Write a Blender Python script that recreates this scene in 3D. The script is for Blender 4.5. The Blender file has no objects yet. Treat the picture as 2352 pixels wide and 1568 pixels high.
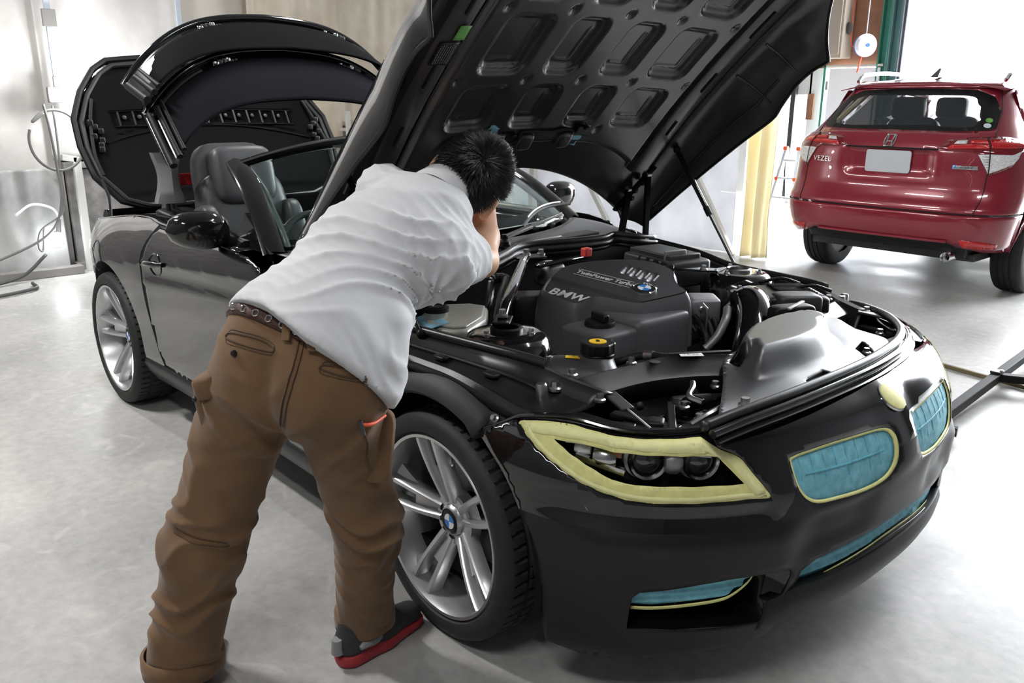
import bpy, bmesh, math, random
import numpy as np
from mathutils import Vector, Matrix, Quaternion
from mathutils.geometry import delaunay_2d_cdt

random.seed(7)
scene = bpy.context.scene
col = scene.collection
PI = math.pi

# ------------------------------------------------------------------ camera
cam_data = bpy.data.cameras.new('camera')
cam = bpy.data.objects.new('camera', cam_data)
col.objects.link(cam)
scene.camera = cam
cam_data.sensor_width = 36.0
cam_data.lens = 36.0 * 1933.8 / 2352.0
cam_data.clip_start = 0.05
cam_data.clip_end = 300
CAM_LOC = Vector((1.650, -2.063, 1.425))
_f = Vector((-0.716, 0.641, -0.277)).normalized()
_r = Vector((0.666, 0.746, 0.004))
_r = (_r - _f * _r.dot(_f)).normalized()
_u = _r.cross(_f)
cam.matrix_world = Matrix(((_r.x, _u.x, -_f.x, CAM_LOC.x), (_r.y, _u.y, -_f.y, CAM_LOC.y),
                           (_r.z, _u.z, -_f.z, CAM_LOC.z), (0, 0, 0, 1)))

# ------------------------------------------------------------------ world, lights, exposure
scene.view_settings.view_transform = 'Standard'
scene.view_settings.look = 'None'
scene.view_settings.gamma = 1.0
scene.view_settings.use_curve_mapping = False
scene.view_settings.exposure = 0.36

world = bpy.data.worlds.new('overcast_sky')
scene.world = world
world.use_nodes = True
_wn = world.node_tree.nodes
_bg = _wn['Background']
_bg.inputs['Color'].default_value = (0.93, 0.96, 1.0, 1)
_bg.inputs['Strength'].default_value = 20.0


def area_light(name, loc, target, size, power, color=(1, 1, 1), size_y=None):
    d = bpy.data.lights.new(name, 'AREA')
    d.energy = power
    d.color = color
    d.shape = 'RECTANGLE'
    d.size = size
    d.size_y = size_y or size
    o = bpy.data.objects.new(name, d)
    col.objects.link(o)
    o.location = loc
    o.rotation_euler = (Vector(target) - Vector(loc)).to_track_quat('-Z', 'Y').to_euler()
    return o


# ------------------------------------------------------------------ materials
MATS = {}


def mat(name, color=(0.5, 0.5, 0.5), rough=0.5, metal=0.0, coat=0.0, spec=0.5, noise=None, bump=None,
        trans=0.0, ior=1.45, alpha=1.0, emit=None, emit_s=0.0, sheen=0.0, coat_rough=0.03):
    """noise = (scale, amount[, detail]) colour mottling; bump = (scale, strength[, distance])"""
    m = bpy.data.materials.new(name)
    m.use_nodes = True
    nt = m.node_tree
    b = nt.nodes['Principled BSDF']
    b.inputs['Base Color'].default_value = (*color, 1)
    b.inputs['Roughness'].default_value = rough
    b.inputs['Metallic'].default_value = metal
    b.inputs['Coat Weight'].default_value = coat
    b.inputs['Coat Roughness'].default_value = coat_rough
    b.inputs['Specular IOR Level'].default_value = spec
    b.inputs['Transmission Weight'].default_value = trans
    b.inputs['IOR'].default_value = ior
    b.inputs['Alpha'].default_value = alpha
    b.inputs['Sheen Weight'].default_value = sheen
    if emit:
        b.inputs['Emission Color'].default_value = (*emit, 1)
        b.inputs['Emission Strength'].default_value = emit_s
    tc = None
    if noise or bump:
        tc = nt.nodes.new('ShaderNodeTexCoord')
    if noise:
        n = nt.nodes.new('ShaderNodeTexNoise')
        n.inputs['Scale'].default_value = noise[0]
        n.inputs['Detail'].default_value = noise[2] if len(noise) > 2 else 5
        nt.links.new(tc.outputs['Object'], n.inputs['Vector'])
        mr = nt.nodes.new('ShaderNodeMapRange')
        mr.inputs['From Min'].default_value = 0.3
        mr.inputs['From Max'].default_value = 0.7
        mr.inputs['To Min'].default_value = 1 - noise[1]
        mr.inputs['To Max'].default_value = 1 + noise[1]
        nt.links.new(n.outputs['Fac'], mr.inputs['Value'])
        mx = nt.nodes.new('ShaderNodeVectorMath')
        mx.operation = 'SCALE'
        mx.inputs[0].default_value = color
        nt.links.new(mr.outputs['Result'], mx.inputs['Scale'])
        nt.links.new(mx.outputs['Vector'], b.inputs['Base Color'])
    if bump:
        n2 = nt.nodes.new('ShaderNodeTexNoise')
        n2.inputs['Scale'].default_value = bump[0]
        n2.inputs['Detail'].default_value = 4
        nt.links.new(tc.outputs['Object'], n2.inputs['Vector'])
        bp = nt.nodes.new('ShaderNodeBump')
        bp.inputs['Strength'].default_value = bump[1]
        bp.inputs['Distance'].default_value = bump[2] if len(bump) > 2 else 0.002
        nt.links.new(n2.outputs['Fac'], bp.inputs['Height'])
        nt.links.new(bp.outputs['Normal'], b.inputs['Normal'])
    MATS[name] = m
    return m


mat('gloss_black_paint', (0.006, 0.006, 0.007), 0.12, coat=1.0, coat_rough=0.02)
mat('satin_black_paint', (0.013, 0.013, 0.014), 0.36, spec=0.42)
mat('primer_black', (0.014, 0.014, 0.015), 0.5, bump=(900, 0.05, 0.0005))
mat('black_plastic', (0.009, 0.009, 0.0095), 0.42, spec=0.3, bump=(700, 0.1, 0.0006))
mat('dark_plastic', (0.042, 0.042, 0.045), 0.42, bump=(600, 0.08, 0.0006))
mat('grey_plastic', (0.092, 0.092, 0.098), 0.45, bump=(600, 0.1, 0.0006))
mat('liner_plastic', (0.03, 0.03, 0.031), 0.62, bump=(500, 0.2, 0.0006))
mat('rubber', (0.010, 0.010, 0.010), 0.55, spec=0.3)
mat('bar_black', (0.012, 0.012, 0.012), 0.6, spec=0.15)
mat('seal_rubber', (0.02, 0.02, 0.021), 0.35)
mat('tyre_rubber', (0.016, 0.016, 0.016), 0.66, noise=(30, 0.2), bump=(300, 0.2, 0.0006))
mat('wheel_silver', (0.56, 0.57, 0.58), 0.3, metal=0.85, coat=0.3)
mat('bare_metal', (0.45, 0.45, 0.46), 0.35, metal=1.0)
mat('zinc_bolt', (0.5, 0.5, 0.5), 0.32, metal=1.0)
mat('dark_metal', (0.05, 0.05, 0.052), 0.4, metal=0.8)
mat('chrome', (0.85, 0.85, 0.86), 0.07, metal=1.0)
mat('cast_alloy', (0.32, 0.32, 0.33), 0.5, metal=0.75, noise=(40, 0.12))
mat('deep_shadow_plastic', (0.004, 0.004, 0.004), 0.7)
mat('yellow_tape', (0.86, 0.83, 0.34), 0.6, noise=(60, 0.06), bump=(120, 0.25, 0.001))
mat('yellow_tape_bright', (0.93, 0.91, 0.44), 0.55, noise=(60, 0.05), bump=(120, 0.25, 0.001))
mat('blue_tape', (0.21, 0.54, 0.65), 0.6, noise=(45, 0.2), bump=(70, 0.5, 0.002))
mat('blue_tape_pale', (0.13, 0.43, 0.55), 0.6, noise=(45, 0.2), bump=(70, 0.5, 0.002))
mat('sky_blue_tape', (0.28, 0.58, 0.72), 0.6, noise=(30, 0.1), bump=(60, 0.4, 0.002))
mat('white_paint', (0.8, 0.8, 0.8), 0.5)
mat('logo_white', (0.85, 0.86, 0.87), 0.4)
mat('logo_blue', (0.03, 0.22, 0.62), 0.35)
mat('letter_silver', (0.62, 0.62, 0.62), 0.5)
mat('letter_grey', (0.4, 0.4, 0.4), 0.6)
mat('label_white', (0.8, 0.8, 0.78), 0.6)
mat('label_yellow', (0.85, 0.55, 0.02), 0.5)
mat('label_green', (0.16, 0.42, 0.10), 0.55, noise=(20, 0.15))
mat('red_cap', (0.6, 0.05, 0.04), 0.45)
mat('milky_tank', (0.62, 0.63, 0.56), 0.35, trans=0.12)
mat('headlamp_clear', (0.9, 0.93, 0.95), 0.02, trans=1.0, ior=1.2, alpha=0.12)
mat('bonnet_satin', (0.050, 0.050, 0.053), 0.22, spec=0.9)
mat('roof_black', (0.006, 0.006, 0.007), 0.22, spec=0.4)
mat('lining_black', (0.006, 0.006, 0.0065), 0.8, spec=0.04)
mat('cover_matt', (0.060, 0.060, 0.064), 0.36, spec=0.9, bump=(600, 0.06, 0.0005))
mat('projector_glass', (0.03, 0.035, 0.04), 0.03, metal=0.0, coat=1.0, spec=1.0)
mat('reflector_chrome', (0.62, 0.62, 0.62), 0.16, metal=1.0)
mat('amber_plastic', (0.35, 0.17, 0.08), 0.3)
mat('window_glass', (0.78, 0.9, 0.86), 0.02, trans=1.0, ior=1.12)
mat('tinted_glass', (0.012, 0.013, 0.015), 0.03, coat=0.6, spec=0.6, alpha=0.86)
mat('seat_leather', (0.055, 0.056, 0.06), 0.42, bump=(260, 0.15, 0.001))
mat('interior_grey', (0.16, 0.16, 0.165), 0.55)
mat('charcoal_fabric', (0.013, 0.013, 0.016), 0.95, spec=0.02, bump=(500, 0.3, 0.0008))
mat('red_vinyl', (0.65, 0.02, 0.03), 0.45)
mat('red_pearl_paint', (0.23, 0.012, 0.026), 0.25, metal=0.1, coat=1.0, coat_rough=0.02)
mat('red_lens', (0.5, 0.012, 0.015), 0.08, coat=1.0)
mat('red_lens_dark', (0.16, 0.008, 0.012), 0.08, coat=1.0)
mat('clear_lens', (0.72, 0.72, 0.72), 0.12, coat=1.0, noise=(80, 0.25))
mat('plate_grey', (0.56, 0.58, 0.61), 0.55)
mat('skin', (0.62, 0.36, 0.23), 0.5, noise=(25, 0.06))
mat('ear_skin', (0.55, 0.25, 0.16), 0.5)
mat('hair_black', (0.006, 0.006, 0.006), 0.42)
mat('leather_brown', (0.055, 0.022, 0.014), 0.5)
mat('shoe_dark', (0.03, 0.032, 0.034), 0.6, bump=(400, 0.3, 0.001))
mat('shoe_grey', (0.25, 0.26, 0.27), 0.45)
mat('shoe_red', (0.38, 0.03, 0.04), 0.55)
mat('lamp_white', (1, 1, 1), 0.5, emit=(0.93, 0.97, 1.0), emit_s=60)
mat('bulb_white', (1, 1, 1), 0.5, emit=(0.9, 0.97, 1.0), emit_s=25)
mat('cable_grey', (0.13, 0.13, 0.125), 0.5)
mat('cable_dark', (0.05, 0.05, 0.05), 0.5)
mat('pipe_blue_grey', (0.42, 0.46, 0.52), 0.4)
mat('bracket_grey', (0.2, 0.19, 0.18), 0.6)
mat('cream_curtain', (0.80, 0.72, 0.50), 0.6, noise=(3, 0.12), trans=0.0)
mat('post_grey', (0.5, 0.5, 0.47), 0.5)
mat('green_steel', (0.05, 0.24, 0.17), 0.5)
mat('teal_steel', (0.10, 0.22, 0.22), 0.5)
mat('wood_panel', (0.30, 0.14, 0.08), 0.6, noise=(6, 0.15))
mat('cabinet_cream', (0.42, 0.37, 0.30), 0.6)
mat('board_white', (0.85, 0.86, 0.87), 0.5)
mat('alloy_ladder', (0.7, 0.72, 0.74), 0.4, metal=0.5)
mat('orange_plastic', (0.8, 0.12, 0.03), 0.5)
mat('reel_blue', (0.05, 0.12, 0.5), 0.3)
mat('reel_white', (0.75, 0.78, 0.85), 0.3)
mat('hose_red', (0.8, 0.12, 0.06), 0.5)
mat('olive_rod', (0.13, 0.10, 0.045), 0.5)
mat('outdoor_grey', (0.55, 0.56, 0.55), 0.9)
mat('outdoor_green', (0.16, 0.28, 0.08), 0.9)
mat('far_blue', (0.10, 0.18, 0.32), 0.4)
mat('dusty_black', (0.02, 0.02, 0.02), 0.8, noise=(14, 0.5))


def cloth_material(name, color, scale, strength, dist, amount, wave=None, rough=0.9):
    m = mat(name, color, rough, noise=(8, amount), sheen=0.15)
    nt = m.node_tree
    b = nt.nodes['Principled BSDF']
    tc = nt.nodes.new('ShaderNodeTexCoord')
    n2 = nt.nodes.new('ShaderNodeTexNoise')
    n2.inputs['Scale'].default_value = scale
    n2.inputs['Detail'].default_value = 3
    nt.links.new(tc.outputs['Object'], n2.inputs['Vector'])
    bp = nt.nodes.new('ShaderNodeBump')
    bp.inputs['Strength'].default_value = strength
    bp.inputs['Distance'].default_value = dist
    nt.links.new(n2.outputs['Fac'], bp.inputs['Height'])
    nt.links.new(bp.outputs['Normal'], b.inputs['Normal'])
    return m


cloth_material('white_shirt', (0.60, 0.605, 0.62), 500, 0.15, 0.0006, 0.03)
cloth_material('brown_trousers', (0.155, 0.085, 0.040), 420, 0.3, 0.0008, 0.12)
cloth_material('trouser_seam', (0.07, 0.036, 0.016), 420, 0.3, 0.0008, 0.1)


# ------------------------------------------------------------------ object helpers
def link(o, parent=None):
    col.objects.link(o)
    if parent is not None:
        o.parent = parent
    return o


def tag(o, label, cat=None, group=None, kind=None):
    o['label'] = label
    if cat:
        o['category'] = cat
    if group:
        o['group'] = group
    if kind:
        o['kind'] = kind
    return o


def thing(name, label, cat, loc=(0, 0, 0), rotz=0.0, group=None):
    o = bpy.data.objects.new(name, None)
    o.empty_display_size = 0.1
    link(o)
    o.location = loc
    o.rotation_euler = (0, 0, rotz)
    return tag(o, label, cat, group)


def mesh_object(name, verts, faces, material, parent=None, smooth=True, angle=38, bevel=0.0, bseg=2, subsurf=0,
                thick=0.0, toff=-1.0):
    me = bpy.data.meshes.new(name)
    me.from_pydata([tuple(v) for v in verts], [], faces)
    me.validate(clean_customdata=False)
    me.materials.append(MATS[material] if isinstance(material, str) else material)
    o = bpy.data.objects.new(name, me)
    link(o, parent)
    if smooth:
        me.polygons.foreach_set('use_smooth', [True] * len(me.polygons))
        if angle < 180:
            me.set_sharp_from_angle(angle=math.radians(angle))
    if thick:
        s = o.modifiers.new('thickness', 'SOLIDIFY')
        s.thickness = thick
        s.offset = toff
        s.use_even_offset = False
    if bevel:
        b = o.modifiers.new('bevel', 'BEVEL')
        b.width = bevel
        b.segments = bseg
        b.limit_method = 'ANGLE'
        b.angle_limit = math.radians(35)
    if subsurf:
        s = o.modifiers.new('subsurf', 'SUBSURF')
        s.levels = subsurf
        s.render_levels = subsurf
    return o


def frame_of(d, up=(0, 0, 1)):
    d = Vector(d).normalized()
    up = Vector(up)
    if abs(d.dot(up)) > 0.97:
        up = Vector((1, 0, 0)) if abs(d.x) < 0.9 else Vector((0, 1, 0))
    a = up.cross(d).normalized()
    b = d.cross(a).normalized()
    return a, b, d


def spline(pts, n=8, closed=False):
    """Catmull-Rom through 2D or 3D points, n samples per span"""
    P = [np.array(p, float) for p in pts]
    m = len(P)
    out = []
    spans = m if closed else m - 1
    for i in range(spans):
        p1, p2 = P[i], P[(i + 1) % m]
        p0 = P[i - 1] if (closed or i > 0) else 2 * p1 - p2
        p3 = P[(i + 2) % m] if (closed or i + 2 < m) else 2 * p2 - p1
        for k in range(n):
            t = k / n
            out.append(0.5 * ((2 * p1) + (p2 - p0) * t + (2 * p0 - 5 * p1 + 4 * p2 - p3) * t * t
                              + (3 * p1 - p0 - 3 * p2 + p3) * t ** 3))
    if not closed:
        out.append(P[-1])
    return [tuple(q) for q in out]


class MB:
    """collects shapes, builds ONE mesh object"""

    def __init__(self):
        self.v, self.f = [], []

    def add(self, verts, faces, M=None):
        k = len(self.v)
        for p in verts:
            p = Vector(p)
            self.v.append(tuple(M @ p) if M is not None else tuple(p))
        self.f += [tuple(i + k for i in f) for f in faces]
        return self

    def box(self, c, s, R=None):
        """centre, full sizes, optional 3x3 / Euler rotation"""
        hx, hy, hz = s[0] / 2, s[1] / 2, s[2] / 2
        M = Matrix.Translation(c)
        if R is not None:
            M = M @ R.to_4x4()
        vs = [(x, y, z) for z in (-hz, hz) for y in (-hy, hy) for x in (-hx, hx)]
        return self.add(vs, [(0, 2, 3, 1), (4, 5, 7, 6), (0, 1, 5, 4), (2, 6, 7, 3), (0, 4, 6, 2), (1, 3, 7, 5)], M)

    def bar(self, p0, p1, w, h, up=(0, 0, 1)):
        """box beam from p0 to p1, w across, h along up"""
        p0, p1 = Vector(p0), Vector(p1)
        a, b, d = frame_of(p1 - p0, up)
        vs = []
        for p in (p0, p1):
            for s, t in ((-1, -1), (1, -1), (1, 1), (-1, 1)):
                vs.append(p + a * (s * w / 2) + b * (t * h / 2))
        return self.add(vs, [(3, 2, 1, 0), (4, 5, 6, 7), (0, 1, 5, 4), (1, 2, 6, 5), (2, 3, 7, 6), (3, 0, 4, 7)])

    def tube(self, pts, r, n=10, closed=False, caps=True):
        """r: number, or list per point"""
        P = [Vector(p) for p in pts]
        m = len(P)
        rr = r if isinstance(r, (list, tuple)) else [r] * m
        vs, fs = [], []
        up = Vector((0.13, 0.21, 0.97))
        for i, p in enumerate(P):
            if closed:
                d = P[(i + 1) % m] - P[i - 1]
            else:
                d = P[min(i + 1, m - 1)] - P[max(i - 1, 0)]
            if d.length < 1e-9:
                d = Vector((0, 0, 1))
            a, b, d = frame_of(d, up)
            up = b
            for k in range(n):
                t = 2 * PI * k / n
                vs.append(p + (a * math.cos(t) + b * math.sin(t)) * rr[i])
        for i in range(m if closed else m - 1):
            j = (i + 1) % m
            for k in range(n):
                k2 = (k + 1) % n
                fs.append((i * n + k, i * n + k2, j * n + k2, j * n + k))
        if caps and not closed:
            fs.append(tuple(reversed(range(n))))
            fs.append(tuple((m - 1) * n + k for k in range(n)))
        return self.add(vs, fs)

    def cyl(self, p0, p1, r0, r1=None, n=20):
        return self.tube([p0, p1], [r0, r0 if r1 is None else r1], n)

    def lathe(self, prof, origin=(0, 0, 0), axis=(0, 0, 1), n=32, close=False):
        """prof: (radius, height) along axis"""
        a, b, d = frame_of(axis)
        o = Vector(origin)
        vs, fs = [], []
        m = len(prof)
        for (r, h) in prof:
            for k in range(n):
                t = 2 * PI * k / n
                vs.append(o + d * h + (a * math.cos(t) + b * math.sin(t)) * r)
        rng = m if close else m - 1
        for i in range(rng):
            j = (i + 1) % m
            for k in range(n):
                k2 = (k + 1) % n
                fs.append((i * n + k, i * n + k2, j * n + k2, j * n + k))
        if not close:
            if prof[0][0] > 1e-5:
                fs.append(tuple(reversed(range(n))))
            if prof[-1][0] > 1e-5:
                fs.append(tuple((m - 1) * n + k for k in range(n)))
        return self.add(vs, fs)

    def grid(self, rows, closed_u=False, closed_v=False):
        m, n = len(rows), len(rows[0])
        vs = [p for r in rows for p in r]
        fs = []
        for i in range(m if closed_v else m - 1):
            for k in range(n if closed_u else n - 1):
                i2, k2 = (i + 1) % m, (k + 1) % n
                fs.append((i * n + k, i * n + k2, i2 * n + k2, i2 * n + k))
        return self.add(vs, fs)

    def prism(self, outline, z0, z1, M=None):
        """2D outline extruded along z, then placed by M"""
        n = len(outline)
        vs = [(x, y, z0) for x, y in outline] + [(x, y, z1) for x, y in outline]
        fs = [tuple(reversed(range(n))), tuple(range(n, 2 * n))]
        fs += [(k, (k + 1) % n, n + (k + 1) % n, n + k) for k in range(n)]
        return self.add(vs, fs, M)

    def ball(self, c, r, n=14, m=8, s=(1, 1, 1)):
        prof = []
        vs, fs = [], []
        for i in range(m + 1):
            a = PI * i / m
            for k in range(n):
                t = 2 * PI * k / n
                vs.append((c[0] + r * s[0] * math.sin(a) * math.cos(t), c[1] + r * s[1] * math.sin(a) * math.sin(t),
                           c[2] + r * s[2] * math.cos(a)))
        for i in range(m):
            for k in range(n):
                k2 = (k + 1) % n
                fs.append((i * n + k, i * n + n + k, i * n + n + k2, i * n + k2))
        return self.add(vs, fs)

    def build(self, name, material, parent=None, **kw):
        return mesh_object(name, self.v, self.f, material, parent, **kw)


def inside(poly, x, y):
    c = False
    n = len(poly)
    j = n - 1
    for i in range(n):
        xi, yi = poly[i]
        xj, yj = poly[j]
        if (yi > y) != (yj > y) and x < (xj - xi) * (y - yi) / (yj - yi) + xi:
            c = not c
        j = i
    return c


def inside_np(poly, X, Y):
    c = np.zeros(X.shape, bool)
    n = len(poly)
    j = n - 1
    for i in range(n):
        xi, yi = poly[i]
        xj, yj = poly[j]
        if yi != yj:
            c ^= ((yi > Y) != (yj > Y)) & (X < (xj - xi) * (Y - yi) / (yj - yi) + xi)
        j = i
    return c


def resample(poly, step, closed=True):
    out = []
    n = len(poly)
    for i in range(n if closed else n - 1):
        a, b = np.array(poly[i]), np.array(poly[(i + 1) % n])
        k = max(1, int(math.ceil(np.linalg.norm(b - a) / step)))
        for t in range(k):
            out.append(tuple(a + (b - a) * t / k))
    if not closed:
        out.append(tuple(poly[-1]))
    return out


def cdt_patch(outline, holes=(), step=(0.02, 0.02), lines=()):
    """triangulated 2D region with interior grid points; returns points, faces"""
    sm = min(step)
    loops = [resample(outline, sm)] + [resample(h, sm) for h in holes]
    pts, edges = [], []
    for L in loops:
        k = len(pts)
        pts += L
        edges += [(k + i, k + (i + 1) % len(L)) for i in range(len(L))]
    for L in lines:
        L = resample(L, sm, closed=False)
        k = len(pts)
        pts += L
        edges += [(k + i, k + i + 1) for i in range(len(L) - 1)]
    A = np.array(outline)
    x0, y0 = A.min(0)
    x1, y1 = A.max(0)
    gx = np.arange(x0 + step[0] * 0.5, x1, step[0])
    gy = np.arange(y0 + step[1] * 0.5, y1, step[1])
    X, Y = np.meshgrid(gx, gy)
    X, Y = X.ravel(), Y.ravel()
    ok = inside_np(loops[0], X, Y)
    for h in loops[1:]:
        ok &= ~inside_np(h, X, Y)
    X, Y = X[ok], Y[ok]
    B = np.array(pts)
    if len(X):
        d = np.full(len(X), 1e9)
        for b in B:
            d = np.minimum(d, ((X - b[0]) / step[0]) ** 2 + ((Y - b[1]) / step[1]) ** 2)
        X, Y = X[d > 0.2], Y[d > 0.2]
    allp = [Vector((float(a), float(b))) for a, b in pts] + [Vector((float(a), float(b))) for a, b in zip(X, Y)]
    V, E, F, *_ = delaunay_2d_cdt(allp, edges, [], 0, 1e-6)
    V = [(v.x, v.y) for v in V]
    C = np.array([((V[f[0]][0] + V[f[1]][0] + V[f[2]][0]) / 3, (V[f[0]][1] + V[f[1]][1] + V[f[2]][1]) / 3) for f in F])
    ok = inside_np(loops[0], C[:, 0], C[:, 1])
    for h in loops[1:]:
        ok &= ~inside_np(h, C[:, 0], C[:, 1])
    return V, [tuple(f) for f, k in zip(F, ok) if k]


def patch(name, outline, fn, material, parent=None, holes=(), step=(0.02, 0.02), thick=0.0, toff=-1.0, angle=50, lines=(), **kw):
    V, F = cdt_patch(outline, holes, step, lines)
    return mesh_object(name, [fn(a, b) for a, b in V], F, material, parent, thick=thick, toff=toff, angle=angle, **kw)


def sstep(a, b, x):
    t = min(1.0, max(0.0, (x - a) / (b - a)))
    return t * t * (3 - 2 * t)


def interp(tab, x):
    """piecewise smooth interpolation of ((x, v), ...)"""
    xs = [t[0] for t in tab]
    if x <= xs[0]:
        return tab[0][1]
    if x >= xs[-1]:
        return tab[-1][1]
    for i in range(len(xs) - 1):
        if x <= xs[i + 1]:
            h = xs[i + 1] - xs[i]
            t = (x - xs[i]) / h
            def sl(k):
                if k <= 0:
                    return (tab[1][1] - tab[0][1]) / (xs[1] - xs[0])
                if k >= len(xs) - 1:
                    return (tab[-1][1] - tab[-2][1]) / (xs[-1] - xs[-2])
                return (tab[k + 1][1] - tab[k - 1][1]) / (xs[k + 1] - xs[k - 1])
            m0, m1 = sl(i) * h, sl(i + 1) * h
            p0, p1 = tab[i][1], tab[i + 1][1]
            return (2 * t ** 3 - 3 * t * t + 1) * p0 + (t ** 3 - 2 * t * t + t) * m0 + (3 * t * t - 2 * t ** 3) * p1 + (t ** 3 - t * t) * m1


def rrect(w, h, r, n=5, cx=0, cy=0):
    pts = []
    for (sx, sy, a0) in ((1, 1, 0), (-1, 1, 90), (-1, -1, 180), (1, -1, 270)):
        for k in range(n + 1):
            a = math.radians(a0 + 90 * k / n)
            pts.append((cx + sx * (w / 2 - r) + r * math.cos(a), cy + sy * (h / 2 - r) + r * math.sin(a)))
    return pts


def text_object(name, body, M, size, material, parent, extrude=0.0006, align='CENTER', bold=0.0, shear=0.0, space=1.0):
    cu = bpy.data.curves.new(name, 'FONT')
    cu.body = body
    cu.size = size
    cu.extrude = extrude
    cu.align_x = align
    cu.align_y = 'CENTER'
    cu.offset = bold
    cu.shear = shear
    cu.space_character = space
    tmp = bpy.data.objects.new(name, cu)
    col.objects.link(tmp)
    dg = bpy.context.evaluated_depsgraph_get()
    me = bpy.data.meshes.new_from_object(tmp.evaluated_get(dg))
    bpy.data.objects.remove(tmp)
    me.materials.clear()
    me.materials.append(MATS[material])
    me.transform(M)
    o = bpy.data.objects.new(name, me)
    return link(o, parent)


def plane_matrix(origin, xdir, ydir):
    """4x4 with local x, y along the given directions"""
    x = Vector(xdir).normalized()
    y = Vector(ydir)
    y = (y - x * y.dot(x)).normalized()
    z = x.cross(y)
    o = Vector(origin)
    return Matrix(((x.x, y.x, z.x, o.x), (x.y, y.y, z.y, o.y), (x.z, y.z, z.z, o.z), (0, 0, 0, 1)))


def copy_tree(o, parent=None):
    c = o.copy()
    col.objects.link(c)
    c.parent = parent
    for ch in list(o.children):
        copy_tree(ch, c)
    return c


# ------------------------------------------------------------------ implicit surfaces (for cloth, skin and moulded shapes)
def sd_cone(P, a, b, ra, rb, flat=None):
    """rounded cone a-b; flat = (axis vector, factor) squeezes distance along an axis (>1 flattens)"""
    a, b = np.array(a, float), np.array(b, float)
    Q = P
    if flat is not None:
        ax = np.array(flat[0], float)
        ax /= np.linalg.norm(ax)
        k = flat[1] - 1
        Q = P + ((P - a) @ ax)[:, None] * ax * k
        bb = b + ((b - a) @ ax) * ax * k
    else:
        bb = b
    ab = bb - a
    L2 = ab @ ab
    t = np.clip(((Q - a) @ ab) / L2, 0, 1)
    d = np.linalg.norm(Q - a - t[:, None] * ab, axis=1) - (ra + (rb - ra) * t)
    return d


def smin(a, b, k):
    h = np.clip(0.5 + 0.5 * (b - a) / k, 0, 1)
    return b + (a - b) * h - k * h * (1 - h)


def surface_net(fn, lo, hi, h):
    """naive surface nets on fn(P)->distance over a box; returns verts, quads"""
    lo, hi = np.array(lo, float), np.array(hi, float)
    n = np.ceil((hi - lo) / h).astype(int) + 1
    ax = [lo[i] + h * np.arange(n[i]) for i in range(3)]
    # coarse pass: only blocks near the surface are sampled finely
    B = 8
    nb = np.ceil(n / B).astype(int)
    cb = [lo[i] + h * (B * np.arange(nb[i]) + (B - 1) / 2) for i in range(3)]
    Cn = np.stack(np.meshgrid(*cb, indexing='ij'), -1).reshape(-1, 3)
    dc = fn(Cn)
    near = np.abs(dc) < 2.2 * B * h
    D = np.repeat(np.repeat(np.repeat(dc.reshape(nb), B, 0), B, 1), B, 2)
    o = np.stack(np.meshgrid(*[np.arange(B)] * 3, indexing='ij'), -1).reshape(-1, 3)
    bi = np.stack(np.unravel_index(np.nonzero(near)[0], nb), -1) * B
    for s in range(0, len(bi), 600):
        ix = (bi[s:s + 600, None, :] + o[None]).reshape(-1, 3)
        D[ix[:, 0], ix[:, 1], ix[:, 2]] = fn(lo + ix * h)
    n = np.array(D.shape)
    S = D < 0
    c = np.zeros(n - 1, int)
    for i in (0, 1):
        for j in (0, 1):
            for k in (0, 1):
                c += S[i:n[0] - 1 + i, j:n[1] - 1 + j, k:n[2] - 1 + k]
    act = (c > 0) & (c < 8)
    idx = -np.ones(n - 1, int)
    I = np.argwhere(act)
    idx[act] = np.arange(len(I))
    acc = np.zeros((len(I), 3))
    cnt = np.zeros(len(I))
    cor = [(i, j, k) for i in (0, 1) for j in (0, 1) for k in (0, 1)]
    for a in range(8):
        for b in range(a + 1, 8):
            ca, cb = np.array(cor[a]), np.array(cor[b])
            if np.abs(ca - cb).sum() != 1:
                continue
            da = D[tuple((I + ca).T)]
            db = D[tuple((I + cb).T)]
            x = (da < 0) != (db < 0)
            t = np.where(x, da / np.where(x, da - db, 1), 0)
            acc += np.where(x[:, None], ca + (cb - ca) * t[:, None], 0)
            cnt += x
    V = lo + (I + acc / np.maximum(cnt, 1)[:, None]) * h
    F = []
    for axis in range(3):
        sl0 = [slice(None)] * 3
        sl1 = [slice(None)] * 3
        sl0[axis] = slice(0, -1)
        sl1[axis] = slice(1, None)
        s0, s1 = S[tuple(sl0)], S[tuple(sl1)]
        ed = np.argwhere(s0 != s1)
        u, v = (axis + 1) % 3, (axis + 2) % 3
        m = (ed[:, u] > 0) & (ed[:, v] > 0) & (ed[:, u] < n[u] - 1) & (ed[:, v] < n[v] - 1)
        ed = ed[m]
        fl = s0[tuple(ed.T)]
        eu, ev = np.zeros(3, int), np.zeros(3, int)
        eu[u] = 1
        ev[v] = 1
        q = np.stack([idx[tuple((ed - eu - ev).T)], idx[tuple((ed - ev).T)], idx[tuple(ed.T)], idx[tuple((ed - eu).T)]], 1)
        q[~fl] = q[~fl][:, ::-1]
        F.append(q)
    F = np.concatenate(F)
    return V, F


def relax(V, F, it=2, lam=0.5):
    """Laplacian smoothing"""
    n = len(V)
    for _ in range(it):
        acc = np.zeros_like(V)
        cnt = np.zeros(n)
        for a in range(4):
            i, j = F[:, a], F[:, (a + 1) % 4]
            np.add.at(acc, i, V[j])
            np.add.at(acc, j, V[i])
            np.add.at(cnt, i, 1)
            np.add.at(cnt, j, 1)
        V = V + lam * (acc / np.maximum(cnt, 1)[:, None] - V)
    return V


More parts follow.
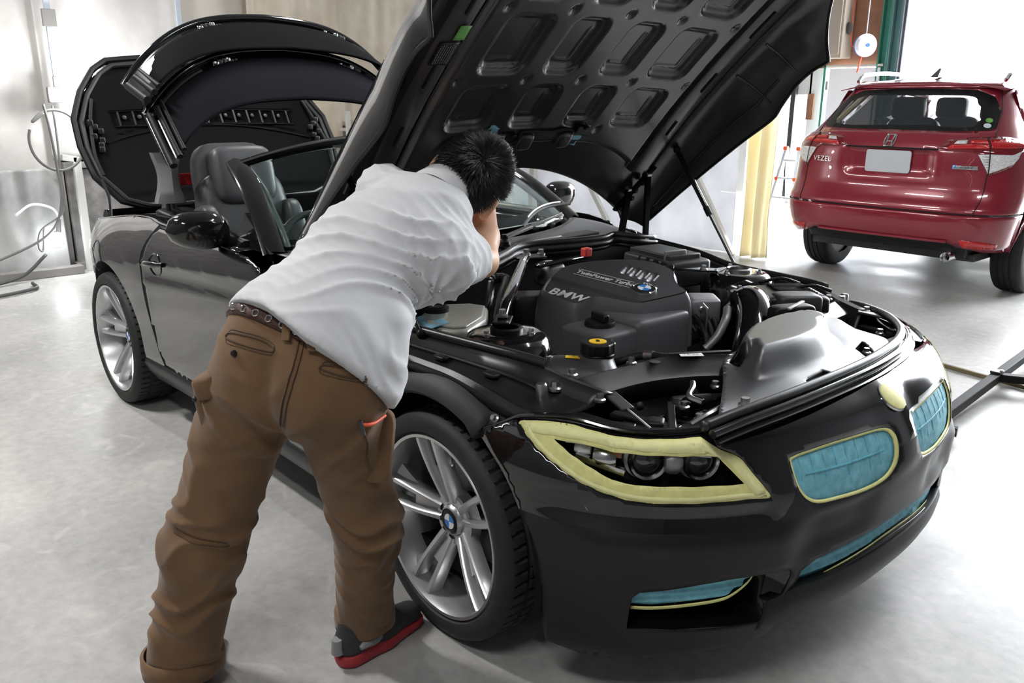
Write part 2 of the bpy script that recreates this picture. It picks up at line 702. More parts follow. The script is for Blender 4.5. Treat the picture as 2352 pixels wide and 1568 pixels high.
def net_object(name, fn, lo, hi, h, material, parent=None, smooth_it=2):
    V, F = surface_net(fn, lo, hi, h)
    V = relax(V, F, smooth_it)
    me = bpy.data.meshes.new(name)
    me.from_pydata(V.tolist(), [], F.tolist())
    me.materials.append(MATS[material])
    me.polygons.foreach_set('use_smooth', [True] * len(me.polygons))
    o = bpy.data.objects.new(name, me)
    return link(o, parent)


def superbox(c, s, e=0.35, R=None, n=24, m=14):
    """rounded box as a superellipsoid; e small = boxier; returns MB-style verts, faces"""
    def pw(v):
        return math.copysign(abs(v) ** e, v)
    M = Matrix.Translation(c)
    if R is not None:
        M = M @ R.to_4x4()
    vs, fs = [], []
    for i in range(m + 1):
        a = -PI / 2 + PI * i / m
        for k in range(n):
            t = 2 * PI * k / n
            vs.append(M @ Vector((s[0] / 2 * pw(math.cos(a)) * pw(math.cos(t)), s[1] / 2 * pw(math.cos(a)) * pw(math.sin(t)), s[2] / 2 * pw(math.sin(a)))))
    for i in range(m):
        for k in range(n):
            k2 = (k + 1) % n
            fs.append((i * n + k, i * n + k2, i * n + n + k2, i * n + n + k))
    return vs, fs


def roundbox(name, c, s, material, parent=None, e=0.35, R=None, n=28, m=16):
    v, f = superbox(c, s, e, R, n, m)
    return mesh_object(name, v, f, material, parent, angle=180)


def euler(x, y, z):
    """rotation matrix from degrees"""
    from mathutils import Euler
    return Euler((math.radians(x), math.radians(y), math.radians(z))).to_matrix()


def bolt(name, p, r, parent, axis=(0, 0, 1), material='zinc_bolt'):
    """flanged hex bolt head"""
    a, b, d = frame_of(axis)
    mb = MB()
    mb.lathe([(0.0, -0.002), (r, -0.002), (r, 0.25 * r), (r * 0.7, 0.45 * r)], p, d, 16)
    q = Vector(p)
    hexa = [q + d * (0.4 * r) + (a * math.cos(k * PI / 3) + b * math.sin(k * PI / 3)) * r * 0.66 for k in range(6)]
    hexb = [h + d * r * 0.8 for h in hexa]
    mb.add(hexa + hexb, [(0, 1, 7, 6), (1, 2, 8, 7), (2, 3, 9, 8), (3, 4, 10, 9), (4, 5, 11, 10), (5, 0, 6, 11), (6, 7, 8, 9, 10, 11)])
    return mb.build(name, material, parent, angle=30)
# ================================================================== SETTING
def structure(o, label=None):
    o['kind'] = 'structure'
    if label:
        o['label'] = label
    return o


def floor_material():
    m = mat('painted_concrete', (0.40, 0.40, 0.39), 0.5, spec=0.35)
    nt = m.node_tree
    b = nt.nodes['Principled BSDF']
    N = nt.nodes.new
    L = nt.links.new
    tc = N('ShaderNodeTexCoord')
    n1 = N('ShaderNodeTexNoise'); n1.inputs['Scale'].default_value = 1.6; n1.inputs['Detail'].default_value = 8
    n2 = N('ShaderNodeTexNoise'); n2.inputs['Scale'].default_value = 22; n2.inputs['Detail'].default_value = 8
    n2.inputs['Roughness'].default_value = 0.65
    n3 = N('ShaderNodeTexNoise'); n3.inputs['Scale'].default_value = 5.5; n3.inputs['Detail'].default_value = 10
    n3.inputs['Distortion'].default_value = 1.4
    for n in (n1, n2, n3):
        L(tc.outputs['Object'], n.inputs['Vector'])
    mix = N('ShaderNodeMix'); mix.data_type = 'RGBA'
    mix.inputs['A'].default_value = (0.345, 0.342, 0.332, 1)
    mix.inputs['B'].default_value = (0.47, 0.46, 0.44, 1)
    r1 = N('ShaderNodeMapRange'); r1.inputs['From Min'].default_value = 0.35; r1.inputs['From Max'].default_value = 0.66
    L(n1.outputs['Fac'], r1.inputs['Value'])
    L(r1.outputs['Result'], mix.inputs['Factor'])
    mix2 = N('ShaderNodeMix'); mix2.data_type = 'RGBA'; mix2.blend_type = 'MULTIPLY'
    mix2.inputs['Factor'].default_value = 0.55
    r2 = N('ShaderNodeMapRange'); r2.inputs['From Min'].default_value = 0.25; r2.inputs['From Max'].default_value = 0.65
    r2.inputs['To Min'].default_value = 0.62; r2.inputs['To Max'].default_value = 1.08
    L(n2.outputs['Fac'], r2.inputs['Value'])
    L(mix.outputs['Result'], mix2.inputs['A'])
    L(r2.outputs['Result'], mix2.inputs['B'])
    # pale worn patches and scuffs
    mix3 = N('ShaderNodeMix'); mix3.data_type = 'RGBA'
    mix3.inputs['B'].default_value = (0.52, 0.51, 0.49, 1)
    r3 = N('ShaderNodeMapRange'); r3.inputs['From Min'].default_value = 0.58; r3.inputs['From Max'].default_value = 0.72
    r3.inputs['To Max'].default_value = 0.6
    L(n3.outputs['Fac'], r3.inputs['Value'])
    L(r3.outputs['Result'], mix3.inputs['Factor'])
    L(mix2.outputs['Result'], mix3.inputs['A'])
    L(mix3.outputs['Result'], b.inputs['Base Color'])
    rr = N('ShaderNodeMapRange'); rr.inputs['From Min'].default_value = 0.3; rr.inputs['From Max'].default_value = 0.7
    rr.inputs['To Min'].default_value = 0.33; rr.inputs['To Max'].default_value = 0.6
    L(n1.outputs['Fac'], rr.inputs['Value'])
    L(rr.outputs['Result'], b.inputs['Roughness'])
    bp = N('ShaderNodeBump'); bp.inputs['Strength'].default_value = 0.12; bp.inputs['Distance'].default_value = 0.003
    L(n2.outputs['Fac'], bp.inputs['Height'])
    L(bp.outputs['Normal'], b.inputs['Normal'])


def sheet_material(name, col_a, col_b, transl=0.35, rough=0.35, alpha=1.0, hazy=0.0):
    m = bpy.data.materials.new(name)
    m.use_nodes = True
    nt = m.node_tree
    N = nt.nodes.new
    L = nt.links.new
    b = nt.nodes['Principled BSDF']
    out = nt.nodes['Material Output']
    tc = N('ShaderNodeTexCoord')
    n1 = N('ShaderNodeTexNoise'); n1.inputs['Scale'].default_value = 2.2; n1.inputs['Detail'].default_value = 6
    L(tc.outputs['Object'], n1.inputs['Vector'])
    mix = N('ShaderNodeMix'); mix.data_type = 'RGBA'
    mix.inputs['A'].default_value = (*col_a, 1)
    mix.inputs['B'].default_value = (*col_b, 1)
    r1 = N('ShaderNodeMapRange'); r1.inputs['From Min'].default_value = 0.35; r1.inputs['From Max'].default_value = 0.65
    L(n1.outputs['Fac'], r1.inputs['Value'])
    L(r1.outputs['Result'], mix.inputs['Factor'])
    L(mix.outputs['Result'], b.inputs['Base Color'])
    b.inputs['Roughness'].default_value = rough
    tr = N('ShaderNodeBsdfTranslucent')
    L(mix.outputs['Result'], tr.inputs['Color'])
    ms = N('ShaderNodeMixShader')
    ms.inputs['Fac'].default_value = transl
    L(b.outputs['BSDF'], ms.inputs[1])
    L(tr.outputs['BSDF'], ms.inputs[2])
    last = ms
    if hazy:
        tp = N('ShaderNodeBsdfTransparent')
        ms2 = N('ShaderNodeMixShader')
        ms2.inputs['Fac'].default_value = hazy
        L(ms.outputs['Shader'], ms2.inputs[1])
        L(tp.outputs['BSDF'], ms2.inputs[2])
        last = ms2
    L(last.outputs['Shader'], out.inputs['Surface'])
    n2 = N('ShaderNodeTexNoise'); n2.inputs['Scale'].default_value = 9; n2.inputs['Detail'].default_value = 6
    L(tc.outputs['Object'], n2.inputs['Vector'])
    bp = N('ShaderNodeBump'); bp.inputs['Strength'].default_value = 0.35; bp.inputs['Distance'].default_value = 0.02
    L(n2.outputs['Fac'], bp.inputs['Height'])
    L(bp.outputs['Normal'], b.inputs['Normal'])
    MATS[name] = m


floor_material()
sheet_material('plastic_sheet_white', (0.62, 0.60, 0.58), (0.80, 0.77, 0.74), 0.25)
sheet_material('plastic_sheet_beige', (0.76, 0.70, 0.62), (0.84, 0.78, 0.70), 0.3)
sheet_material('plastic_sheet_grey', (0.34, 0.34, 0.34), (0.58, 0.57, 0.56), 0.25)
sheet_material('plastic_sheet_cream', (0.66, 0.58, 0.46), (0.82, 0.75, 0.62), 0.3)
sheet_material('plastic_sheet_clear', (0.46, 0.47, 0.49), (0.60, 0.61, 0.63), 0.34, hazy=0.34)
sheet_material('cream_cloth', (0.86, 0.80, 0.60), (0.93, 0.89, 0.74), 0.6)
mat('concrete_wall', (0.19, 0.18, 0.175), 0.8, noise=(9, 0.35), bump=(30, 0.6, 0.01))
mat('ceiling_paint', (0.16, 0.16, 0.16), 0.8)
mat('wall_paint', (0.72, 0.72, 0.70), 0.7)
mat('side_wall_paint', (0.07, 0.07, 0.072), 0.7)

# floor slab inside, and the forecourt outside the doors
mb = MB(); mb.box((-0.5, 2.7, -0.05), (12.0, 13.8, 0.1))
structure(mb.build('floor', 'painted_concrete'), 'grey painted concrete workshop floor')
mb = MB(); mb.box((2.0, 40.0, -0.16), (90, 61, 0.1)); mb.box((24.0, 2.7, -0.16), (37, 13.8, 0.1))
structure(mb.build('forecourt', 'outdoor_grey'), 'pale forecourt outside the garage opening')
# ceiling
mb = MB(); mb.box((-0.5, 2.7, 5.55), (12.0, 13.8, 0.1))
structure(mb.build('ceiling', 'ceiling_paint'), 'plain workshop ceiling')
# wall behind the sports car: concrete wall, hidden mostly by sheeting
mb = MB(); mb.box((-6.42, 2.7, 2.75), (0.16, 13.8, 5.5))
structure(mb.build('wall_rear', 'concrete_wall'), 'dark dirty concrete wall behind plastic sheeting')
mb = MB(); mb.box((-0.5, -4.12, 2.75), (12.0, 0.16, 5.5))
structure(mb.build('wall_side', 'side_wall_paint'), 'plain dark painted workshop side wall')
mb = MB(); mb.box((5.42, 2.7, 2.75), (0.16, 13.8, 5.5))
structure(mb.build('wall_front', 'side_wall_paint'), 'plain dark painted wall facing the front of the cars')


def curtain(name, p0, p1, z0, z1, folds, depth, material, parent=None, lean=0.0, seed=1, nu=160, nv=40, sag=0.0, thick=0.004):
    rng = random.Random(seed)
    p0, p1 = Vector((*p0, 0)), Vector((*p1, 0))
    d = p1 - p0
    nrm = Vector((d.y, -d.x, 0)).normalized()
    ph = [rng.uniform(0, 6.28) for _ in range(6)]
    fr = [folds * rng.uniform(0.5, 1.6) for _ in range(6)]
    rows = []
    for i in range(nv + 1):
        v = i / nv
        row = []
        for k in range(nu + 1):
            u = k / nu
            w = 0
            for q in range(6):
                w += math.sin(2 * PI * fr[q] * (u + 0.02 * math.sin(3 * v + ph[q])) + ph[q] + 0.8 * v * math.sin(ph[q] * 2)) / 6
            amp = depth * (0.55 + 0.45 * math.sin(2.2 * v + ph[0]))
            p = p0 + d * u + nrm * (w * amp * 2 + lean * v + sag * math.sin(PI * v))
            row.append((p.x, p.y, z0 + (z1 - z0) * v))
        rows.append(row)
    mb = MB(); mb.grid(rows)
    return mb.build(name, material, parent, angle=180, thick=thick)


# sheeting hung in front of the rear wall
s1 = curtain('plastic_sheet', (-6.26, -1.5), (-6.26, -0.08), 0.02, 3.6, 4, 0.025, 'plastic_sheet_white', seed=3, nu=220, sag=0.02)
tag(s1, 'white plastic sheet draped on the wall with the work lamps', 'sheet')
s2 = curtain('plastic_sheet', (-6.16, -0.16), (-6.16, 0.98), 0.92, 3.6, 3, 0.02, 'plastic_sheet_white', seed=5, nu=120)
tag(s2, 'white plastic sheet above the dark low wall panel', 'sheet')
s2 = curtain('plastic_sheet', (-6.26, 0.90), (-6.26, 1.72), 0.92, 3.6, 3, 0.02, 'plastic_sheet_beige', seed=6, nu=120)
tag(s2, 'smooth beige tinted plastic sheet behind the raised roof', 'sheet')
s2 = curtain('plastic_sheet', (-6.09, -1.45), (-6.09, -0.16), 0.03, 0.86, 5, 0.035, 'plastic_sheet_grey', seed=26, nu=140, lean=-0.02)
tag(s2, 'grey dusty plastic sheet bunched along the foot of the wall', 'sheet')
s3 = curtain('plastic_sheet', (-6.15, 1.62), (-6.15, 2.58), 0.3, 3.6, 4, 0.025, 'plastic_sheet_cream', seed=8, nu=120)
tag(s3, 'cream plastic sheet hanging in loose vertical folds', 'sheet')
s4 = curtain('plastic_sheet', (-6.26, 2.48), (-6.26, 4.76), 1.15, 3.6, 11, 0.025, 'plastic_sheet_cream', seed=12, nu=240)
tag(s4, 'pale pleated plastic sheet above the storage shelf', 'sheet')
s5 = curtain('plastic_sheet', (-6.05, 4.87), (-2.93, 4.87), 0.01, 3.4, 9, 0.022, 'plastic_sheet_clear', seed=15, nu=260)
tag(s5, 'hazy clear plastic sheet dividing the booth from the red car', 'sheet')

# cream cloth curtain gathered at the end of the clear sheet
rows = []
for i in range(61):
    v = i / 60
    row = []
    wdt = 0.42 * (0.62 + 0.38 * abs(v - 0.12) ** 0.8 / 0.9)
    for k in range(81):
        u = k / 80
        fold = 0.05 * math.sin(2 * PI * 2.3 * u + 0.8 + 1.4 * v) + 0.02 * math.sin(2 * PI * 5.1 * u + 2 - 2.0 * v)
        row.append((-2.68 + (u - 0.5) * wdt, 4.80 + fold, 0.015 + 3.2 * v))
    rows.append(row)
mb = MB(); mb.grid(rows)
tag(mb.build('cloth_curtain', 'cream_cloth', angle=180, thick=0.004), 'cream cloth curtain gathered into a bundle beside the clear sheet', 'curtain')

# low dirty panel and kerb at the foot of the rear wall
root = thing('wall_board', 'dirty dark grey board leaning low behind the open boot', 'board', (-6.2, 0.85, 0))
mb = MB(); mb.box((0.0, -0.05, 0.44), (0.05, 1.75, 0.80)); mb.build('panel', 'concrete_wall', root, bevel=0.004)
mb = MB(); mb.box((0.02, -0.05, 0.875), (0.10, 1.8, 0.05)); mb.build('top_rail', 'bracket_grey', root, bevel=0.004)
mb = MB(); mb.box((0.03, -0.05, 0.03), (0.12, 1.8, 0.06)); mb.build('bottom_rail', 'bracket_grey', root, bevel=0.004)

mb = MB(); mb.box((-5.97, -0.8, 0.035), (0.10, 1.4, 0.07))
tag(mb.build('floor_batten', 'bracket_grey', bevel=0.006), 'long grey batten holding down the white sheet on the floor', 'batten')

# square post between sheet and dark board
mb = MB(); mb.bar((-6.03, -0.02, 0.0), (-6.03, -0.02, 0.95), 0.06, 0.05); mb.bar((-6.03, -0.02, 0.93), (-6.03, -0.13, 0.95), 0.05, 0.05)
tag(mb.build('sheet_post', 'post_grey', bevel=0.004), 'short grey post at the edge of the white sheet', 'post')

# two conduit rails with clips
for (y, zt, zb, lab) in ((-0.08, 3.6, 1.50, 'blue grey conduit on the sheet above the bright work lamp'),
                         (0.955, 3.6, 1.62, 'blue grey conduit on the sheet behind the raised roof')):
    root = thing('conduit', lab, 'conduit', (-6.05, y, 0), group=None)
    mb = MB(); mb.bar((0, 0, zb), (0, 0, zt), 0.045, 0.03, up=(1, 0, 0)); mb.build('rail', 'pipe_blue_grey', root, bevel=0.004)
    for zc in (2.02 if y < 0 else 1.86, 2.9):
        mb = MB(); mb.box((0.025, 0.0, zc), (0.03, 0.10, 0.13), R=Matrix.Rotation(0.12 if y > 0 else 0.0, 3, 'X')); mb.build('clip', 'bracket_grey', root, bevel=0.004)

# bright work lamp on the wall
root = thing('work_lamp', 'blazing white work lamp fixed high on the sheet wall', 'lamp', (-5.98, -0.09, 1.44))
mb = MB(); mb.box((0.0, 0.0, 0.0), (0.05, 0.18, 0.12)); mb.build('lamp_head', 'bracket_grey', root, bevel=0.008)
mb = MB(); mb.box((0.03, 0.0, 0.0), (0.015, 0.16, 0.10)); mb.build('lamp_glass', 'lamp_white', root, bevel=0.004)
mb = MB(); mb.box((-0.02, 0.0, 0.10), (0.03, 0.06, 0.08)); mb.build('bracket', 'bracket_grey', root, bevel=0.004)
pl = bpy.data.lights.new('work_lamp_light', 'POINT'); pl.energy = 26; pl.shadow_soft_size = 0.08; pl.color = (0.95, 0.98, 1.0)
po = bpy.data.objects.new('work_lamp_light', pl); link(po); po.location = (-5.74, 0.06, 1.50)

# hand lamp near the floor
root = thing('hand_lamp', 'small caged hand lamp glowing low on the white sheet', 'lamp', (-5.95, -0.27, 0.30))
mb = MB(); mb.ball((0, 0, 0), 0.055); mb.build('bulb', 'bulb_white', root)
mb = MB()
for k in range(6):
    a = k * PI / 6
    mb.tube([(0.068 * math.cos(a) * math.sin(t), 0.068 * math.sin(a) * math.sin(t), 0.068 * math.cos(t)) for t in np.linspace(0, 2 * PI, 21)[:-1]], 0.0028, 6, closed=True)
mb.build('cage', 'bare_metal', root)
mb = MB(); mb.cyl((0, 0.02, 0.06), (0.0, 0.035, 0.17), 0.02, 0.016); mb.build('handle', 'cable_grey', root)
pl = bpy.data.lights.new('hand_lamp_light', 'POINT'); pl.energy = 2; pl.shadow_soft_size = 0.06
po = bpy.data.objects.new('hand_lamp_light', pl); link(po); po.location = (-5.84, -0.27, 0.30)

# cables and hoses on the rear wall
def cable(name, pts, r, material, label, n=8):
    mb = MB(); mb.tube(spline(pts, 10), r, n)
    return tag(mb.build(name, material, angle=180), label, 'cable')
XW = -5.98
loop = [(XW + 0.055, -0.17 + 0.20 * math.sin(a), 1.09 + 0.235 * math.cos(a)) for a in np.linspace(-0.9, 5.1, 26)]
cable('cable', [(XW + .06, -0.24, 1.30)] + loop, 0.011, 'cable_grey', 'grey cable coiled in a hanging loop below the work lamp')
cable('cable', [(XW + .12, -0.25, 1.37), (XW + .12, -0.23, 1.2), (XW + .10, -0.21, 0.9), (XW + .10, -0.21, 0.62), (XW + .10, -0.34, 0.36), (XW + .1, -0.75, 0.18), (XW + .25, -1.4, 0.02)], 0.010, 'cable_grey', 'grey cable hanging straight then trailing left to the floor')
cable('cable', [(XW - .02, -0.15, 1.36), (XW - .02, -0.15, 1.1), (XW - .02, -0.16, 0.8), (XW - .02, -0.16, 0.66), (XW - .03, -0.19, 0.5), (XW - .03, -0.36, 0.38), (XW - .02, -0.40, 0.25), (XW - .02, -0.37, 0.22), (XW - .03, -0.34, 0.40)], 0.008, 'cable_grey', 'thin cable looping down beside the hand lamp')
cable('cable', [(XW + .05, -0.23, 0.47), (XW + .06, -0.28, 0.56), (XW + .06, -0.42, 0.60), (XW + .05, -0.55, 0.52)], 0.010, 'white_paint', 'white cable curving up from the hand lamp handle')
cable('hose', [(XW + .1, -0.38, 0.20), (XW + .15, -0.6, 0.05), (XW + .3, -1.0, 0.02), (XW + .45, -1.35, 0.02), (XW + .72, -1.2, 0.02), (XW + .55, -0.62, 0.02), (XW + .3, -0.55, 0.02)], 0.013, 'cable_dark', 'dark hose looped on the floor by the sheet')

# storage shelf seen past the roof
root = thing('storage_shelf', 'storage shelf with cream and red boxes behind the car', 'shelf', (-5.93, 2.95, 0))
for z in (0.55, 0.86, 1.12):
    mb = MB(); mb.box((0, 0, z), (0.3, 0.9, 0.025)); mb.build('shelf_board', 'cabinet_cream', root)
for y in (-0.44, 0.44):
    mb = MB(); mb.bar((0, y, 0), (0, y, 1.3), 0.04, 0.04); mb.build('upright', 'post_grey', root)
for i, (y, z, w, h, m, lab) in enumerate(((-0.18, 0.87, 0.2, 0.16, 'cream_curtain', 'cream carton on the storage shelf'), (0.05, 1.13, 0.26, 0.05, 'red_vinyl', 'flat red box on top of the storage shelf'),
                         (0.06, 0.57, 0.3, 0.06, 'red_vinyl', 'flat red box on the lowest storage shelf'), (0.2, 0.87, 0.14, 0.14, 'label_yellow', 'yellow carton on the storage shelf'))):
    mb = MB(); mb.box((-5.92, 2.95 + y, z + h / 2 + 0.003), (0.2, w, h)); tag(mb.build('storage_box', m, bevel=0.004), lab, 'box')

# slanted poles standing by the clear sheet
for (a, b, lab) in (((-4.36, 4.80, 0.0), (-6.0, 4.80, 2.2), 'slanted grey pole leaning behind the left door mirror'),
                    ((-2.86, 4.78, 0.0), (-4.14, 4.80, 1.95), 'slanted pale pole beside the bonnet gas strut')):
    mb = MB(); mb.bar(a, b, 0.05, 0.05)
    tag(mb.build('leaning_pole', 'post_grey', bevel=0.004), lab, 'pole')
mb = MB(); mb.bar((-5.5, 4.66, 0), (-5.5, 4.66, 3.3), 0.07, 0.07)
tag(mb.build('booth_post', 'post_grey', bevel=0.004), 'upright pale booth post seen through the windscreen', 'post')

# ---- far wall with the garage opening, y = 9.6
WY = 9.6
mb = MB(); mb.box((-4.42, WY + 0.1, 3.68), (1.08, 0.12, 3.64))
structure(mb.build('wall_far', 'wood_panel'), 'brown panelled wall above the white board')
mb = MB(); mb.box((-5.70, WY + 0.1, 3.5), (1.5, 0.12, 4.0)); mb.box((-6.2, WY + 0.1, 0.75), (0.5, 0.12, 1.5))
structure(mb.build('wall_left', 'wall_paint'), 'pale wall around the narrow side door')
mb = MB(); mb.box((-4.885, WY + 0.1, 0.93), (0.19, 0.12, 1.86))
structure(mb.build('trim_1', 'wall_paint'), 'pale door jamb beside the step ladder')
mb = MB(); mb.box((-4.93, WY + 0.02, 1.33), (0.10, 0.03, 0.36))
tag(mb.build('wall_notice', 'wood_panel', bevel=0.003), 'reddish panel fixed on the pale door jamb', 'panel')
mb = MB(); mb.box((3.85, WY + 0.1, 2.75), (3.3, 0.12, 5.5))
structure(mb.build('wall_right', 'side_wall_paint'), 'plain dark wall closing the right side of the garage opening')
# cabinet on the wood wall
root = thing('wall_cabinet', 'cream wall cabinet with a plain door on the wood wall', 'cabinet', (-4.66, WY - 0.12, 1.98))
mb = MB(); mb.box((0, 0, 0.6), (0.52, 0.28, 1.2)); mb.build('body', 'cabinet_cream', root, bevel=0.006)
mb = MB(); mb.box((0.0, -0.15, 0.6), (0.46, 0.02, 1.12)); mb.build('door', 'cabinet_cream', root, bevel=0.006)
# white board
root = thing('white_board', 'blank white board in front of the opening under the wood wall', 'board', (-4.30, WY - 0.05, 0.0))
mb = MB(); mb.box((0.02, 0, 1.42), (0.72, 0.03, 0.86)); mb.build('board', 'board_white', root, bevel=0.004)
mb = MB(); mb.box((-0.41, 0.0, 0.95), (0.035, 0.05, 1.9)); mb.build('frame_post', 'green_steel', root, bevel=0.003)
mb = MB(); mb.box((0.0, 0.0, 1.88), (0.84, 0.05, 0.03)); mb.build('frame_top', 'post_grey', root, bevel=0.003)
mb = MB(); mb.box((-0.36, -0.02, 1.62), (0.03, 0.02, 0.12)); mb.build('hinge', 'bare_metal', root, bevel=0.003)
# green steel columns of the opening
for (xa, xb, m, lab) in ((-3.97, -3.84, 'green_steel', 'bright green steel column at the edge of the garage opening'),
                         (-3.83, -3.70, 'teal_steel', 'dark teal steel door track beside the green column'),
                         (-3.69, -3.63, 'pipe_blue_grey', 'pale grey door guide next to the bright opening')):
    root = thing('steel_column', lab, 'column', ((xa + xb) / 2, WY, 0))
    w = xb - xa
    mb = MB(); mb.box((0, 0.02, 2.75), (w, 0.03, 5.5)); mb.build('web', m, root, bevel=0.003)
    for s in (-1, 1):
        mb = MB(); mb.box((s * (w / 2 - 0.008), -0.03, 2.75), (0.014, 0.10, 5.5)); mb.build('flange', m, root, bevel=0.003)
# hose reel hanging from a wire
root = thing('hose_reel', 'blue and white hose reel hanging by the green column', 'reel', (-4.02, WY - 0.35, 2.12))
ax = Vector((0.8, -0.6, 0)).normalized()
mb = MB(); mb.lathe([(0.02, -0.06), (0.13, -0.055), (0.14, -0.04), (0.14, 0.0), (0.10, 0.0)], axis=ax, n=36); mb.build('rear_shell', 'reel_blue', root)
mb = MB(); mb.lathe([(0.10, 0.002), (0.145, 0.002), (0.145, 0.03), (0.12, 0.06), (0.03, 0.07), (0.0, 0.07)], axis=ax, n=36); mb.build('front_shell', 'reel_white', root)
mb = MB(); mb.cyl(ax * 0.068, ax * 0.085, 0.025); mb.build('hub', 'reel_blue', root)
mb = MB(); mb.cyl((0, 0, 0.14), (0, 0, 1.55), 0.008); mb.build('hanging_rod', 'pipe_blue_grey', root)
mb = MB(); mb.tube([(-0.03, 0, -0.13), (-0.05, 0, -0.22), (-0.07, 0, -0.34)], 0.012); mb.build('hose_end', 'hose_red', root)
mb = MB(); mb.tube(spline([(-4.36, 9.5, 2.75), (-4.37, 9.5, 2.5), (-4.36, 9.5, 2.25), (-4.3, 9.45, 2.13), (-4.15, 9.3, 2.12)], 6), 0.008)
tag(mb.build('air_line', 'hose_red', angle=180), 'thin red air line running down the wood wall', 'hose')
mb = MB(); mb.lathe([(0.0, 0), (0.02, 0.01), (0.032, 0.05), (0.032, 0.13), (0.018, 0.16), (0.0, 0.165)], (-4.365, 9.44, 2.28)); 
tag(mb.build('line_fitting', 'cable_dark'), 'black regulator on the red air line', 'fitting')
# dark door frame with things beyond
mb = MB(); mb.bar((-5.19, WY, 0), (-5.19, WY, 1.7), 0.07, 0.07); mb.bar((-5.6, WY, 1.67), (-5.15, WY, 1.67), 0.07, 0.07)
structure(mb.build('door_1', 'cable_dark', bevel=0.004), 'dark frame of the narrow side door')
# step ladder
root = thing('step_ladder', 'small alloy step ladder with orange fittings', 'ladder', (-4.66, 8.8, 0))
for s in (-1, 1):
    mb = MB(); mb.bar((s * 0.17, -0.22, 0), (s * 0.10, 0, 0.80), 0.05, 0.025); mb.build('front_rail', 'alloy_ladder', root, bevel=0.003)
    mb = MB(); mb.bar((s * 0.17, 0.25, 0), (s * 0.10, 0.02, 0.78), 0.05, 0.025); mb.build('rear_rail', 'alloy_ladder', root, bevel=0.003)
    mb = MB(); mb.box((s * 0.10, -0.02, 0.78), (0.06, 0.06, 0.05)); mb.build('hinge_cap', 'orange_plastic', root, bevel=0.006)
    mb = MB(); mb.box((s * 0.14, -0.13, 0.37), (0.05, 0.05, 0.045)); mb.build('step_bracket', 'orange_plastic', root, bevel=0.006)
for z in (0.12, 0.38, 0.62):
    t = z / 0.8
    mb = MB(); mb.box((0, -0.22 * (1 - t), z), (0.32 - 0.14 * t, 0.07, 0.025)); mb.build('step', 'alloy_ladder', root, bevel=0.003)
for z in (0.12, 0.5):
    t = z / 0.78
    mb = MB(); mb.bar((-0.165 + 0.07 * t, 0.25 - 0.23 * t, z), (0.165 - 0.07 * t, 0.25 - 0.23 * t, z), 0.03, 0.02); mb.build('cross_bar', 'alloy_ladder', root, bevel=0.003)

# tow-bar like stand lying on the floor at the right
root = thing('drawbar', 'black steel drawbar with a crank lying beyond the bumper', 'drawbar', (0.30, 1.75, 0))
def rel(p):
    return (p[0] - 0.30, p[1] - 1.75, p[2])
A, B = Vector((0.30, 1.62, 0.045)), Vector((0.21, 3.5, 0.10))
mb = MB(); mb.bar(rel(A), rel(B), 0.045, 0.045); mb.build('main_bar', 'bar_black', root, bevel=0.004)
J = A.lerp(B, 0.47)
mb = MB(); mb.bar(rel(J), rel(J + Vector((0.40, 0.24, -0.01))), 0.05, 0.04); mb.build('side_bar', 'bar_black', root, bevel=0.004)
mb = MB(); mb.box(rel(J + Vector((0, 0, 0.028))), (0.05, 0.06, 0.012)); mb.build('gusset', 'dark_metal', root, bevel=0.003)
mb = MB(); mb.cyl(rel(J + Vector((0.02, 0.0, 0.02))), rel(J + Vector((0.02, 0, 0.042))), 0.008); mb.build('pivot_bolt', 'zinc_bolt', root)
hel = []
dr = (A - B).normalized()
a_, b_, d_ = frame_of(dr)
for k in range(64):
    t = k / 63
    hel.append(Vector(rel(A)) + d_ * (0.10 * t - 0.01) + (a_ * math.cos(t * 8 * PI) + b_ * math.sin(t * 8 * PI)) * 0.03)
mb = MB(); mb.tube(hel, 0.006, 6); mb.build('spring', 'bare_metal', root)
mb = MB(); mb.cyl(rel(A + dr * 0.0), rel(A + dr * 0.17), 0.017); mb.ball(rel(A + dr * 0.19), 0.026); mb.build('hitch_end', 'chrome', root)
mb = MB(); mb.cyl(rel(A + Vector((0.02, 0.0, 0.0))), rel(A + Vector((0.09, 0.02, 0.0))), 0.012); mb.cyl(rel(A + Vector((0.085, 0.02, 0.0))), rel(A + Vector((0.105, 0.025, 0.0))), 0.024, n=8); mb.build('lock_knob', 'black_plastic', root)
mb = MB(); mb.lathe([(0.0, -0.03), (0.04, -0.03), (0.055, -0.015), (0.055, 0.015), (0.04, 0.03), (0.0, 0.03)], rel((0.52, 2.28, 0.056)), (1, 0.3, 0)); mb.build('caster', 'rubber', root)
mb = MB(); mb.bar((-0.70, 2.80, 0.014), (0.62, 2.58, 0.014), 0.022, 0.022)
tag(mb.build('floor_rod', 'olive_rod', bevel=0.004), 'thin olive rod lying on the floor past the bumper', 'rod')

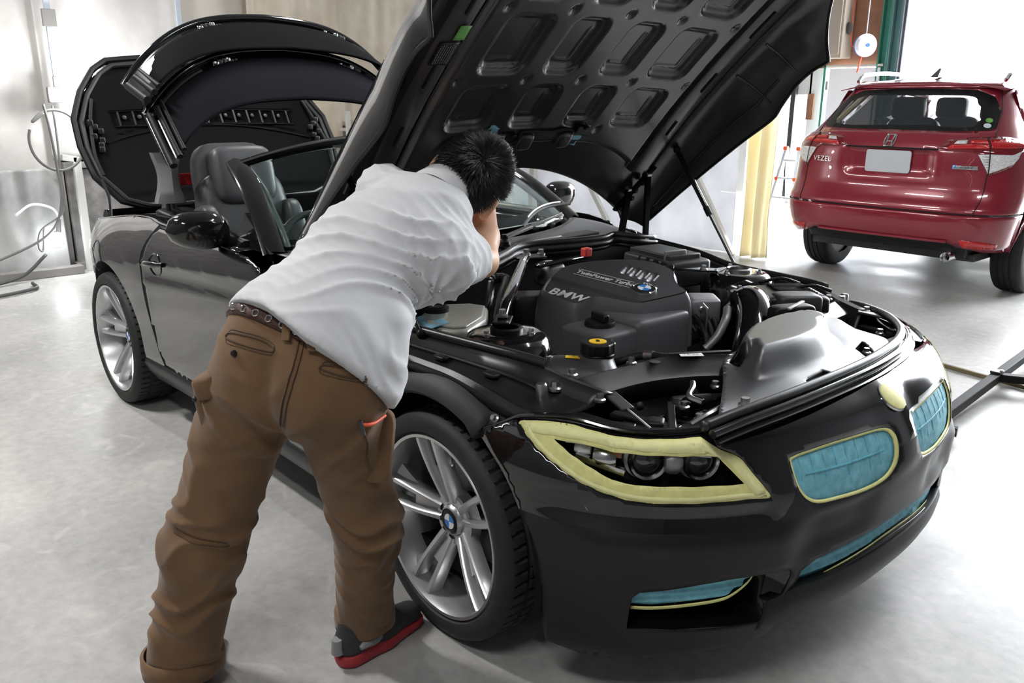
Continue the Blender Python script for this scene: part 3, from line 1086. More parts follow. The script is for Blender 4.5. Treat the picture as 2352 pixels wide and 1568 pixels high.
# beyond the doors: a parked van, shrubs, fence
root = thing('parked_van', 'blue grey van parked outside the narrow side door', 'van', (-8.6, 15.5, -0.1))
prof = [(-2.1, 0.3), (2.0, 0.3), (2.1, 0.75), (1.75, 1.0), (1.2, 1.75), (-1.9, 1.85), (-2.1, 1.2)]
mb = MB(); mb.prism(prof, -0.85, 0.85, Matrix.Rotation(PI / 2, 4, 'X')); mb.build('body', 'far_blue', root, bevel=0.06)
for s in (-1, 1):
    for x in (-1.3, 1.3):
        mb = MB(); mb.lathe([(0.0, -0.1), (0.3, -0.1), (0.32, 0), (0.3, 0.1), (0.0, 0.1)], (x, s * 0.78, 0.32), (0, 1, 0), 24); mb.build('wheel', 'rubber', root)
    mb = MB(); mb.box((0.0, s * 0.852, 1.35), (2.2, 0.012, 0.5)); mb.build('side_window', 'tinted_glass', root, bevel=0.004)
def shrub(loc, r, label):
    rng = random.Random(int(loc[0] * 10))
    root = thing('shrub', label, 'shrub', loc, group=None)
    mb = MB()
    for _ in range(260):
        a, b = rng.uniform(0, 2 * PI), math.acos(rng.uniform(-0.6, 1))
        q = Vector((math.sin(b) * math.cos(a), math.sin(b) * math.sin(a), math.cos(b) + 0.7)) * r * rng.uniform(0.6, 1.0)
        e = Vector((rng.uniform(-1, 1), rng.uniform(-1, 1), rng.uniform(-1, 1))).normalized() * 0.22 * r
        g = e.cross(Vector((rng.uniform(-1, 1), rng.uniform(-1, 1), 1))).normalized() * 0.1 * r
        mb.add([q - e, q + g, q + e, q - g], [(0, 1, 2, 3)])
    mb.build('foliage', 'outdoor_green', root)
    mb = MB(); mb.cyl((0, 0, 0), (0, 0, r), 0.06 * r, 0.04 * r); mb.build('stem', 'wood_panel', root)
shrub((-7.6, 26, -0.1), 1.0, 'rounded green shrub far outside the garage opening')
shrub((-5.4, 27, -0.1), 1.3, 'larger green shrub far outside the garage opening')

# ceiling lamps: fluorescent battens, the last one added to brighten the sheet wall
k = 0
for (x, y, pw, lab) in ((-2.4, -2.4, 85, 'fluorescent batten over the door side of the sports car'), (1.4, -2.9, 26, 'fluorescent batten over the workshop side wall'),
                   (-2.2, 1.2, 34, 'fluorescent batten over the open boot'), (1.2, 1.0, 10, 'fluorescent batten over the bonnet'), (-4.7, -1.2, 40, 'added fluorescent batten brightening the white sheet wall')):
    root = thing('ceiling_lamp', lab, 'lamp', (x, y, 3.62))
    mb = MB(); mb.box((0, 0, 0.04), (1.3, 0.16, 0.06)); mb.build('housing', 'white_paint', root, bevel=0.004)
    for s in (-1, 1):
        mb = MB(); mb.cyl((s * 0.5, 0, 0.06), (s * 0.5, 0, 1.88), 0.008); mb.build('hanging_rod', 'bracket_grey', root)
        mb = MB(); mb.cyl((-0.6, s * 0.045, -0.01), (0.6, s * 0.045, -0.01), 0.014); mb.build('tube', 'lamp_white', root)
    area_light('ceiling_lamp_light', (x, y, 3.57), (x, y, 0), 1.25, pw, (1.0, 0.975, 0.94), 0.16)
# ================================================================== BLACK SPORTS CAR (x forward, y left, origin under the front axle)
car = thing('sports_car', 'black two-seat sports car with its bonnet, boot lid and folding roof all open', 'car')

# ---------------------------------------------------------------- front bumper
XF = ((.10, .73), (.15, .772), (.20, .80), (.26, .822), (.33, .838), (.43, .846), (.50, .852), (.56, .846), (.61, .832), (.65, .811), (.70, .778), (.74, .716), (.78, .66))
BW = ((.1, .84), (.2, .862), (.4, .878), (.6, .876), (.66, .862), (.7, .84), (.78, .78))
def nose0(th, z, k=0.0):
    A = interp(XF, z) - 0.15 + k
    B = interp(BW, z) + k
    s, c = math.sin(th), math.cos(th)
    y = -B * math.copysign(abs(s) ** (2 / 2.3), s)
    return Vector((0.15 + A * max(c, 0) ** (2 / 2.3), y, z))
def nose_relief(th, z):
    t = abs(th)
    r = 0.016 * sstep(.40, .50, t) * (1 - sstep(1.05, 1.25, t)) * (1 - sstep(.47, .515, z)) * sstep(.10, .2, z)
    r -= 0.010 * sstep(.505, .53, z) * (1 - sstep(.54, .57, z)) * sstep(.5, .6, t) * (1 - sstep(1.2, 1.35, t))
    r += 0.012 * (1 - sstep(.0, .09, t)) * sstep(.5, .56, z)
    r -= 0.012 * sstep(.10, .2, t) * (1 - sstep(.34, .44, t)) * sstep(.40, .44, z) * (1 - sstep(.49, .52, z))
    return r
def nose(th, z, off=0.0):
    return nose0(th, z, off + nose_relief(th, z))
def mirror_th(L):
    return [(-a, b) for a, b in L]

LAMP = [(1.381, .701), (1.363, .708), (1.251, .717), (1.164, .717), (1.042, .707), (.946, .703), (.852, .703), (.730, .705), (.683, .684), (.615, .662), (.583, .630), (.539, .582), (.540, .572), (.637, .575), (.782, .574), (.927, .575), (1.019, .583), (1.128, .605), (1.211, .633), (1.297, .664)]
_l = LAMP
LAMP = spline(_l[0:8], 4)[:-1] + spline(_l[7:13], 4)[:-1] + spline(_l[12:] + [_l[0]], 4)[:-1]
LAMP_LOW = spline(_l[8:13], 4)[:-1] + spline(_l[12:] + [_l[0]], 4)[:-1]
LENS = [(1.234, .686), (1.106, .684), (1.027, .676), (.916, .673), (.711, .670), (.684, .667), (.652, .642), (.614, .609), (.691, .610), (.808, .611), (.953, .612), (1.029, .620), (1.089, .638), (1.166, .662)]
KIDNEY = [(.452, .637), (.435, .648), (.371, .653), (.271, .656), (.139, .653), (.060, .646), (.040, .632), (.036, .611), (.042, .576), (.060, .545), (.095, .529), (.179, .524), (.291, .529), (.371, .534), (.417, .553), (.444, .588)]
KIDNEY = spline(KIDNEY, 3, True)
DUCT = [(.958, .254), (.804, .253), (.617, .248), (.520, .247), (.475, .283), (.439, .356), (.439, .375), (.475, .387), (.567, .390), (.651, .389), (.738, .382), (.847, .369), (.930, .360), (.951, .345), (.958, .317)]
BLUE = [(.955, .312), (.951, .344), (.930, .358), (.847, .368), (.738, .381), (.651, .388), (.567, .389), (.584, .368), (.622, .343), (.665, .329), (.775, .320), (.884, .313)]
INTAKE_R = [(.417, .309), (.396, .361), (.348, .382), (.200, .392), (.078, .397), (0, .398)]
INTAKE_B = [(0, .338), (.03, .338), (.120, .332), (.237, .324), (.342, .311)]
INTAKE = INTAKE_R + [(-a, b) for a, b in INTAKE_R[-2::-1]] + [(-a, b) for a, b in INTAKE_B[::-1]] + INTAKE_B[1:]
FOG = [(.79 + .10 * math.cos(a) * 0.95, .178 + .016 * math.sin(a)) for a in np.linspace(0, 2 * PI, 20)[:-1]]
TOW = spline([(.531, .460), (.478, .454), (.437, .430), (.445, .410), (.506, .415)], 4, True)
half = [(0, .747), (.176, .742), (.385, .733), (.569, .723), (.70, .712)] + LAMP_LOW + [LAMP[0], (1.40, .703), (1.47, .680), (1.525, .660)] + spline([(1.53, .656), (1.47, .625), (1.41, .582), (1.352, .508), (1.310, .42), (1.285, .331), (1.262, .24), (1.243, .159)], 5) + spline([(1.20, .156), (1.094, .151), (.912, .147), (.683, .158), (.538, .176), (.43, .193), (.3, .20), (.1, .202), (0, .202)], 4)
outline = half + [(-a, b) for a, b in half[-2:0:-1]]
GLOSS = [(1.352, .508), (1.187, .501), (.946, .502), (.77, .503), (.632, .499), (.53, .505), (.49, .525), (.46, .555), (.444, .588)]
GL2 = [(.036, .60), (0, .60), (-.036, .60)]
V, F = cdt_patch(outline, [KIDNEY, mirror_th(KIDNEY), DUCT, mirror_th(DUCT), INTAKE], (0.022, 0.014), [GLOSS, mirror_th(GLOSS), GL2])
bumper = mesh_object('front_bumper', [nose(a, b) for a, b in V], F, 'gloss_black_paint', car, angle=60, thick=0.004, toff=-1)
bumper.data.materials.append(MATS['satin_black_paint'])
def gloss_z(t):
    t = abs(t)
    if t < .444:
        return .60
    xs = sorted((a, b) for a, b in GLOSS)
    return float(np.interp(t, [q[0] for q in xs], [q[1] for q in xs]))
Va = np.array(V)
for pl in bumper.data.polygons:
    c = Va[list(pl.vertices)].mean(0)
    if c[1] < gloss_z(c[0]):
        pl.material_index = 1

def pocket(name, loop, depth, material, parent, back=True, flare=0.0, step=(0.03, 0.02)):
    """recess behind a hole in the nose: side walls plus back"""
    n = len(loop)
    cx = sum(p[0] for p in loop) / n
    cz = sum(p[1] for p in loop) / n
    rows = []
    for k in range(5):
        t = k / 4
        rows.append([nose(cx + (a - cx) * (1 - flare * t), cz + (b - cz) * (1 - flare * t)) + Vector((-depth * t, 0, 0)) for a, b in loop])
    mb = MB(); mb.grid(rows, closed_u=True)
    mb.build(name, material, parent, angle=50)
    if back:
        L2 = [(cx + (a - cx) * (1 - flare), cz + (b - cz) * (1 - flare)) for a, b in loop]
        patch(name + '_back', L2, lambda a, b: nose(a, b) + Vector((-depth, 0, 0)), material, parent, step=step)

def strip_along(loop, w, off, closed=True, inner=None):
    """ribbon between loop and the loop shrunk by w, in (angle, height) space"""
    n = len(loop)
    L = [np.array(p) for p in loop]
    res = []
    for i in range(n):
        a, b = L[i - 1 if (closed or i) else 0], L[(i + 1) % n if (closed or i + 1 < n) else n - 1]
        d = (b - a) * np.array([0.75, 1.0])
        d /= max(1e-9, np.linalg.norm(d))
        res.append(L[i] + np.array([d[1] / 0.75, -d[0]]) * w)
    return [tuple(q) for q in res]

for sgn, KL, side in ((1, KIDNEY, 'right'), (-1, mirror_th(KIDNEY), 'left')):
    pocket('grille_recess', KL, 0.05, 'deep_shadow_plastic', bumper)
    cx, cz = sgn * .25, .59
    dom = lambda a, b: nose(a, b, -0.006) + Vector((0.0012 * math.sin(a * 60 + 3 * math.sin(b * 40)) * math.sin(b * 110), 0, 0))
    kt = patch('grille_masking', KL, dom, 'blue_tape', bumper, step=(0.014, 0.008), angle=80)
    kt['label'] = 'blue masking film over the kidney grille'
    # slats of the grille showing through the film
    for j in range(8):
        a = sgn * (.10 + .045 * j)
        zs = [b for b in np.linspace(.56 + .004 * j, .642, 9)]
        mb = MB(); mb.tube([nose(a, z, -0.0085) for z in zs], 0.0035, 6); mb.build('grille_slat', 'blue_tape_pale', kt)
    mb = MB(); mb.tube([nose(sgn * a, .60 + .02 * (a - .25), -0.006) for a in np.linspace(.08, .40, 12)], 0.003, 6); mb.build('tape_edge', 'blue_tape_pale', kt)
    # yellow tape around it
    n = len(KL)
    inner = [(cx + (a - cx) * 0.955, cz + (b - cz) * 0.90) for a, b in KL]
    rows = [[nose(a, b, 0.0025) for a, b in KL], [nose(a, b, -0.002) for a, b in inner]]
    mb = MB(); mb.grid(rows, closed_u=True); mb.build('grille_tape', 'yellow_tape', bumper, thick=0.001)
    pocket('duct', DUCT if sgn > 0 else mirror_th(DUCT), 0.14, 'gloss_black_paint', bumper, flare=0.12)
    BL = BLUE if sgn > 0 else mirror_th(BLUE)
    bt = patch('duct_masking', BL, lambda a, b: nose(a, b, -0.018) + Vector((0.004 * math.sin(b * 320 + a * 12), 0, 0)), 'blue_tape', bumper, step=(0.016, 0.005), angle=80)
    bt['label'] = 'blue masking film in the side duct'
    low = [(.955, .312), (.884, .313), (.775, .320), (.665, .329), (.622, .343), (.584, .368), (.567, .389)]
    if sgn < 0:
        low = mirror_th(low)
    low = spline(low, 4)
    mb = MB(); mb.grid([[nose(a, b, -0.012) for a, b in low], [nose(a, b - 0.010, -0.014) for a, b in low]]); mb.build('duct_tape', 'yellow_tape', bumper, thick=0.001)
    TL = TOW if sgn > 0 else mirror_th(TOW)
    mb = MB(); mb.tube([nose(a, b, 0.0) for a, b in TL], 0.0016, 6, closed=True); mb.build('tow_cover_gap', 'deep_shadow_plastic', bumper)
    if sgn > 0:
        patch('tow_cover', [(a + (0.482 - a) * .06, b + (.435 - b) * .06) for a, b in TL], lambda a, b: nose(a, b, 0.0008), 'satin_black_paint', bumper, step=(0.02, 0.01))
    fl = FOG if sgn > 0 else mirror_th(FOG)
    patch('brake_vent', fl, lambda a, b: nose(a, b, 0.0012), 'deep_shadow_plastic', bumper, step=(0.02, 0.006))
# headlamp washer flap lines
mb = MB(); mb.tube(spline([nose(1.02, .553, .001), nose(.93, .546, .001), nose(.88, .52, .001), nose(.90, .508, .001)], 6), 0.0013, 6)
mb.tube(spline([nose(1.13, .556, .001), nose(1.10, .525, .001), nose(1.07, .510, .001)], 6), 0.0013, 6)
mb.build('washer_flap_gap', 'bare_metal', bumper)
# centre lower intake
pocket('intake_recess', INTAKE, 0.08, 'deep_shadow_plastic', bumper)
it = patch('intake_masking', INTAKE, lambda a, b: nose(a, b, -0.014) + Vector((0.005 * math.sin(b * 240 + 2.2 * math.sin(a * 5)), 0, 0)), 'blue_tape', bumper, step=(0.02, 0.006), angle=80)
it['label'] = 'blue masking film across the lower intake'
low = spline([(-a, b) for a, b in INTAKE_B[::-1]] + INTAKE_B[1:], 4)
mb = MB(); mb.grid([[nose(a, b + 0.007, -0.004) for a, b in low], [nose(a, b - 0.001, -0.004) for a, b in low]]); mb.build('intake_tape', 'yellow_tape_bright', bumper, thick=0.001)
# front lip spoiler under the intake
rows = []
ths = np.linspace(-.52, .52, 61)
for (dz, off) in ((.128, -.012), (.125, .012), (.10, .022), (.07, .024), (.04, .020), (.012, .012), (0, .0), (.0, -.05)):
    rows.append([nose0(t, .198 + dz + (0.0 if abs(t) < .4 else -.02 * sstep(.4, .52, abs(t))), off) for t in ths])
mb = MB(); mb.grid(rows); mb.build('front_lip', 'black_plastic', bumper, angle=50, thick=0.003)
# licence-plate-free nose badge, masked with tape
em = nose(0, .70)
nrm = (nose(0, .70, .05) - nose(0, .70)).normalized()
nrm = Vector((0.62, 0, 0.785)).normalized()
mb = MB(); mb.lathe([(0.0, 0.004), (0.034, 0.004), (0.042, 0.0015), (0.042, -0.004)], em + nrm * 0.003, nrm, 40); badge = mb.build('nose_badge', 'chrome', car)
badge['label'] = 'round nose badge covered with yellow tape'
mb = MB(); mb.lathe([(0.0, 0.0075), (0.030, 0.007), (0.0385, 0.0045), (0.0395, 0.002)], em + nrm * 0.003, nrm, 28); mb.build('badge_tape', 'yellow_tape', badge)
mb = MB(); mb.tube(spline([nose(.025, .725, .001), nose(.03, .705, .001), nose(.05, .68, .001)], 4), 0.001, 6); mb.build('nose_crease', 'gloss_black_paint', badge)

# ---------------------------------------------------------------- headlamps
def headlamp(sg):
    def S(a, b, off=0.0):
        return nose0(sg * a, b, off)
    lamp_in = LENS
    n = 40
    bowl = patch('headlamp', LAMP, lambda a, b: S(a, b, -0.075 * min(1.0, 1.0)), 'black_plastic', car, step=(0.03, 0.015), thick=0.003)
    bowl['label'] = 'headlamp unit framed by yellow masking tape'
    # housing walls
    loop = resample(LAMP, 0.02)
    mb = MB(); mb.grid([[S(a, b, -0.001) for a, b in loop], [S(a, b, -0.075) for a, b in loop]], closed_u=True); mb.build('lamp_housing', 'black_plastic', bowl)
    ctr = (.93, .64)
    # tape frame: between outer outline and window, in two overlapping layers
    holes = [LENS]
    patch('tape_frame', LAMP, lambda a, b: S(a, b, 0.0035 + 0.0012 * math.sin(a * 55 + b * 180)), 'yellow_tape', bowl, holes=holes, step=(0.016, 0.008), thick=0.0008, angle=70)
    top = [(1.365, .706), (1.25, .715), (1.164, .715), (1.042, .705), (.946, .701), (.852, .701), (.735, .703), (.70, .690), (.72, .676), (.916, .681), (1.03, .686), (1.12, .693), (1.25, .693), (1.33, .69)]
    patch('tape_top', top, lambda a, b: S(a, b, 0.006 + 0.0012 * math.sin(a * 70)), 'yellow_tape_bright', bowl, step=(0.02, 0.01), thick=0.0006)
    low = [(1.36, .699), (1.29, .667), (1.211, .637), (1.128, .609), (1.019, .587), (.927, .579), (.782, .578), (.637, .579), (.548, .576)]
    lo2 = [(a + .0, b + .011) for a, b in low]
    mb = MB(); mb.grid([[S(a, b, 0.006) for a, b in spline(low, 4)], [S(a, b, 0.006) for a, b in spline(lo2, 4)]]); mb.build('tape_lower', 'yellow_tape_bright', bowl, thick=0.0006)
    ins = [(.735, .70), (.68, .682), (.617, .658), (.59, .630), (.55, .585)]
    in2 = [(a + .035, b - .004) for a, b in ins]
    mb = MB(); mb.grid([[S(a, b, 0.0065) for a, b in spline(ins, 4)], [S(a, b, 0.0065) for a, b in spline(in2, 4)]]); mb.build('tape_inner', 'yellow_tape_bright', bowl, thick=0.0006)
    patch('lens', LENS, lambda a, b: S(a, b, -0.002), 'headlamp_clear', bowl, step=(0.03, 0.015))
    # projectors
    for (a, b, r) in ((.918, .646, .040), (.735, .643, .038)):
        c = S(a, b, -0.055)
        ax = (S(a, b, 0.0) - S(a, b, -0.06)).normalized()
        ax = (ax + Vector((0.5, -0.05 * sg, 0.0))).normalized()
        mb = MB(); mb.lathe([(r * 0.86, -.01), (r * 1.12, 0.0), (r * 1.15, .018), (r * 1.06, .026), (r * 0.92, .022), (r * .88, .008)], c, ax, 40); ring = mb.build('projector_ring', 'reflector_chrome', bowl)
        mb = MB(); mb.lathe([(r * .9, 0.006), (r * .84, .014), (r * .62, .022), (r * .3, .027), (0.0, .0285)], c, ax, 40); mb.build('projector_lens', 'projector_glass', bowl)
        mb = MB(); mb.lathe([(r * 1.16, .004), (r * 1.3, .0), (r * 1.34, -.02)], c, ax, 40); mb.build('light_ring', 'clear_lens', bowl)
    # bright reflector barrels and amber piece towards the wing
    for (a0, a1, b0, r, m) in ((1.02, 1.10, .650, .026, 'reflector_chrome'), (.80, .855, .650, .032, 'cast_alloy'), (1.11, 1.17, .664, .016, 'clear_lens')):
        mb = MB(); mb.tube([S(a, b0 + .01 * (a - a0), -0.035) for a in np.linspace(a0, a1, 5)], [r * .8, r, r, r, r * .8], 18); mb.build('reflector', m, bowl)
    mb = MB(); mb.tube([S(a, .664, -0.022) for a in np.linspace(1.0, 1.05, 4)], 0.010, 12); mb.build('side_marker', 'amber_plastic', bowl)
    mb = MB(); mb.bar(S(.70, .665, -.012), S(1.2, .683, -.012), 0.012, 0.008); mb.build('brow', 'clear_lens', bowl)
    mb = MB(); mb.bar(S(1.16, .652, -.02), S(.99, .628, -.02), 0.014, 0.014); mb.build('light_bar', 'reflector_chrome', bowl)
    return bowl
headlamp(1)
headlamp(-1)
# black strip and sealing lip along the top of each headlamp
for sg in (1, -1):
    pts = [(1.52, .662), (1.41, .705), (1.37, .715), (1.251, .726), (1.164, .726), (1.042, .716), (.946, .712), (.852, .712), (.745, .714), (.66, .716), (.6, .72)]
    mb = MB(); mb.tube([nose0(sg * a, b, -0.004) for a, b in spline(pts, 4)], 0.006, 8); mb.build('headlamp_strip', 'gloss_black_paint', car)
    a_ = spline([(1.37, .712), (1.2, .72), (1.04, .713), (.85, .708), (.70, .712), (.60, .719)], 5)
    mb = MB(); mb.grid([[nose0(sg * a, b, -0.003) for a, b in a_], [nose0(sg * a, b + .004, -0.03) for a, b in a_], [nose0(sg * a, b - .012, -0.06) for a, b in a_]]); mb.build('headlamp_bridge', 'satin_black_paint', car, thick=0.002)

# ---------------------------------------------------------------- body sides
def side_y(x, z):
    w = interp(((-3.42, .20), (-3.38, .45), (-3.30, .62), (-3.18, .745), (-3.05, .80), (-2.9, .845), (-2.7, .887), (-2.5, .903), (-2.2, .898), (-1.9, .884), (-1.5, .878), (-1.0, .875), (-.6, .878), (.2, .88)), x)
    cr = interp(((-3.4, .70), (-2.4, .74), (-1.78, .785), (-.93, .847), (-.5, .86)), x)     # shoulder crease height
    dp = interp(((.10, .10), (.16, .075), (.25, .03), (.32, .012), (.45, .008), (.60, .002), (.70, 0.0)), z)
    if z > cr:
        t = z - cr
        dp = 0.004 + 0.16 * t + 3.2 * t * t
    elif z > cr - .10:
        t = (cr - z) / .10
        dp += 0.005 * (4 * t * (1 - t)) * (1 - sstep(-2.3, -2.0, -abs(x)) if False else 1.0) * sstep(-2.15, -1.9, x)
    # haunch over the rear wheel
    return -(w - dp)
RA, FA = 0.372, 0.386
def arch_pts(cx, cz, r, a0, a1, n=26):
    return [(cx + r * math.cos(a), cz + r * math.sin(a)) for a in np.linspace(math.radians(a0), math.radians(a1), n)]
def body_side(sg):
    nm = 'right' if sg > 0 else 'left'
    S = lambda x, z, k=0.0: Vector((x, sg * (side_y(x, z) - k), z))
    # rear quarter
    arch = arch_pts(-2.496, .318, RA, -20, 205)
    REDGE = spline([(-2.0, .905), (-2.035, .80), (-2.042, .68), (-2.02, .53), (-1.975, .40), (-1.925, .315)], 5)
    out = REDGE + [(-2.08, .20)] + arch + [(-2.95, .22), (-3.2, .24), (-3.38, .30), (-3.41, .45), (-3.41, .62), (-3.36, .76), (-3.22, .80), (-3.0, .822), (-2.8, .848), (-2.6, .875), (-2.36, .905), (-2.15, .915)]
    q = patch('rear_quarter', out, lambda x, z: S(x, z), 'gloss_black_paint', car, step=(0.03, 0.02), angle=50)
    al = arch
    mb = MB(); mb.grid([[S(x, z) for x, z in al], [S(x, z) + Vector((0, sg * .03, 0)) for x, z in al], [Vector((x, sg * -.62, z)) for x, z in arch_pts(-2.496, .318, RA + .01, -20, 205)]]); mb.build('wheel_arch', 'liner_plastic', q)
    # fuel flap seam
    if sg > 0:
        lp = [(-2.62 + .085 * math.cos(a), .70 + .07 * math.sin(a)) for a in np.linspace(0, 2 * PI, 28)[:-1]]
        mb = MB(); mb.tube([S(x, z, .0005) for x, z in lp], 0.0014, 6, closed=True); mb.build('fuel_flap_seam', 'deep_shadow_plastic', q)
        lp = [S(x, z, .001) for x, z in ((-2.93, .80), (-2.90, .84), (-2.80, .848), (-2.70, .83))]
    # door
    mb = MB(); mb.tube([S(a + .004, b, -.003) for a, b in REDGE], .005, 6); mb.build('door_gap', 'deep_shadow_plastic', q)
    out = [(a + .009, b) for a, b in REDGE] + [(-1.6, .305), (-1.2, .30), (-.86, .30), (-.84, .5), (-.86, .7), (-.90, .83), (-.95, .885), (-1.06, .905), (-1.4, .908), (-1.8, .908)]
    d = patch('door', out, lambda x, z: S(x, z, .001), 'gloss_black_paint', car, step=(0.03, 0.018), angle=50, thick=0.004)
    # handle with recess
    h0 = (-1.875, .762)
    hp = [(h0[0] + .062 * math.cos(a), h0[1] + .045 * math.sin(a)) for a in np.linspace(0, 2 * PI, 24)[:-1]]
    mb = MB(); mb.tube([S(x, z, .002) for x, z in hp], 0.003, 6, closed=True); mb.build('handle_rim', 'gloss_black_paint', d)
    patch('handle_cup', hp, lambda x, z: S(x, z, .0022 - 0.012 * (1 - min(1, ((x - h0[0]) / .062) ** 2 + ((z - h0[1]) / .045) ** 2))), 'gloss_black_paint', d, step=(0.01, 0.01))
    hb = [S(h0[0] + .09, h0[1] + .012, .004), S(h0[0] + .05, h0[1] + .01, .022), S(h0[0] - .02, h0[1] + .006, .028), S(h0[0] - .075, h0[1] + .0, .012)]
    mb = MB(); mb.tube(spline(hb, 5), [.010] * 5 + [.013] * 11, 10); hd = mb.build('door_handle', 'gloss_black_paint', d)
    # lower front wing behind the wheel
    arch = arch_pts(0, .32, FA, 104, 205)
    out = [(-.84, .30), (-.83, .5), (-.85, .7), (-.88, .83), (-.86, .868)] + [(-.6, .815), (-.35, .757), (-.1, .695)] + arch + [(-.45, .18), (-.83, .20)]
    w = patch('front_wing', out, lambda x, z: S(x, z), 'gloss_black_paint', car, step=(0.03, 0.02), angle=50, thick=0.003)
    # sill
    xs = np.linspace(-2.12, -.40, 40)
    rows = []
    for (z, k) in ((.315, -.012), (.30, .004), (.285, .012), (.25, .010), (.20, -.002), (.155, -.03), (.13, -.07), (.13, -.2)):
        rows.append([S(x, z, k) for x in xs])
    mb = MB(); mb.grid(rows); mb.build('sill_skirt', 'satin_black_paint', car, angle=40, thick=0.003)
    return q, d
for sg in (1, -1):
    body_side(sg)
# tail panel between quarters, rear deck sides
mb = MB()
ys = np.linspace(-.62, .62, 25)
rows = [[(-3.41 - .03 * (1 - (y / .62) ** 2), y, z) for y in ys] for z in (.25, .4, .55, .7, .78)]
rows.append([(-3.36 - .02 * (1 - (y / .62) ** 2), y, .82) for y in ys])
mb.grid(rows); mb.build('tail_panel', 'gloss_black_paint', car, angle=60, thick=0.004)

# dark floor pan box added to block light from below, boot floor, cabin tub
mb = MB()
mb.box((-1.5, 0, .17), (3.6, 1.55, .05))
mb.build('floor_pan_blocker', 'deep_shadow_plastic', car)
mb = MB()
mb.box((-2.98, 0, .45), (.72, 1.2, .04)); mb.box((-2.60, 0, .60), (.04, 1.2, .55))
mb.build('boot_floor', 'charcoal_fabric', car)
mb = MB()
mb.box((-1.55, 0, .28), (1.6, 1.35, .04)); mb.box((-.86, 0, .52), (.05, 1.4, .55))
for s in (-1, 1):
    mb.box((-1.55, s * .70, .52), (1.25, .10, .60))
mb.build('cabin_tub', 'charcoal_fabric', car)
# deck collar around cabin and boot: ledges from the quarter tops inward
for s in (-1, 1):
    pts = [(-1.15, .905), (-1.6, .908), (-2.0, .907), (-2.15, .915), (-2.36, .905), (-2.6, .875), (-2.8, .848), (-3.0, .822), (-3.22, .80)]
    pts = spline(pts, 4)
    rows = []
    for k, (dy, dz) in enumerate(((0, 0), (.02, .004), (.06, .002), (.10, -.01), (.13, -.05), (.135, -.16))):
        rows.append([(x, s * (side_y(x, z) + dy), z + dz) for x, z in pts])
    mb = MB(); mb.grid(rows); mb.build('deck_edge', 'gloss_black_paint', car, angle=45, thick=0.003)
    mb = MB(); mb.tube([(x, s * (side_y(x, z) + .115), z - .006) for x, z in pts], 0.011, 8); mb.build('deck_seal', 'seal_rubber', car)
    # wheel-well tubs inside the boot
    v, f = superbox((-2.55, s * .60, .58), (.75, .30, .50), .4)
    mesh_object('wheel_tub', v, f, 'charcoal_fabric', car, angle=180)

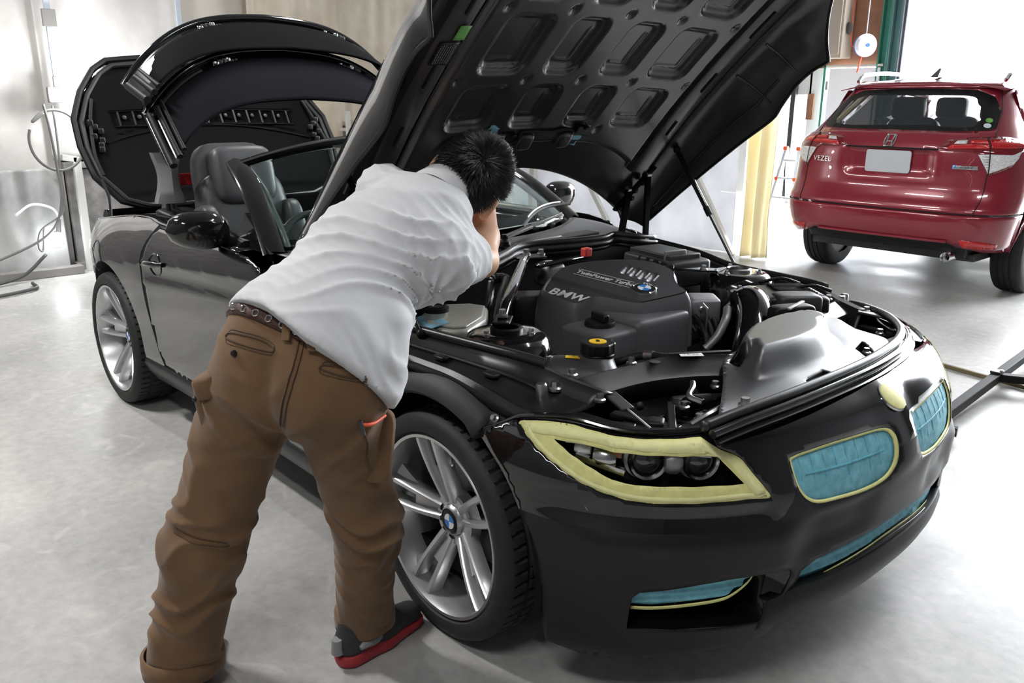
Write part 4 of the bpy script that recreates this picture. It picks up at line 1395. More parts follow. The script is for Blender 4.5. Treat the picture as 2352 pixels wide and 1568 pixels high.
# ---------------------------------------------------------------- wheels
def make_wheel(center, R, width, face_y, sg, steer=0.0, dish=0.05):
    """sg = +1 right side (faces -y)"""
    M = Matrix.Translation(center) @ Matrix.Rotation(steer, 4, 'Z') @ Matrix.Scale(-sg, 4, (0, 1, 0)) if False else None
    c = Vector(center)
    cs, sn = math.cos(steer), math.sin(steer)
    def T(a, r, w):                    # angle in wheel plane, radius, outward offset from tyre mid-plane
        x, y, z = r * math.cos(a), -sg * w, r * math.sin(a)
        return c + Vector((x * cs - y * sn, x * sn + y * cs, z))
    hw = width / 2
    rr = .2585
    # rim barrel with lip
    prof = [(rr, hw - .012), (rr - .003, hw - .006), (rr - .011, hw - .008), (rr - .016, hw - .02), (rr - .022, hw - .05), (rr - .035, hw - .09), (rr - .04, 0), (rr - .03, -hw + .02), (rr, -hw + .01)]
    n = 96
    rows = [[T(2 * PI * k / n, r, w) for k in range(n)] for r, w in prof]
    mb = MB(); mb.grid(rows, closed_u=True); wheel = mb.build('wheel', 'wheel_silver', car, angle=50)
    # tyre
    n = 480
    side = [(rr - .006, hw - .018), (rr + .002, hw - .010), (rr + .006, hw - .003), (rr + .014, hw), (rr + .03, hw + .001), (R - .018, hw - .004), (R - .008, hw - .012), (R - .003, hw - .022), (R - .0015, hw - .034)]
    tread = [(R - .001, hw - .036), (R, hw - .06)]
    def groove(w0):
        return [(R, w0 + .007), (R - .007, w0 + .0055), (R - .007, w0 - .0055), (R, w0 - .007)]
    prof = side + tread + groove(hw - .068) + [(R, .02)] + groove(0.0) + [(R, -.02)] + groove(-hw + .068) + [(R, -hw + .06), (R - .002, -hw + .036), (R - .01, -hw + .012), (R - .03, -hw), (rr, -hw + .01)]
    rows = []
    for j, (r, w) in enumerate(prof):
        row = []
        for k in range(n):
            ph = (k + round((w / hw) * 3.0 * (1 if w > 0 else -1))) / 8.0
            cut = 0.0
            f = ph - math.floor(ph)
            if r > R - .004 and f < 0.24 and hw - abs(w) > .025:
                cut = .006
            row.append(T(2 * PI * k / n, r - cut, w))
        rows.append(row)
    mb = MB(); mb.grid(rows, closed_u=True); mb.build('tyre', 'tyre_rubber', wheel, angle=35)
    # five twin spokes, ribs with a recessed web between
    face = hw - .012
    base = math.radians(103)
    for s5 in range(5):
        a0 = base + s5 * 2 * PI / 5
        def L(u, v, w):                # u radial, v tangential, w outward
            a = a0
            x = u * math.cos(a) - v * math.sin(a)
            z = u * math.sin(a) + v * math.cos(a)
            y = -sg * w
            return c + Vector((x * cs - y * sn, x * sn + y * cs, z))
        us = np.linspace(.050, rr - .010, 14)
        def wv(u):
            t = (u - .05) / (rr - .06)
            return face - dish * (1 - t) ** 1.3 - .006
        mb = MB()
        for s in (-1, 1):
            cen, hwid = [], []
            rows = []
            for u in us:
                t = (u - .05) / (rr - .06)
                v0 = s * (.016 + .020 * t + .012 * math.sin(PI * t) * .3)
                wd = .0115 - .002 * math.sin(PI * t)
                w = wv(u)
                rows.append([L(u, v0 - wd * 1.25, w - .040), L(u, v0 - wd, w - .006), L(u, v0 - wd * .55, w), L(u, v0 + wd * .55, w), L(u, v0 + wd, w - .006), L(u, v0 + wd * 1.25, w - .040)])
            mb.grid(rows, closed_u=True)
        rows = []
        for u in us:
            t = (u - .05) / (rr - .06)
            v0 = .018 + .020 * t
            w = wv(u) - .020
            rows.append([L(u, -v0, w), L(u, v0, w), L(u, v0, w - .012), L(u, -v0, w - .012)])
        if True:
            mb.grid(rows[:8], closed_u=True)
        # broad wing panel on one flank near the rim
        rows = []
        for u in us[5:]:
            t = (u - us[5]) / (us[-1] - us[5])
            v0 = -(.028 + .014 * t)
            v1 = v0 - .050 * t ** 1.5 - .004
            w = wv(u) - .018
            rows.append([L(u, v0, w), L(u, v1, w - .012), L(u, v1, w - .024), L(u, v0, w - .016)])
        mb.grid(rows, closed_u=True)
        mb.build('spoke', 'wheel_silver', wheel, angle=40)
        aa = a0 + PI / 5
        p = T(aa, .056, wv(.056) + .002)
        ax = (T(0, 0, 1) - T(0, 0, 0)).normalized()
        mb = MB(); mb.lathe([(.0125, -.02), (.0125, .0), (.010, .004), (.0, .004)], p - ax * .014, ax, 12); mb.build('lug_bolt', 'dark_metal', wheel)
    ax = (T(0, 0, 1) - T(0, 0, 0)).normalized()
    hubw = wv(.05)
    hubc = T(0, 0, 0)
    # hub disc with bolt wells
    mb = MB(); mb.lathe([(.078, hubw - .045), (.076, hubw - .012), (.070, hubw - .006), (.046, hubw - .006), (.040, hubw + .004), (.036, hubw + .006), (.034, hubw - .004), (.0, hubw - .004)], hubc, ax, 40); mb.build('hub', 'wheel_silver', wheel)
    mb = MB(); mb.lathe([(.034, hubw - .003), (.034, hubw + .004), (.031, hubw + .0055), (.0, hubw + .0055)], hubc, ax, 32); cap = mb.build('centre_cap', 'black_plastic', wheel)
    for q in range(4):
        aa = [T(q * PI / 2 + t, .0215, hubw + .0066) for t in np.linspace(0, PI / 2, 8)] + [T(0, 0, hubw + .0066)]
        aab = [p - ax * .001 for p in aa]
        mb = MB(); mb.add(aa, [tuple(range(9))]); mb.build('cap_badge', 'logo_blue' if q % 2 == 0 else 'logo_white', wheel)
    # brake disc, caliper, knuckle
    mb = MB(); mb.lathe([(.06, -.03), (.165, -.03), (.165, -.055), (.06, -.055)], hubc, ax, 48, close=True); mb.build('brake_disc', 'cast_alloy', wheel)
    mb = MB(); mb.lathe([(.0, -.09), (rr - .05, -.09), (rr - .05, -.095), (0, -.095)], hubc, ax, 40); mb.build('dust_shield', 'deep_shadow_plastic', wheel)
    rows = []
    for k in range(12):
        a = math.radians(-38 + 76 * k / 11) + (PI * 0.02)
        rows.append([T(a, .11, -.015), T(a, .178, -.015), T(a, .183, -.03), T(a, .178, -.075), T(a, .11, -.075)])
    mb = MB(); mb.grid(rows, closed_u=True); mb.build('brake_caliper', 'cast_alloy', wheel, angle=50)
    return wheel
make_wheel((0, -.7555, .32), .32, .225, 0, 1, steer=math.radians(-1.5), dish=.045)
make_wheel((0, .7555, .32), .32, .225, 0, -1, steer=math.radians(-1.5), dish=.045)
make_wheel((-2.496, -.780, .318), .318, .255, 0, 1, dish=.06)
make_wheel((-2.496, .780, .318), .318, .255, 0, -1, dish=.06)
# ---------------------------------------------------------------- bonnet, swung open on its rear hinges
HTH = math.radians(51.6)
H_U = Vector((math.cos(HTH), 0, math.sin(HTH)))
H_N = Vector((-math.sin(HTH), 0, math.cos(HTH)))
H_O = Vector((-.76, 0, .885))
HC = ((0, .11), (.3, .10), (.6, .085), (.85, .055), (1.1, .01), (1.3, -.035), (1.53, -.11))
HE = ((0, .11), (.3, .165), (.6, .225), (.75, .252), (.80, .240), (.90, .222), (.98, .226), (1.03, .24), (1.06, .22), (1.22, .13), (1.35, .075), (1.53, .05))
def bonnet_pt(u, v, inset=0.0):
    a = abs(v)
    if a <= .74:
        y = a
        drop = .045 * (a / .74) ** 2
        nn, ny = 1.0, .05 * a
    else:
        ang = min((a - .74) / .30, 1.0) * math.radians(83)
        y = .74 + .14 * math.sin(ang)
        drop = .045 + (interp(HE, u) - .045) * (1 - math.cos(ang)) / (1 - math.cos(math.radians(83)))
        nn, ny = math.cos(ang), math.sin(ang)
    n = interp(HC, u) - drop - inset * nn
    y -= inset * ny
    return H_O + H_U * u + H_N * n + Vector((0, math.copysign(y, v), 0))
def rear_u(y):
    return .315 * (1 - min(1.0, abs(y) / .80) ** 1.7)
hb = []
for y in np.linspace(-.80, .80, 41):
    hb.append((rear_u(y), y))
edge_r = [(0.0, .88), (0.0, 1.04), (.3, 1.04), (.6, 1.04), (.76, 1.04), (.9, 1.04), (1.03, 1.04), (1.08, 1.0), (1.22, .90), (1.35, .76), (1.45, .55), (1.52, .25), (1.535, 0)]
hb += edge_r + [(u, -v) for u, v in edge_r[-2::-1]]
bonnet = patch('bonnet', hb, lambda u, v: bonnet_pt(u, v), 'gloss_black_paint', car, step=(0.03, 0.02), angle=60)
bonnet['label'] = 'raised black clamshell bonnet showing its ribbed underside'
patch('bonnet_underside', hb, lambda u, v: bonnet_pt(u, v, .007), 'bonnet_satin', bonnet, step=(0.025, 0.018), angle=60)
# folded rim along all edges
mb = MB(); mb.tube([bonnet_pt(u, v, .004) for u, v in resample(hb, .02)], .006, 8, closed=True); mb.build('bonnet_hem', 'satin_black_paint', bonnet)
# pressed inner panel
PADS = []
for (u0, u1) in ((.535, .715), (.765, .985), (1.04, 1.26)):
    for (y0, y1) in ((-.475, -.285), (-.205, -.05), (.05, .205), (.285, .475)):
        PADS.append((u0, u1, y0, y1))
def pad_sd(u, y, P, r=.045):
    cx, cy = (P[0] + P[1]) / 2, (P[2] + P[3]) / 2
    qx, qy = abs(u - cx) - ((P[1] - P[0]) / 2 - r), abs(y - cy) - ((P[3] - P[2]) / 2 - r)
    return math.hypot(max(qx, 0), max(qy, 0)) + min(max(qx, qy), 0) - r
def inner_pt(u, v):
    h = .040
    d = min(pad_sd(u, v, P) for P in PADS)
    h -= .009 * sstep(.006, -.006, -d) if False else .013 * (1 - sstep(-.006, .004, d))
    h -= .010 * (1 - sstep(-.025, -.015, d))
    # inner bead on two sides of each pad
    for P in PADS:
        if P[0] < u < P[1] and P[2] < v < P[3]:
            b = max(0.0, 1 - abs(v - (P[3] - .045)) / .006) * (1 if u > P[0] + .04 else 0) * (1 if u < P[1] - .05 else 0)
            b = max(b, max(0.0, 1 - abs(u - (P[0] + .042)) / .005) * (1 if P[2] + .04 < v < P[3] - .045 else 0))
            h += .0045 * b
    # screw dimples
    for (du, dy) in DIMPLES:
        q = math.hypot(u - du, v - dy)
        if q < .022:
            h -= .007 * (1 - sstep(.008, .02, q))
    # fall-away to the skin at the border
    e = min(.565 - abs(v), u - inner_rear(v), 1.36 - u)
    h *= .35 + .65 * sstep(0.0, .022, e)
    return bonnet_pt(u, v, h)
def inner_rear(v):
    return .445 - .14 * (abs(v) / .6) ** 3
DIMPLES = [(.74, y) for y in (-.52, -.245, .0, .245, .53)] + [(1.01, y) for y in (-.50, -.245, .0, .245, .52)] + [(.52, y) for y in (-.245, .245)]
rows = []
for t in np.linspace(0, 1, 150):
    rows.append([inner_pt(inner_rear(v) + (1.36 - inner_rear(v)) * t, v) for v in np.linspace(-.565, .565, 185)])
mb = MB(); mb.grid(rows); mb.build('inner_panel', 'bonnet_satin', bonnet, angle=180)
for (u, y) in DIMPLES:
    p = bonnet_pt(u, y, .030)
    mb = MB(); mb.lathe([(0, .004), (.004, .004), (.006, 0)], p, -H_N, 10); mb.build('screw', 'black_plastic', bonnet)
# reinforcing side channels and ribs
for s in (-1, 1):
    us = np.linspace(.30, 1.30, 26)
    rows = [[bonnet_pt(u, s * v, k) for u in us] for v, k in ((.585, .008), (.59, .030), (.60, .034), (.672, .034), (.685, .030), (.69, .008))]
    mb = MB(); mb.grid(rows); mb.build('side_channel', 'bonnet_satin', bonnet, angle=40)
    mb = MB(); mb.tube([bonnet_pt(u, s * .725, .010) for u in us], .007, 8); mb.build('side_rib', 'bonnet_satin', bonnet)
    # slots in the channel
    for (u, l) in ((.50, .07), (.72, .09), (.98, .12)):
        mb = MB(); mb.tube([bonnet_pt(u + t * l, s * .636, .0352) for t in np.linspace(0, 1, 6)], .006, 8); mb.build('channel_slot', 'deep_shadow_plastic', bonnet)
    # two raised ribs across the wing flank
    for (u0, u1) in ((.955, .93), (.80, .785)):
        mb = MB(); mb.tube([bonnet_pt(u0 + (u1 - u0) * t, s * (.80 + .20 * t), .009) for t in np.linspace(0, 1, 10)], .005, 8); mb.build('flank_rib', 'bonnet_satin', bonnet)
    mb = MB(); mb.tube([bonnet_pt(.12 + .75 * t, s * (.97 - .02 * math.sin(PI * t)), .010) for t in np.linspace(0, 1, 14)], .006, 8); mb.build('flank_bead', 'bonnet_satin', bonnet)
# latch brackets near the rear of the panel
for (u, y) in ((.475, -.085), (.478, .10)):
    R = Matrix((tuple(H_U), (0, 1, 0), tuple(-H_N))).transposed()
    v, f = superbox(bonnet_pt(u, y, .035), (.07, .065, .05), .5, R)
    mesh_object('latch_bracket', v, f, 'bonnet_satin', bonnet, angle=180)
mb = MB(); mb.box(bonnet_pt(.462, .145, .036), (.018, .055, .012), Matrix((tuple(H_U), (0, 1, 0), tuple(-H_N))).transposed()); mb.build('latch_slot', 'deep_shadow_plastic', bonnet)
# washer hoses
h1 = spline([bonnet_pt(*q) for q in ((.30, -.44, .05), (.418, -.431, .06), (.488, -.437, .045), (.512, -.41, .04), (.52, -.356, .045), (.49, -.26, .05), (.475, -.215, .06))], 6) + [(-.36, -.30, 1.315), (-.325, -.375, 1.315)]
mb = MB(); mb.tube(h1, .0055, 8); mb.build('washer_hose', 'rubber', bonnet)
h2 = spline([bonnet_pt(*q) for q in ((.469, -.199, .05), (.489, -.132, .052), (.52, -.117, .045), (.517, .012, .045), (.526, .087, .045), (.491, .212, .042))], 6)
mb = MB(); mb.tube(h2, .005, 8); mb.build('washer_hose', 'rubber', bonnet)
for (u, y) in ((.506, -.182), (.53, .15)):
    RR = Matrix((tuple(H_U), (0, 1, 0), tuple(-H_N))).transposed()
    mb = MB(); mb.box(bonnet_pt(u, y, .045), (.03, .05, .022), RR); mb.box(bonnet_pt(u + .012, y + .01, .055), (.012, .02, .02), RR); mb.build('hose_nozzle', 'black_plastic', bonnet, bevel=.002)
# bits of pale blue tape
for (c, w, h_, a) in (((.522, -.258), .05, .055, .5), ((.497, .165), .095, .05, .25)):
    pts = []
    for (du, dy) in ((-w / 2, -h_ / 2), (w / 2, -h_ / 2), (w / 2, h_ / 2), (-w / 2, h_ / 2)):
        pts.append((c[0] + du * math.cos(a) - dy * math.sin(a), c[1] + du * math.sin(a) + dy * math.cos(a)))
    patch('tape_piece', pts, lambda u, v: bonnet_pt(u, v, .040 + .003 * math.sin(u * 200)), 'sky_blue_tape', bonnet, step=(.012, .012), thick=.0006)
# stickers on the right edge of the underside
def bonnet_sticker(name, u0, u1, v0, v1, m, ins=.0385):
    patch(name, [(u0, v0), (u1, v0), (u1, v1), (u0, v1)], lambda u, v: bonnet_pt(u, v, ins), m, bonnet, step=(.02, .02), thick=.0005)
bonnet_sticker('green_sticker', .893, .942, -.632, -.592, 'label_green')
bonnet_sticker('warning_label', .805, .885, -.668, -.598, 'black_plastic')
bonnet_sticker('paint_label', .640, .735, -.700, -.665, 'black_plastic', .012)
MB_ = lambda u, v, ins: plane_matrix(bonnet_pt(u, v, ins), bonnet_pt(u, v, ins) - bonnet_pt(u + .01, v, ins), bonnet_pt(u, v, ins) - bonnet_pt(u, v - .01, ins))
def lab_lines(u0, u1, v0, v1, n, ins, th=.0022):
    rng = random.Random(5)
    mb = MB()
    for k in range(n):
        v = v0 + (v1 - v0) * (k + .5) / n
        u = u0
        while u < u1 - .004:
            w = rng.uniform(.003, .009)
            if u + w > u1:
                break
            a, b = bonnet_pt(u, v - th / 2, ins), bonnet_pt(u + w, v + th / 2, ins)
            mb.add([bonnet_pt(u, v - th / 2, ins), bonnet_pt(u + w, v - th / 2, ins), bonnet_pt(u + w, v + th / 2, ins), bonnet_pt(u, v + th / 2, ins)], [(0, 1, 2, 3)])
            u += w + .002
    return mb
lab_lines(.812, .88, -.662, -.604, 7, .0398).build('warning_text', 'letter_grey', bonnet)
lab_lines(.655, .725, -.694, -.671, 1, .0132, .009).build('paint_text', 'letter_grey', bonnet)
# hinges and struts
for s in (-1, 1):
    a = bonnet_pt(.20, s * .66, .03)
    b = Vector((-.70, s * .66, .86))
    mb = MB(); mb.bar(a, b, .012, .035, up=(0, 1, 0)); mb.bar(bonnet_pt(.33, s * .71, .03), bonnet_pt(.08, s * .66, .035), .03, .012, up=H_N)
    c = Vector((-.60, s * .70, .86))
    mb.bar(bonnet_pt(.29, s * .70, .035), c, .012, .03, up=(0, 1, 0))
    hinge = mb.build('bonnet_hinge', 'lining_black', car, bevel=.002)
    for q in (a, b, c, bonnet_pt(.29, s * .70, .035)):
        mb = MB(); mb.cyl(q - Vector((0, .012, 0)), q + Vector((0, .012, 0)), .010); mb.build('hinge_pin', 'bare_metal', hinge)
    for k in range(5):
        p = bonnet_pt(.10 + .045 * k, s * (.70 + .012 * (k % 2)), .028)
        v, f = superbox(p, (.03, .025, .022), .5); mesh_object('latch_piece', v, f, 'black_plastic', hinge, angle=180)
    # gas strut
    p0 = bonnet_pt(.42, s * .80, .022)
    p1 = Vector((-.19, s * .755, .80))
    d = (p1 - p0)
    mid = p0 + d * .56
    mb = MB(); mb.cyl(p0, mid, .0105); st = mb.build('gas_strut', 'gloss_black_paint', car)
    mb = MB(); mb.cyl(mid - d.normalized() * .01, p1, .0052); mb.build('strut_rod', 'dark_metal', st)
    mb = MB(); mb.ball(p0, .016); mb.build('ball_end', 'black_plastic', st)
    mb = MB(); mb.ball(p1, .013); mb.build('ball_end', 'black_plastic', st)
    mb = MB(); mb.cyl(mid - d.normalized() * .03, mid + d.normalized() * .006, .0125); mb.build('strut_collar', 'rubber', st)

# ---------------------------------------------------------------- windscreen, cowl, dash
def wind(y, t):
    """t 0 base .. 1 header"""
    s = abs(y)
    yb, yt = .74, .61
    f = s                                       # s = 0 centre .. 1 pillar
    base = Vector((-.80 - .28 * f ** 2.4, math.copysign(yb * f, y), .90 + .0 * f))
    top = Vector((-1.525 - .085 * f ** 2.2, math.copysign(yt * f, y), 1.262 - .095 * f ** 2.2))
    p = base.lerp(top, t)
    return p + Vector((.012, 0, .03)) * math.sin(PI * t)
ws = np.linspace(-1, 1, 41)
ts = np.linspace(0, 1, 17)
mb = MB(); mb.grid([[wind(y * .97, .03 + t * .94) for y in ws] for t in ts]); mb.build('windscreen', 'window_glass', car, angle=180, thick=.004)
# frame: header and pillars
def frame_tube(pts, prof, closed=True):
    """sweep a flat section (list of (a,b)) along pts"""
    rows = []
    P = [Vector(p) for p in pts]
    for i, p in enumerate(P):
        d = P[min(i + 1, len(P) - 1)] - P[max(i - 1, 0)]
        a, b, d = frame_of(d, (0.2, 0, 1))
        rows.append([p + a * u + b * v for u, v in prof])
    mb = MB(); mb.grid(rows, closed_u=True)
    n = len(prof)
    m = len(P)
    k0 = 0
    mb.f += [tuple(range(n)), tuple((m - 1) * n + i for i in range(n))]
    return mb
hd = [wind(y, 1.0) for y in np.linspace(-1, 1, 31)]
frame_tube(hd, [(-.03, -.012), (.03, -.014), (.034, .004), (.0, .016), (-.03, .012)]).build('windscreen_header', 'gloss_black_paint', car, angle=50)
for s in (-1, 1):
    pl_ = [wind(s, t) for t in np.linspace(-.02, 1.03, 18)]
    frame_tube(pl_, [(-.034, -.02), (.034, -.024), (.04, .004), (.01, .024), (-.034, .018)]).build('windscreen_pillar', 'gloss_black_paint', car, angle=50)
    inn = [wind(s * .93, t) + Vector((-.02, 0, -.02)) for t in np.linspace(.0, 1.0, 14)]
    mb = MB(); mb.tube(inn, .016, 8); mb.build('pillar_trim', 'dark_plastic', car)
# side-window quarter triangle at the pillar foot
for s in (-1, 1):
    mb = MB()
    mb.add([(-1.05, s * .77, .905), (-1.32, s * .775, .905), (-1.30, s * .735, 1.02), (-1.05, s * .755, .905), (-1.32, s * .76, .905), (-1.30, s * .72, 1.02)], [(0, 1, 2), (5, 4, 3), (0, 3, 4, 1), (1, 4, 5, 2), (2, 5, 3, 0)])
    mb.build('mirror_sail', 'gloss_black_paint', car, angle=30)
# cowl panel under the glass with grilles
rows = []
for t in np.linspace(0, 1, 10):
    rows.append([Vector((-.665 - .02 * abs(y) ** 2 + (wind(y, 0).x + .665 + .02 * abs(y) ** 2) * t, .74 * y, .868 + .034 * t + .012 * math.sin(PI * t))) for y in ws])
mb = MB(); mb.grid(rows); mb.build('cowl_panel', 'dark_plastic', car, angle=60, thick=.003)
mb = MB(); mb.bar((-.72, .12, .888), (-.735, .52, .892), .075, .012); mb.build('cowl_intake', 'deep_shadow_plastic', car, bevel=.003)
mb = MB(); mb.bar((-.695, .05, .893), (-.70, .30, .899), .012, .012); mb.build('cowl_edge', 'bare_metal', car, bevel=.003)
mb = MB()
for k in range(9):
    mb.bar((-.70 - .008 * k, -.42, .897), (-.70 - .008 * k, -.10, .897), .003, .006)
mb.build('cowl_grille', 'deep_shadow_plastic', car)
# wipers
for (p, tip, lab) in (((-.70, .0, .905), (-.90, .50, .955), 0), ((-.72, -.55, .905), (-.86, -.06, .955), 1)):
    p, tip = Vector(p), Vector(tip)
    mb = MB(); mb.lathe([(.026, -.01), (.022, .008), (.010, .016), (.010, .034), (.0, .036)], p, (0, 0, 1), 16); wp = mb.build('wiper', 'black_plastic', car)
    m_ = p.lerp(tip, .42) + Vector((0, 0, .012))
    mb = MB(); mb.bar(p + Vector((0, 0, .022)), m_, .026, .012); mb.bar(m_, tip, .010, .012); mb.build('wiper_arm', 'black_plastic', wp, bevel=.002)
    bl = [p.lerp(tip, t) + Vector((-.02 - .05 * math.sin(PI * (t - .3) / .95), .01, .012 + .022 * math.sin(PI * (t - .3) / .95))) for t in np.linspace(.35, 1.22, 14)]
    mb = MB(); mb.tube(bl, .007, 8); mb.build('wiper_blade', 'rubber', wp)
    mb = MB(); mb.tube([q + Vector((0, 0, .012)) for q in bl[2:-2]], .004, 6); mb.build('blade_spine', 'bare_metal', wp)
# dashboard top, steering wheel, mirror
rows = []
for t in np.linspace(0, 1, 10):
    rows.append([(-.95 - .28 * abs(y) ** 2.4 * (1 - t) - .33 * t, .68 * y, .895 - .0 * t + .03 * math.sin(PI * t) - .16 * t ** 4) for y in ws])
mb = MB(); mb.grid(rows); mb.build('dashboard', 'charcoal_fabric', car, angle=180, thick=.004)
mb = MB(); mb.tube([(-1.42 - .06 * math.cos(a), -.37 + .18 * math.sin(a), .80 + .17 * math.cos(a)) for a in np.linspace(0, 2 * PI, 33)[:-1]], .014, 10, closed=True); sw = mb.build('steering_wheel', 'seat_leather', car)
mb = MB(); mb.ball((-1.40, -.37, .80), .06, s=(.5, 1, 1)); mb.bar((-1.40, -.53, .80), (-1.40, -.21, .80), .03, .03); mb.build('wheel_hub', 'seat_leather', sw)
roundbox('rear_view_mirror', (-1.44, 0, 1.20), (.04, .22, .06), 'black_plastic', car, .5)

# door mirrors
def door_mirror(s):
    prof = []
    R = euler(0, 0, s * 8)
    c = Vector((-1.315, s * .905, .965))
    n = 28
    rows = []
    for k in range(15):
        t = k / 14
        yy = -0.115 + .225 * t                       # along width, towards outside
        sc = (1 - abs(2 * t - 1) ** 2.6) ** .5 if 0 < t < 1 else .02
        hh = (.062 + .012 * (1 - t)) * sc
        dd = (.062) * sc
        row = []
        for q in range(n):
            a = 2 * PI * q / n
            x, z = math.cos(a), math.sin(a)
            x = math.copysign(abs(x) ** .8, x) * dd * (1.0 if x > 0 else .55)
            z = math.copysign(abs(z) ** .8, z) * hh
            row.append(c + Vector((x - .02 * t, s * yy, z + .012 * t)))
        rows.append(row)
    mb = MB(); mb.grid(rows, closed_u=True); m = mb.build('door_mirror', 'gloss_black_paint', car, angle=180)
    mb = MB(); mb.tube([c + Vector((.0, -s * .10, -.03)), c + Vector((.02, -s * .135, -.05)), (-1.22, s * .775, .90)], [.03, .022, .035], 12); mb.build('mirror_stalk', 'satin_black_paint', m)
    mb = MB(); mb.add([c + Vector((-.042, s * yy, zz)) for yy, zz in rrect(.17, .09, .03)], [tuple(range(24))]); mb.build('mirror_glass', 'chrome', m)
door_mirror(-1)
door_mirror(1)

# ---------------------------------------------------------------- seats and cabin
for s in (-1, 1):
    cy = s * .385
    Rb = euler(0, -14, 0)
    v, f = superbox((-2.06, cy, .80), (.16, .42, .62), .45, Rb); seat = mesh_object('seat', v, f, 'seat_leather', car, angle=180)
    roundbox('seat_cushion', (-1.72, cy, .50), (.56, .48, .18), 'seat_leather', seat, .45)
    roundbox('headrest', (-2.075, cy, 1.085), (.13, .29, .26), 'seat_leather', seat, .42, Rb)
    roundbox('seat_shell', (-2.145, cy - s * .0, .93), (.10, .37, .60), 'interior_grey', seat, .40, Rb)
    for q in (-1, 1):
        roundbox('side_bolster', (-2.00, cy + q * .20, .74), (.20, .09, .46), 'seat_leather', seat, .5, Rb)
# roll-over hoops and pillar trims
for s in (-1, 1):
    rows = []
    for k in range(13):
        t = k / 12
        z = .97 + .22 * t
        w = .105 * (1 - .42 * math.sin(PI * t) ** 1.2)
        rows.append([(-2.26 - .0 * t, s * .665 - w * .55, z), (-2.20, s * .665 - w * .6, z), (-2.17, s * .665, z), (-2.20, s * .665 + w * .6, z), (-2.26, s * .665 + w * .55, z)])
    mb = MB(); mb.grid(rows, closed_u=True); mb.build('pillar_cover', 'interior_grey', car, angle=60)
    mb = MB(); mb.tube(spline([(-2.30, s * .62, .72), (-2.31, s * .62, 1.0), (-2.30, s * .62, 1.28)], 4), .013, 8); mb.tube(spline([(-2.26, s * .66, .74), (-2.28, s * .655, 1.0), (-2.26, s * .65, 1.30)], 4), .010, 8); mb.build('roof_link', 'dark_metal', car)
# red strap between the hoops
rows = []
for (y0, y1) in ((-.60, -.50), (-.455, -.36)):
    mb = MB(); mb.box((-2.26, (y0 + y1) / 2, 1.065), (.012, y1 - y0, .052)); mb.build('red_strap', 'red_vinyl', car, bevel=.003)
mb = MB(); mb.box((-2.265, -.48, 1.065), (.012, .07, .035)); mb.build('strap_buckle', 'black_plastic', car, bevel=.003)
# bulkhead behind the seats, storage tray
mb = MB(); mb.box((-2.36, 0, .70), (.05, 1.25, .50)); mb.build('bulkhead', 'charcoal_fabric', car, bevel=.01)
roundbox('tray', (-2.22, -.60, .88), (.30, .18, .08), 'black_plastic', car, .4, euler(0, 8, 10))
mb = MB(); mb.tube(spline([(-2.0, -.70, .90), (-2.2, -.66, .885), (-2.4, -.63, .90), (-2.5, -.58, .97)], 6), .016, 8); mb.build('weather_strip', 'seal_rubber', car)

# ---------------------------------------------------------------- folding roof, half way
def roof_panel(name, label, xo, zc, drop, half, hgt, legs, liner, lean, bulge):
    """arched shell standing across the car; legs reach down at both ends"""
    def top(y):
        f = abs(y) / half
        return zc - drop * f ** 3.2 - .03 * f
    def bot(y):
        f = abs(y) / half
        return zc - hgt - legs * f ** 4.0 + .03 * (1 - f)
    def P(y, t, off=0.0):
        z = top(y) + (bot(y) - top(y)) * t
        f = abs(y) / half
        x = xo - lean * (zc - z) * 0 + bulge * math.sin(PI * min(1, t * .9 + .05)) * 0 + .05 * f ** 2 + .22 * t - off
        return Vector((x, y, z + off * .6))
    ys = np.linspace(-half, half, 49)
    tt = np.linspace(0, 1, 14)
    outer = []
    for t in tt:
        outer.append([P(y, t, .045 + .02 * math.sin(PI * t)) for y in ys])
    inner = [[P(y, t) for y in ys] for t in tt]
    mb = MB(); mb.grid(outer); mb.grid(inner[::-1])
    mb.grid([outer[0], inner[0]]); mb.grid([outer[-1], inner[-1]])
    mb.grid([[r[0] for r in outer], [r[0] for r in inner]]); mb.grid([[r[-1] for r in outer], [r[-1] for r in inner]])
    p = mb.build(name, 'roof_black', car, angle=50)
    p['label'] = label
    # headliner
    yl = np.linspace(-half * .90, half * .90, 45)
    rows = []
    for t in np.linspace(.12, .985, 14):
        rows.append([P(y, t) + Vector((.014 + .02 * math.sin(PI * t) * (1 - (abs(y) / half) ** 4), 0, 0)) for y in yl])
    mb = MB(); mb.grid(rows); mb.build('headliner', liner, p, angle=60, thick=.006)
    # front lip
    mb = MB(); mb.tube([P(y, 0.0, .02) + Vector((.012, 0, .004)) for y in ys], .017, 10); mb.build('front_lip', 'gloss_black_paint', p)
    # rubber rails down each side
    for s in (-1, 1):
        for (k, dx, r) in ((.985, .02, .017), (.945, .035, .014), (.91, .03, .010)):
            y = s * half * k
            mb = MB(); mb.tube([P(y, t) + Vector((dx, 0, 0)) for t in np.linspace(.0, 1.0, 12)], r, 10); mb.build('side_seal', 'rubber', p)
        # arched part of the seal along the shoulder
        mb = MB(); mb.tube([P(s * half * k, .03) + Vector((.03, 0, -.01)) for k in np.linspace(.62, .99, 10)], .013, 8); mb.build('shoulder_seal', 'rubber', p)
    # latch hardware
    for y0 in (-.36, .30):
        for k in range(6):
            rng = random.Random(int(y0 * 100) + k)
            q = P(y0 + .02 * k, .055) + Vector((.022, 0, rng.uniform(-.008, .008)))
            v, f = superbox(q, (.02, rng.uniform(.012, .03), rng.uniform(.01, .026)), .4); mesh_object('latch_part', v, f, 'dark_metal' if k % 3 else 'chrome', p, angle=180)
    return p
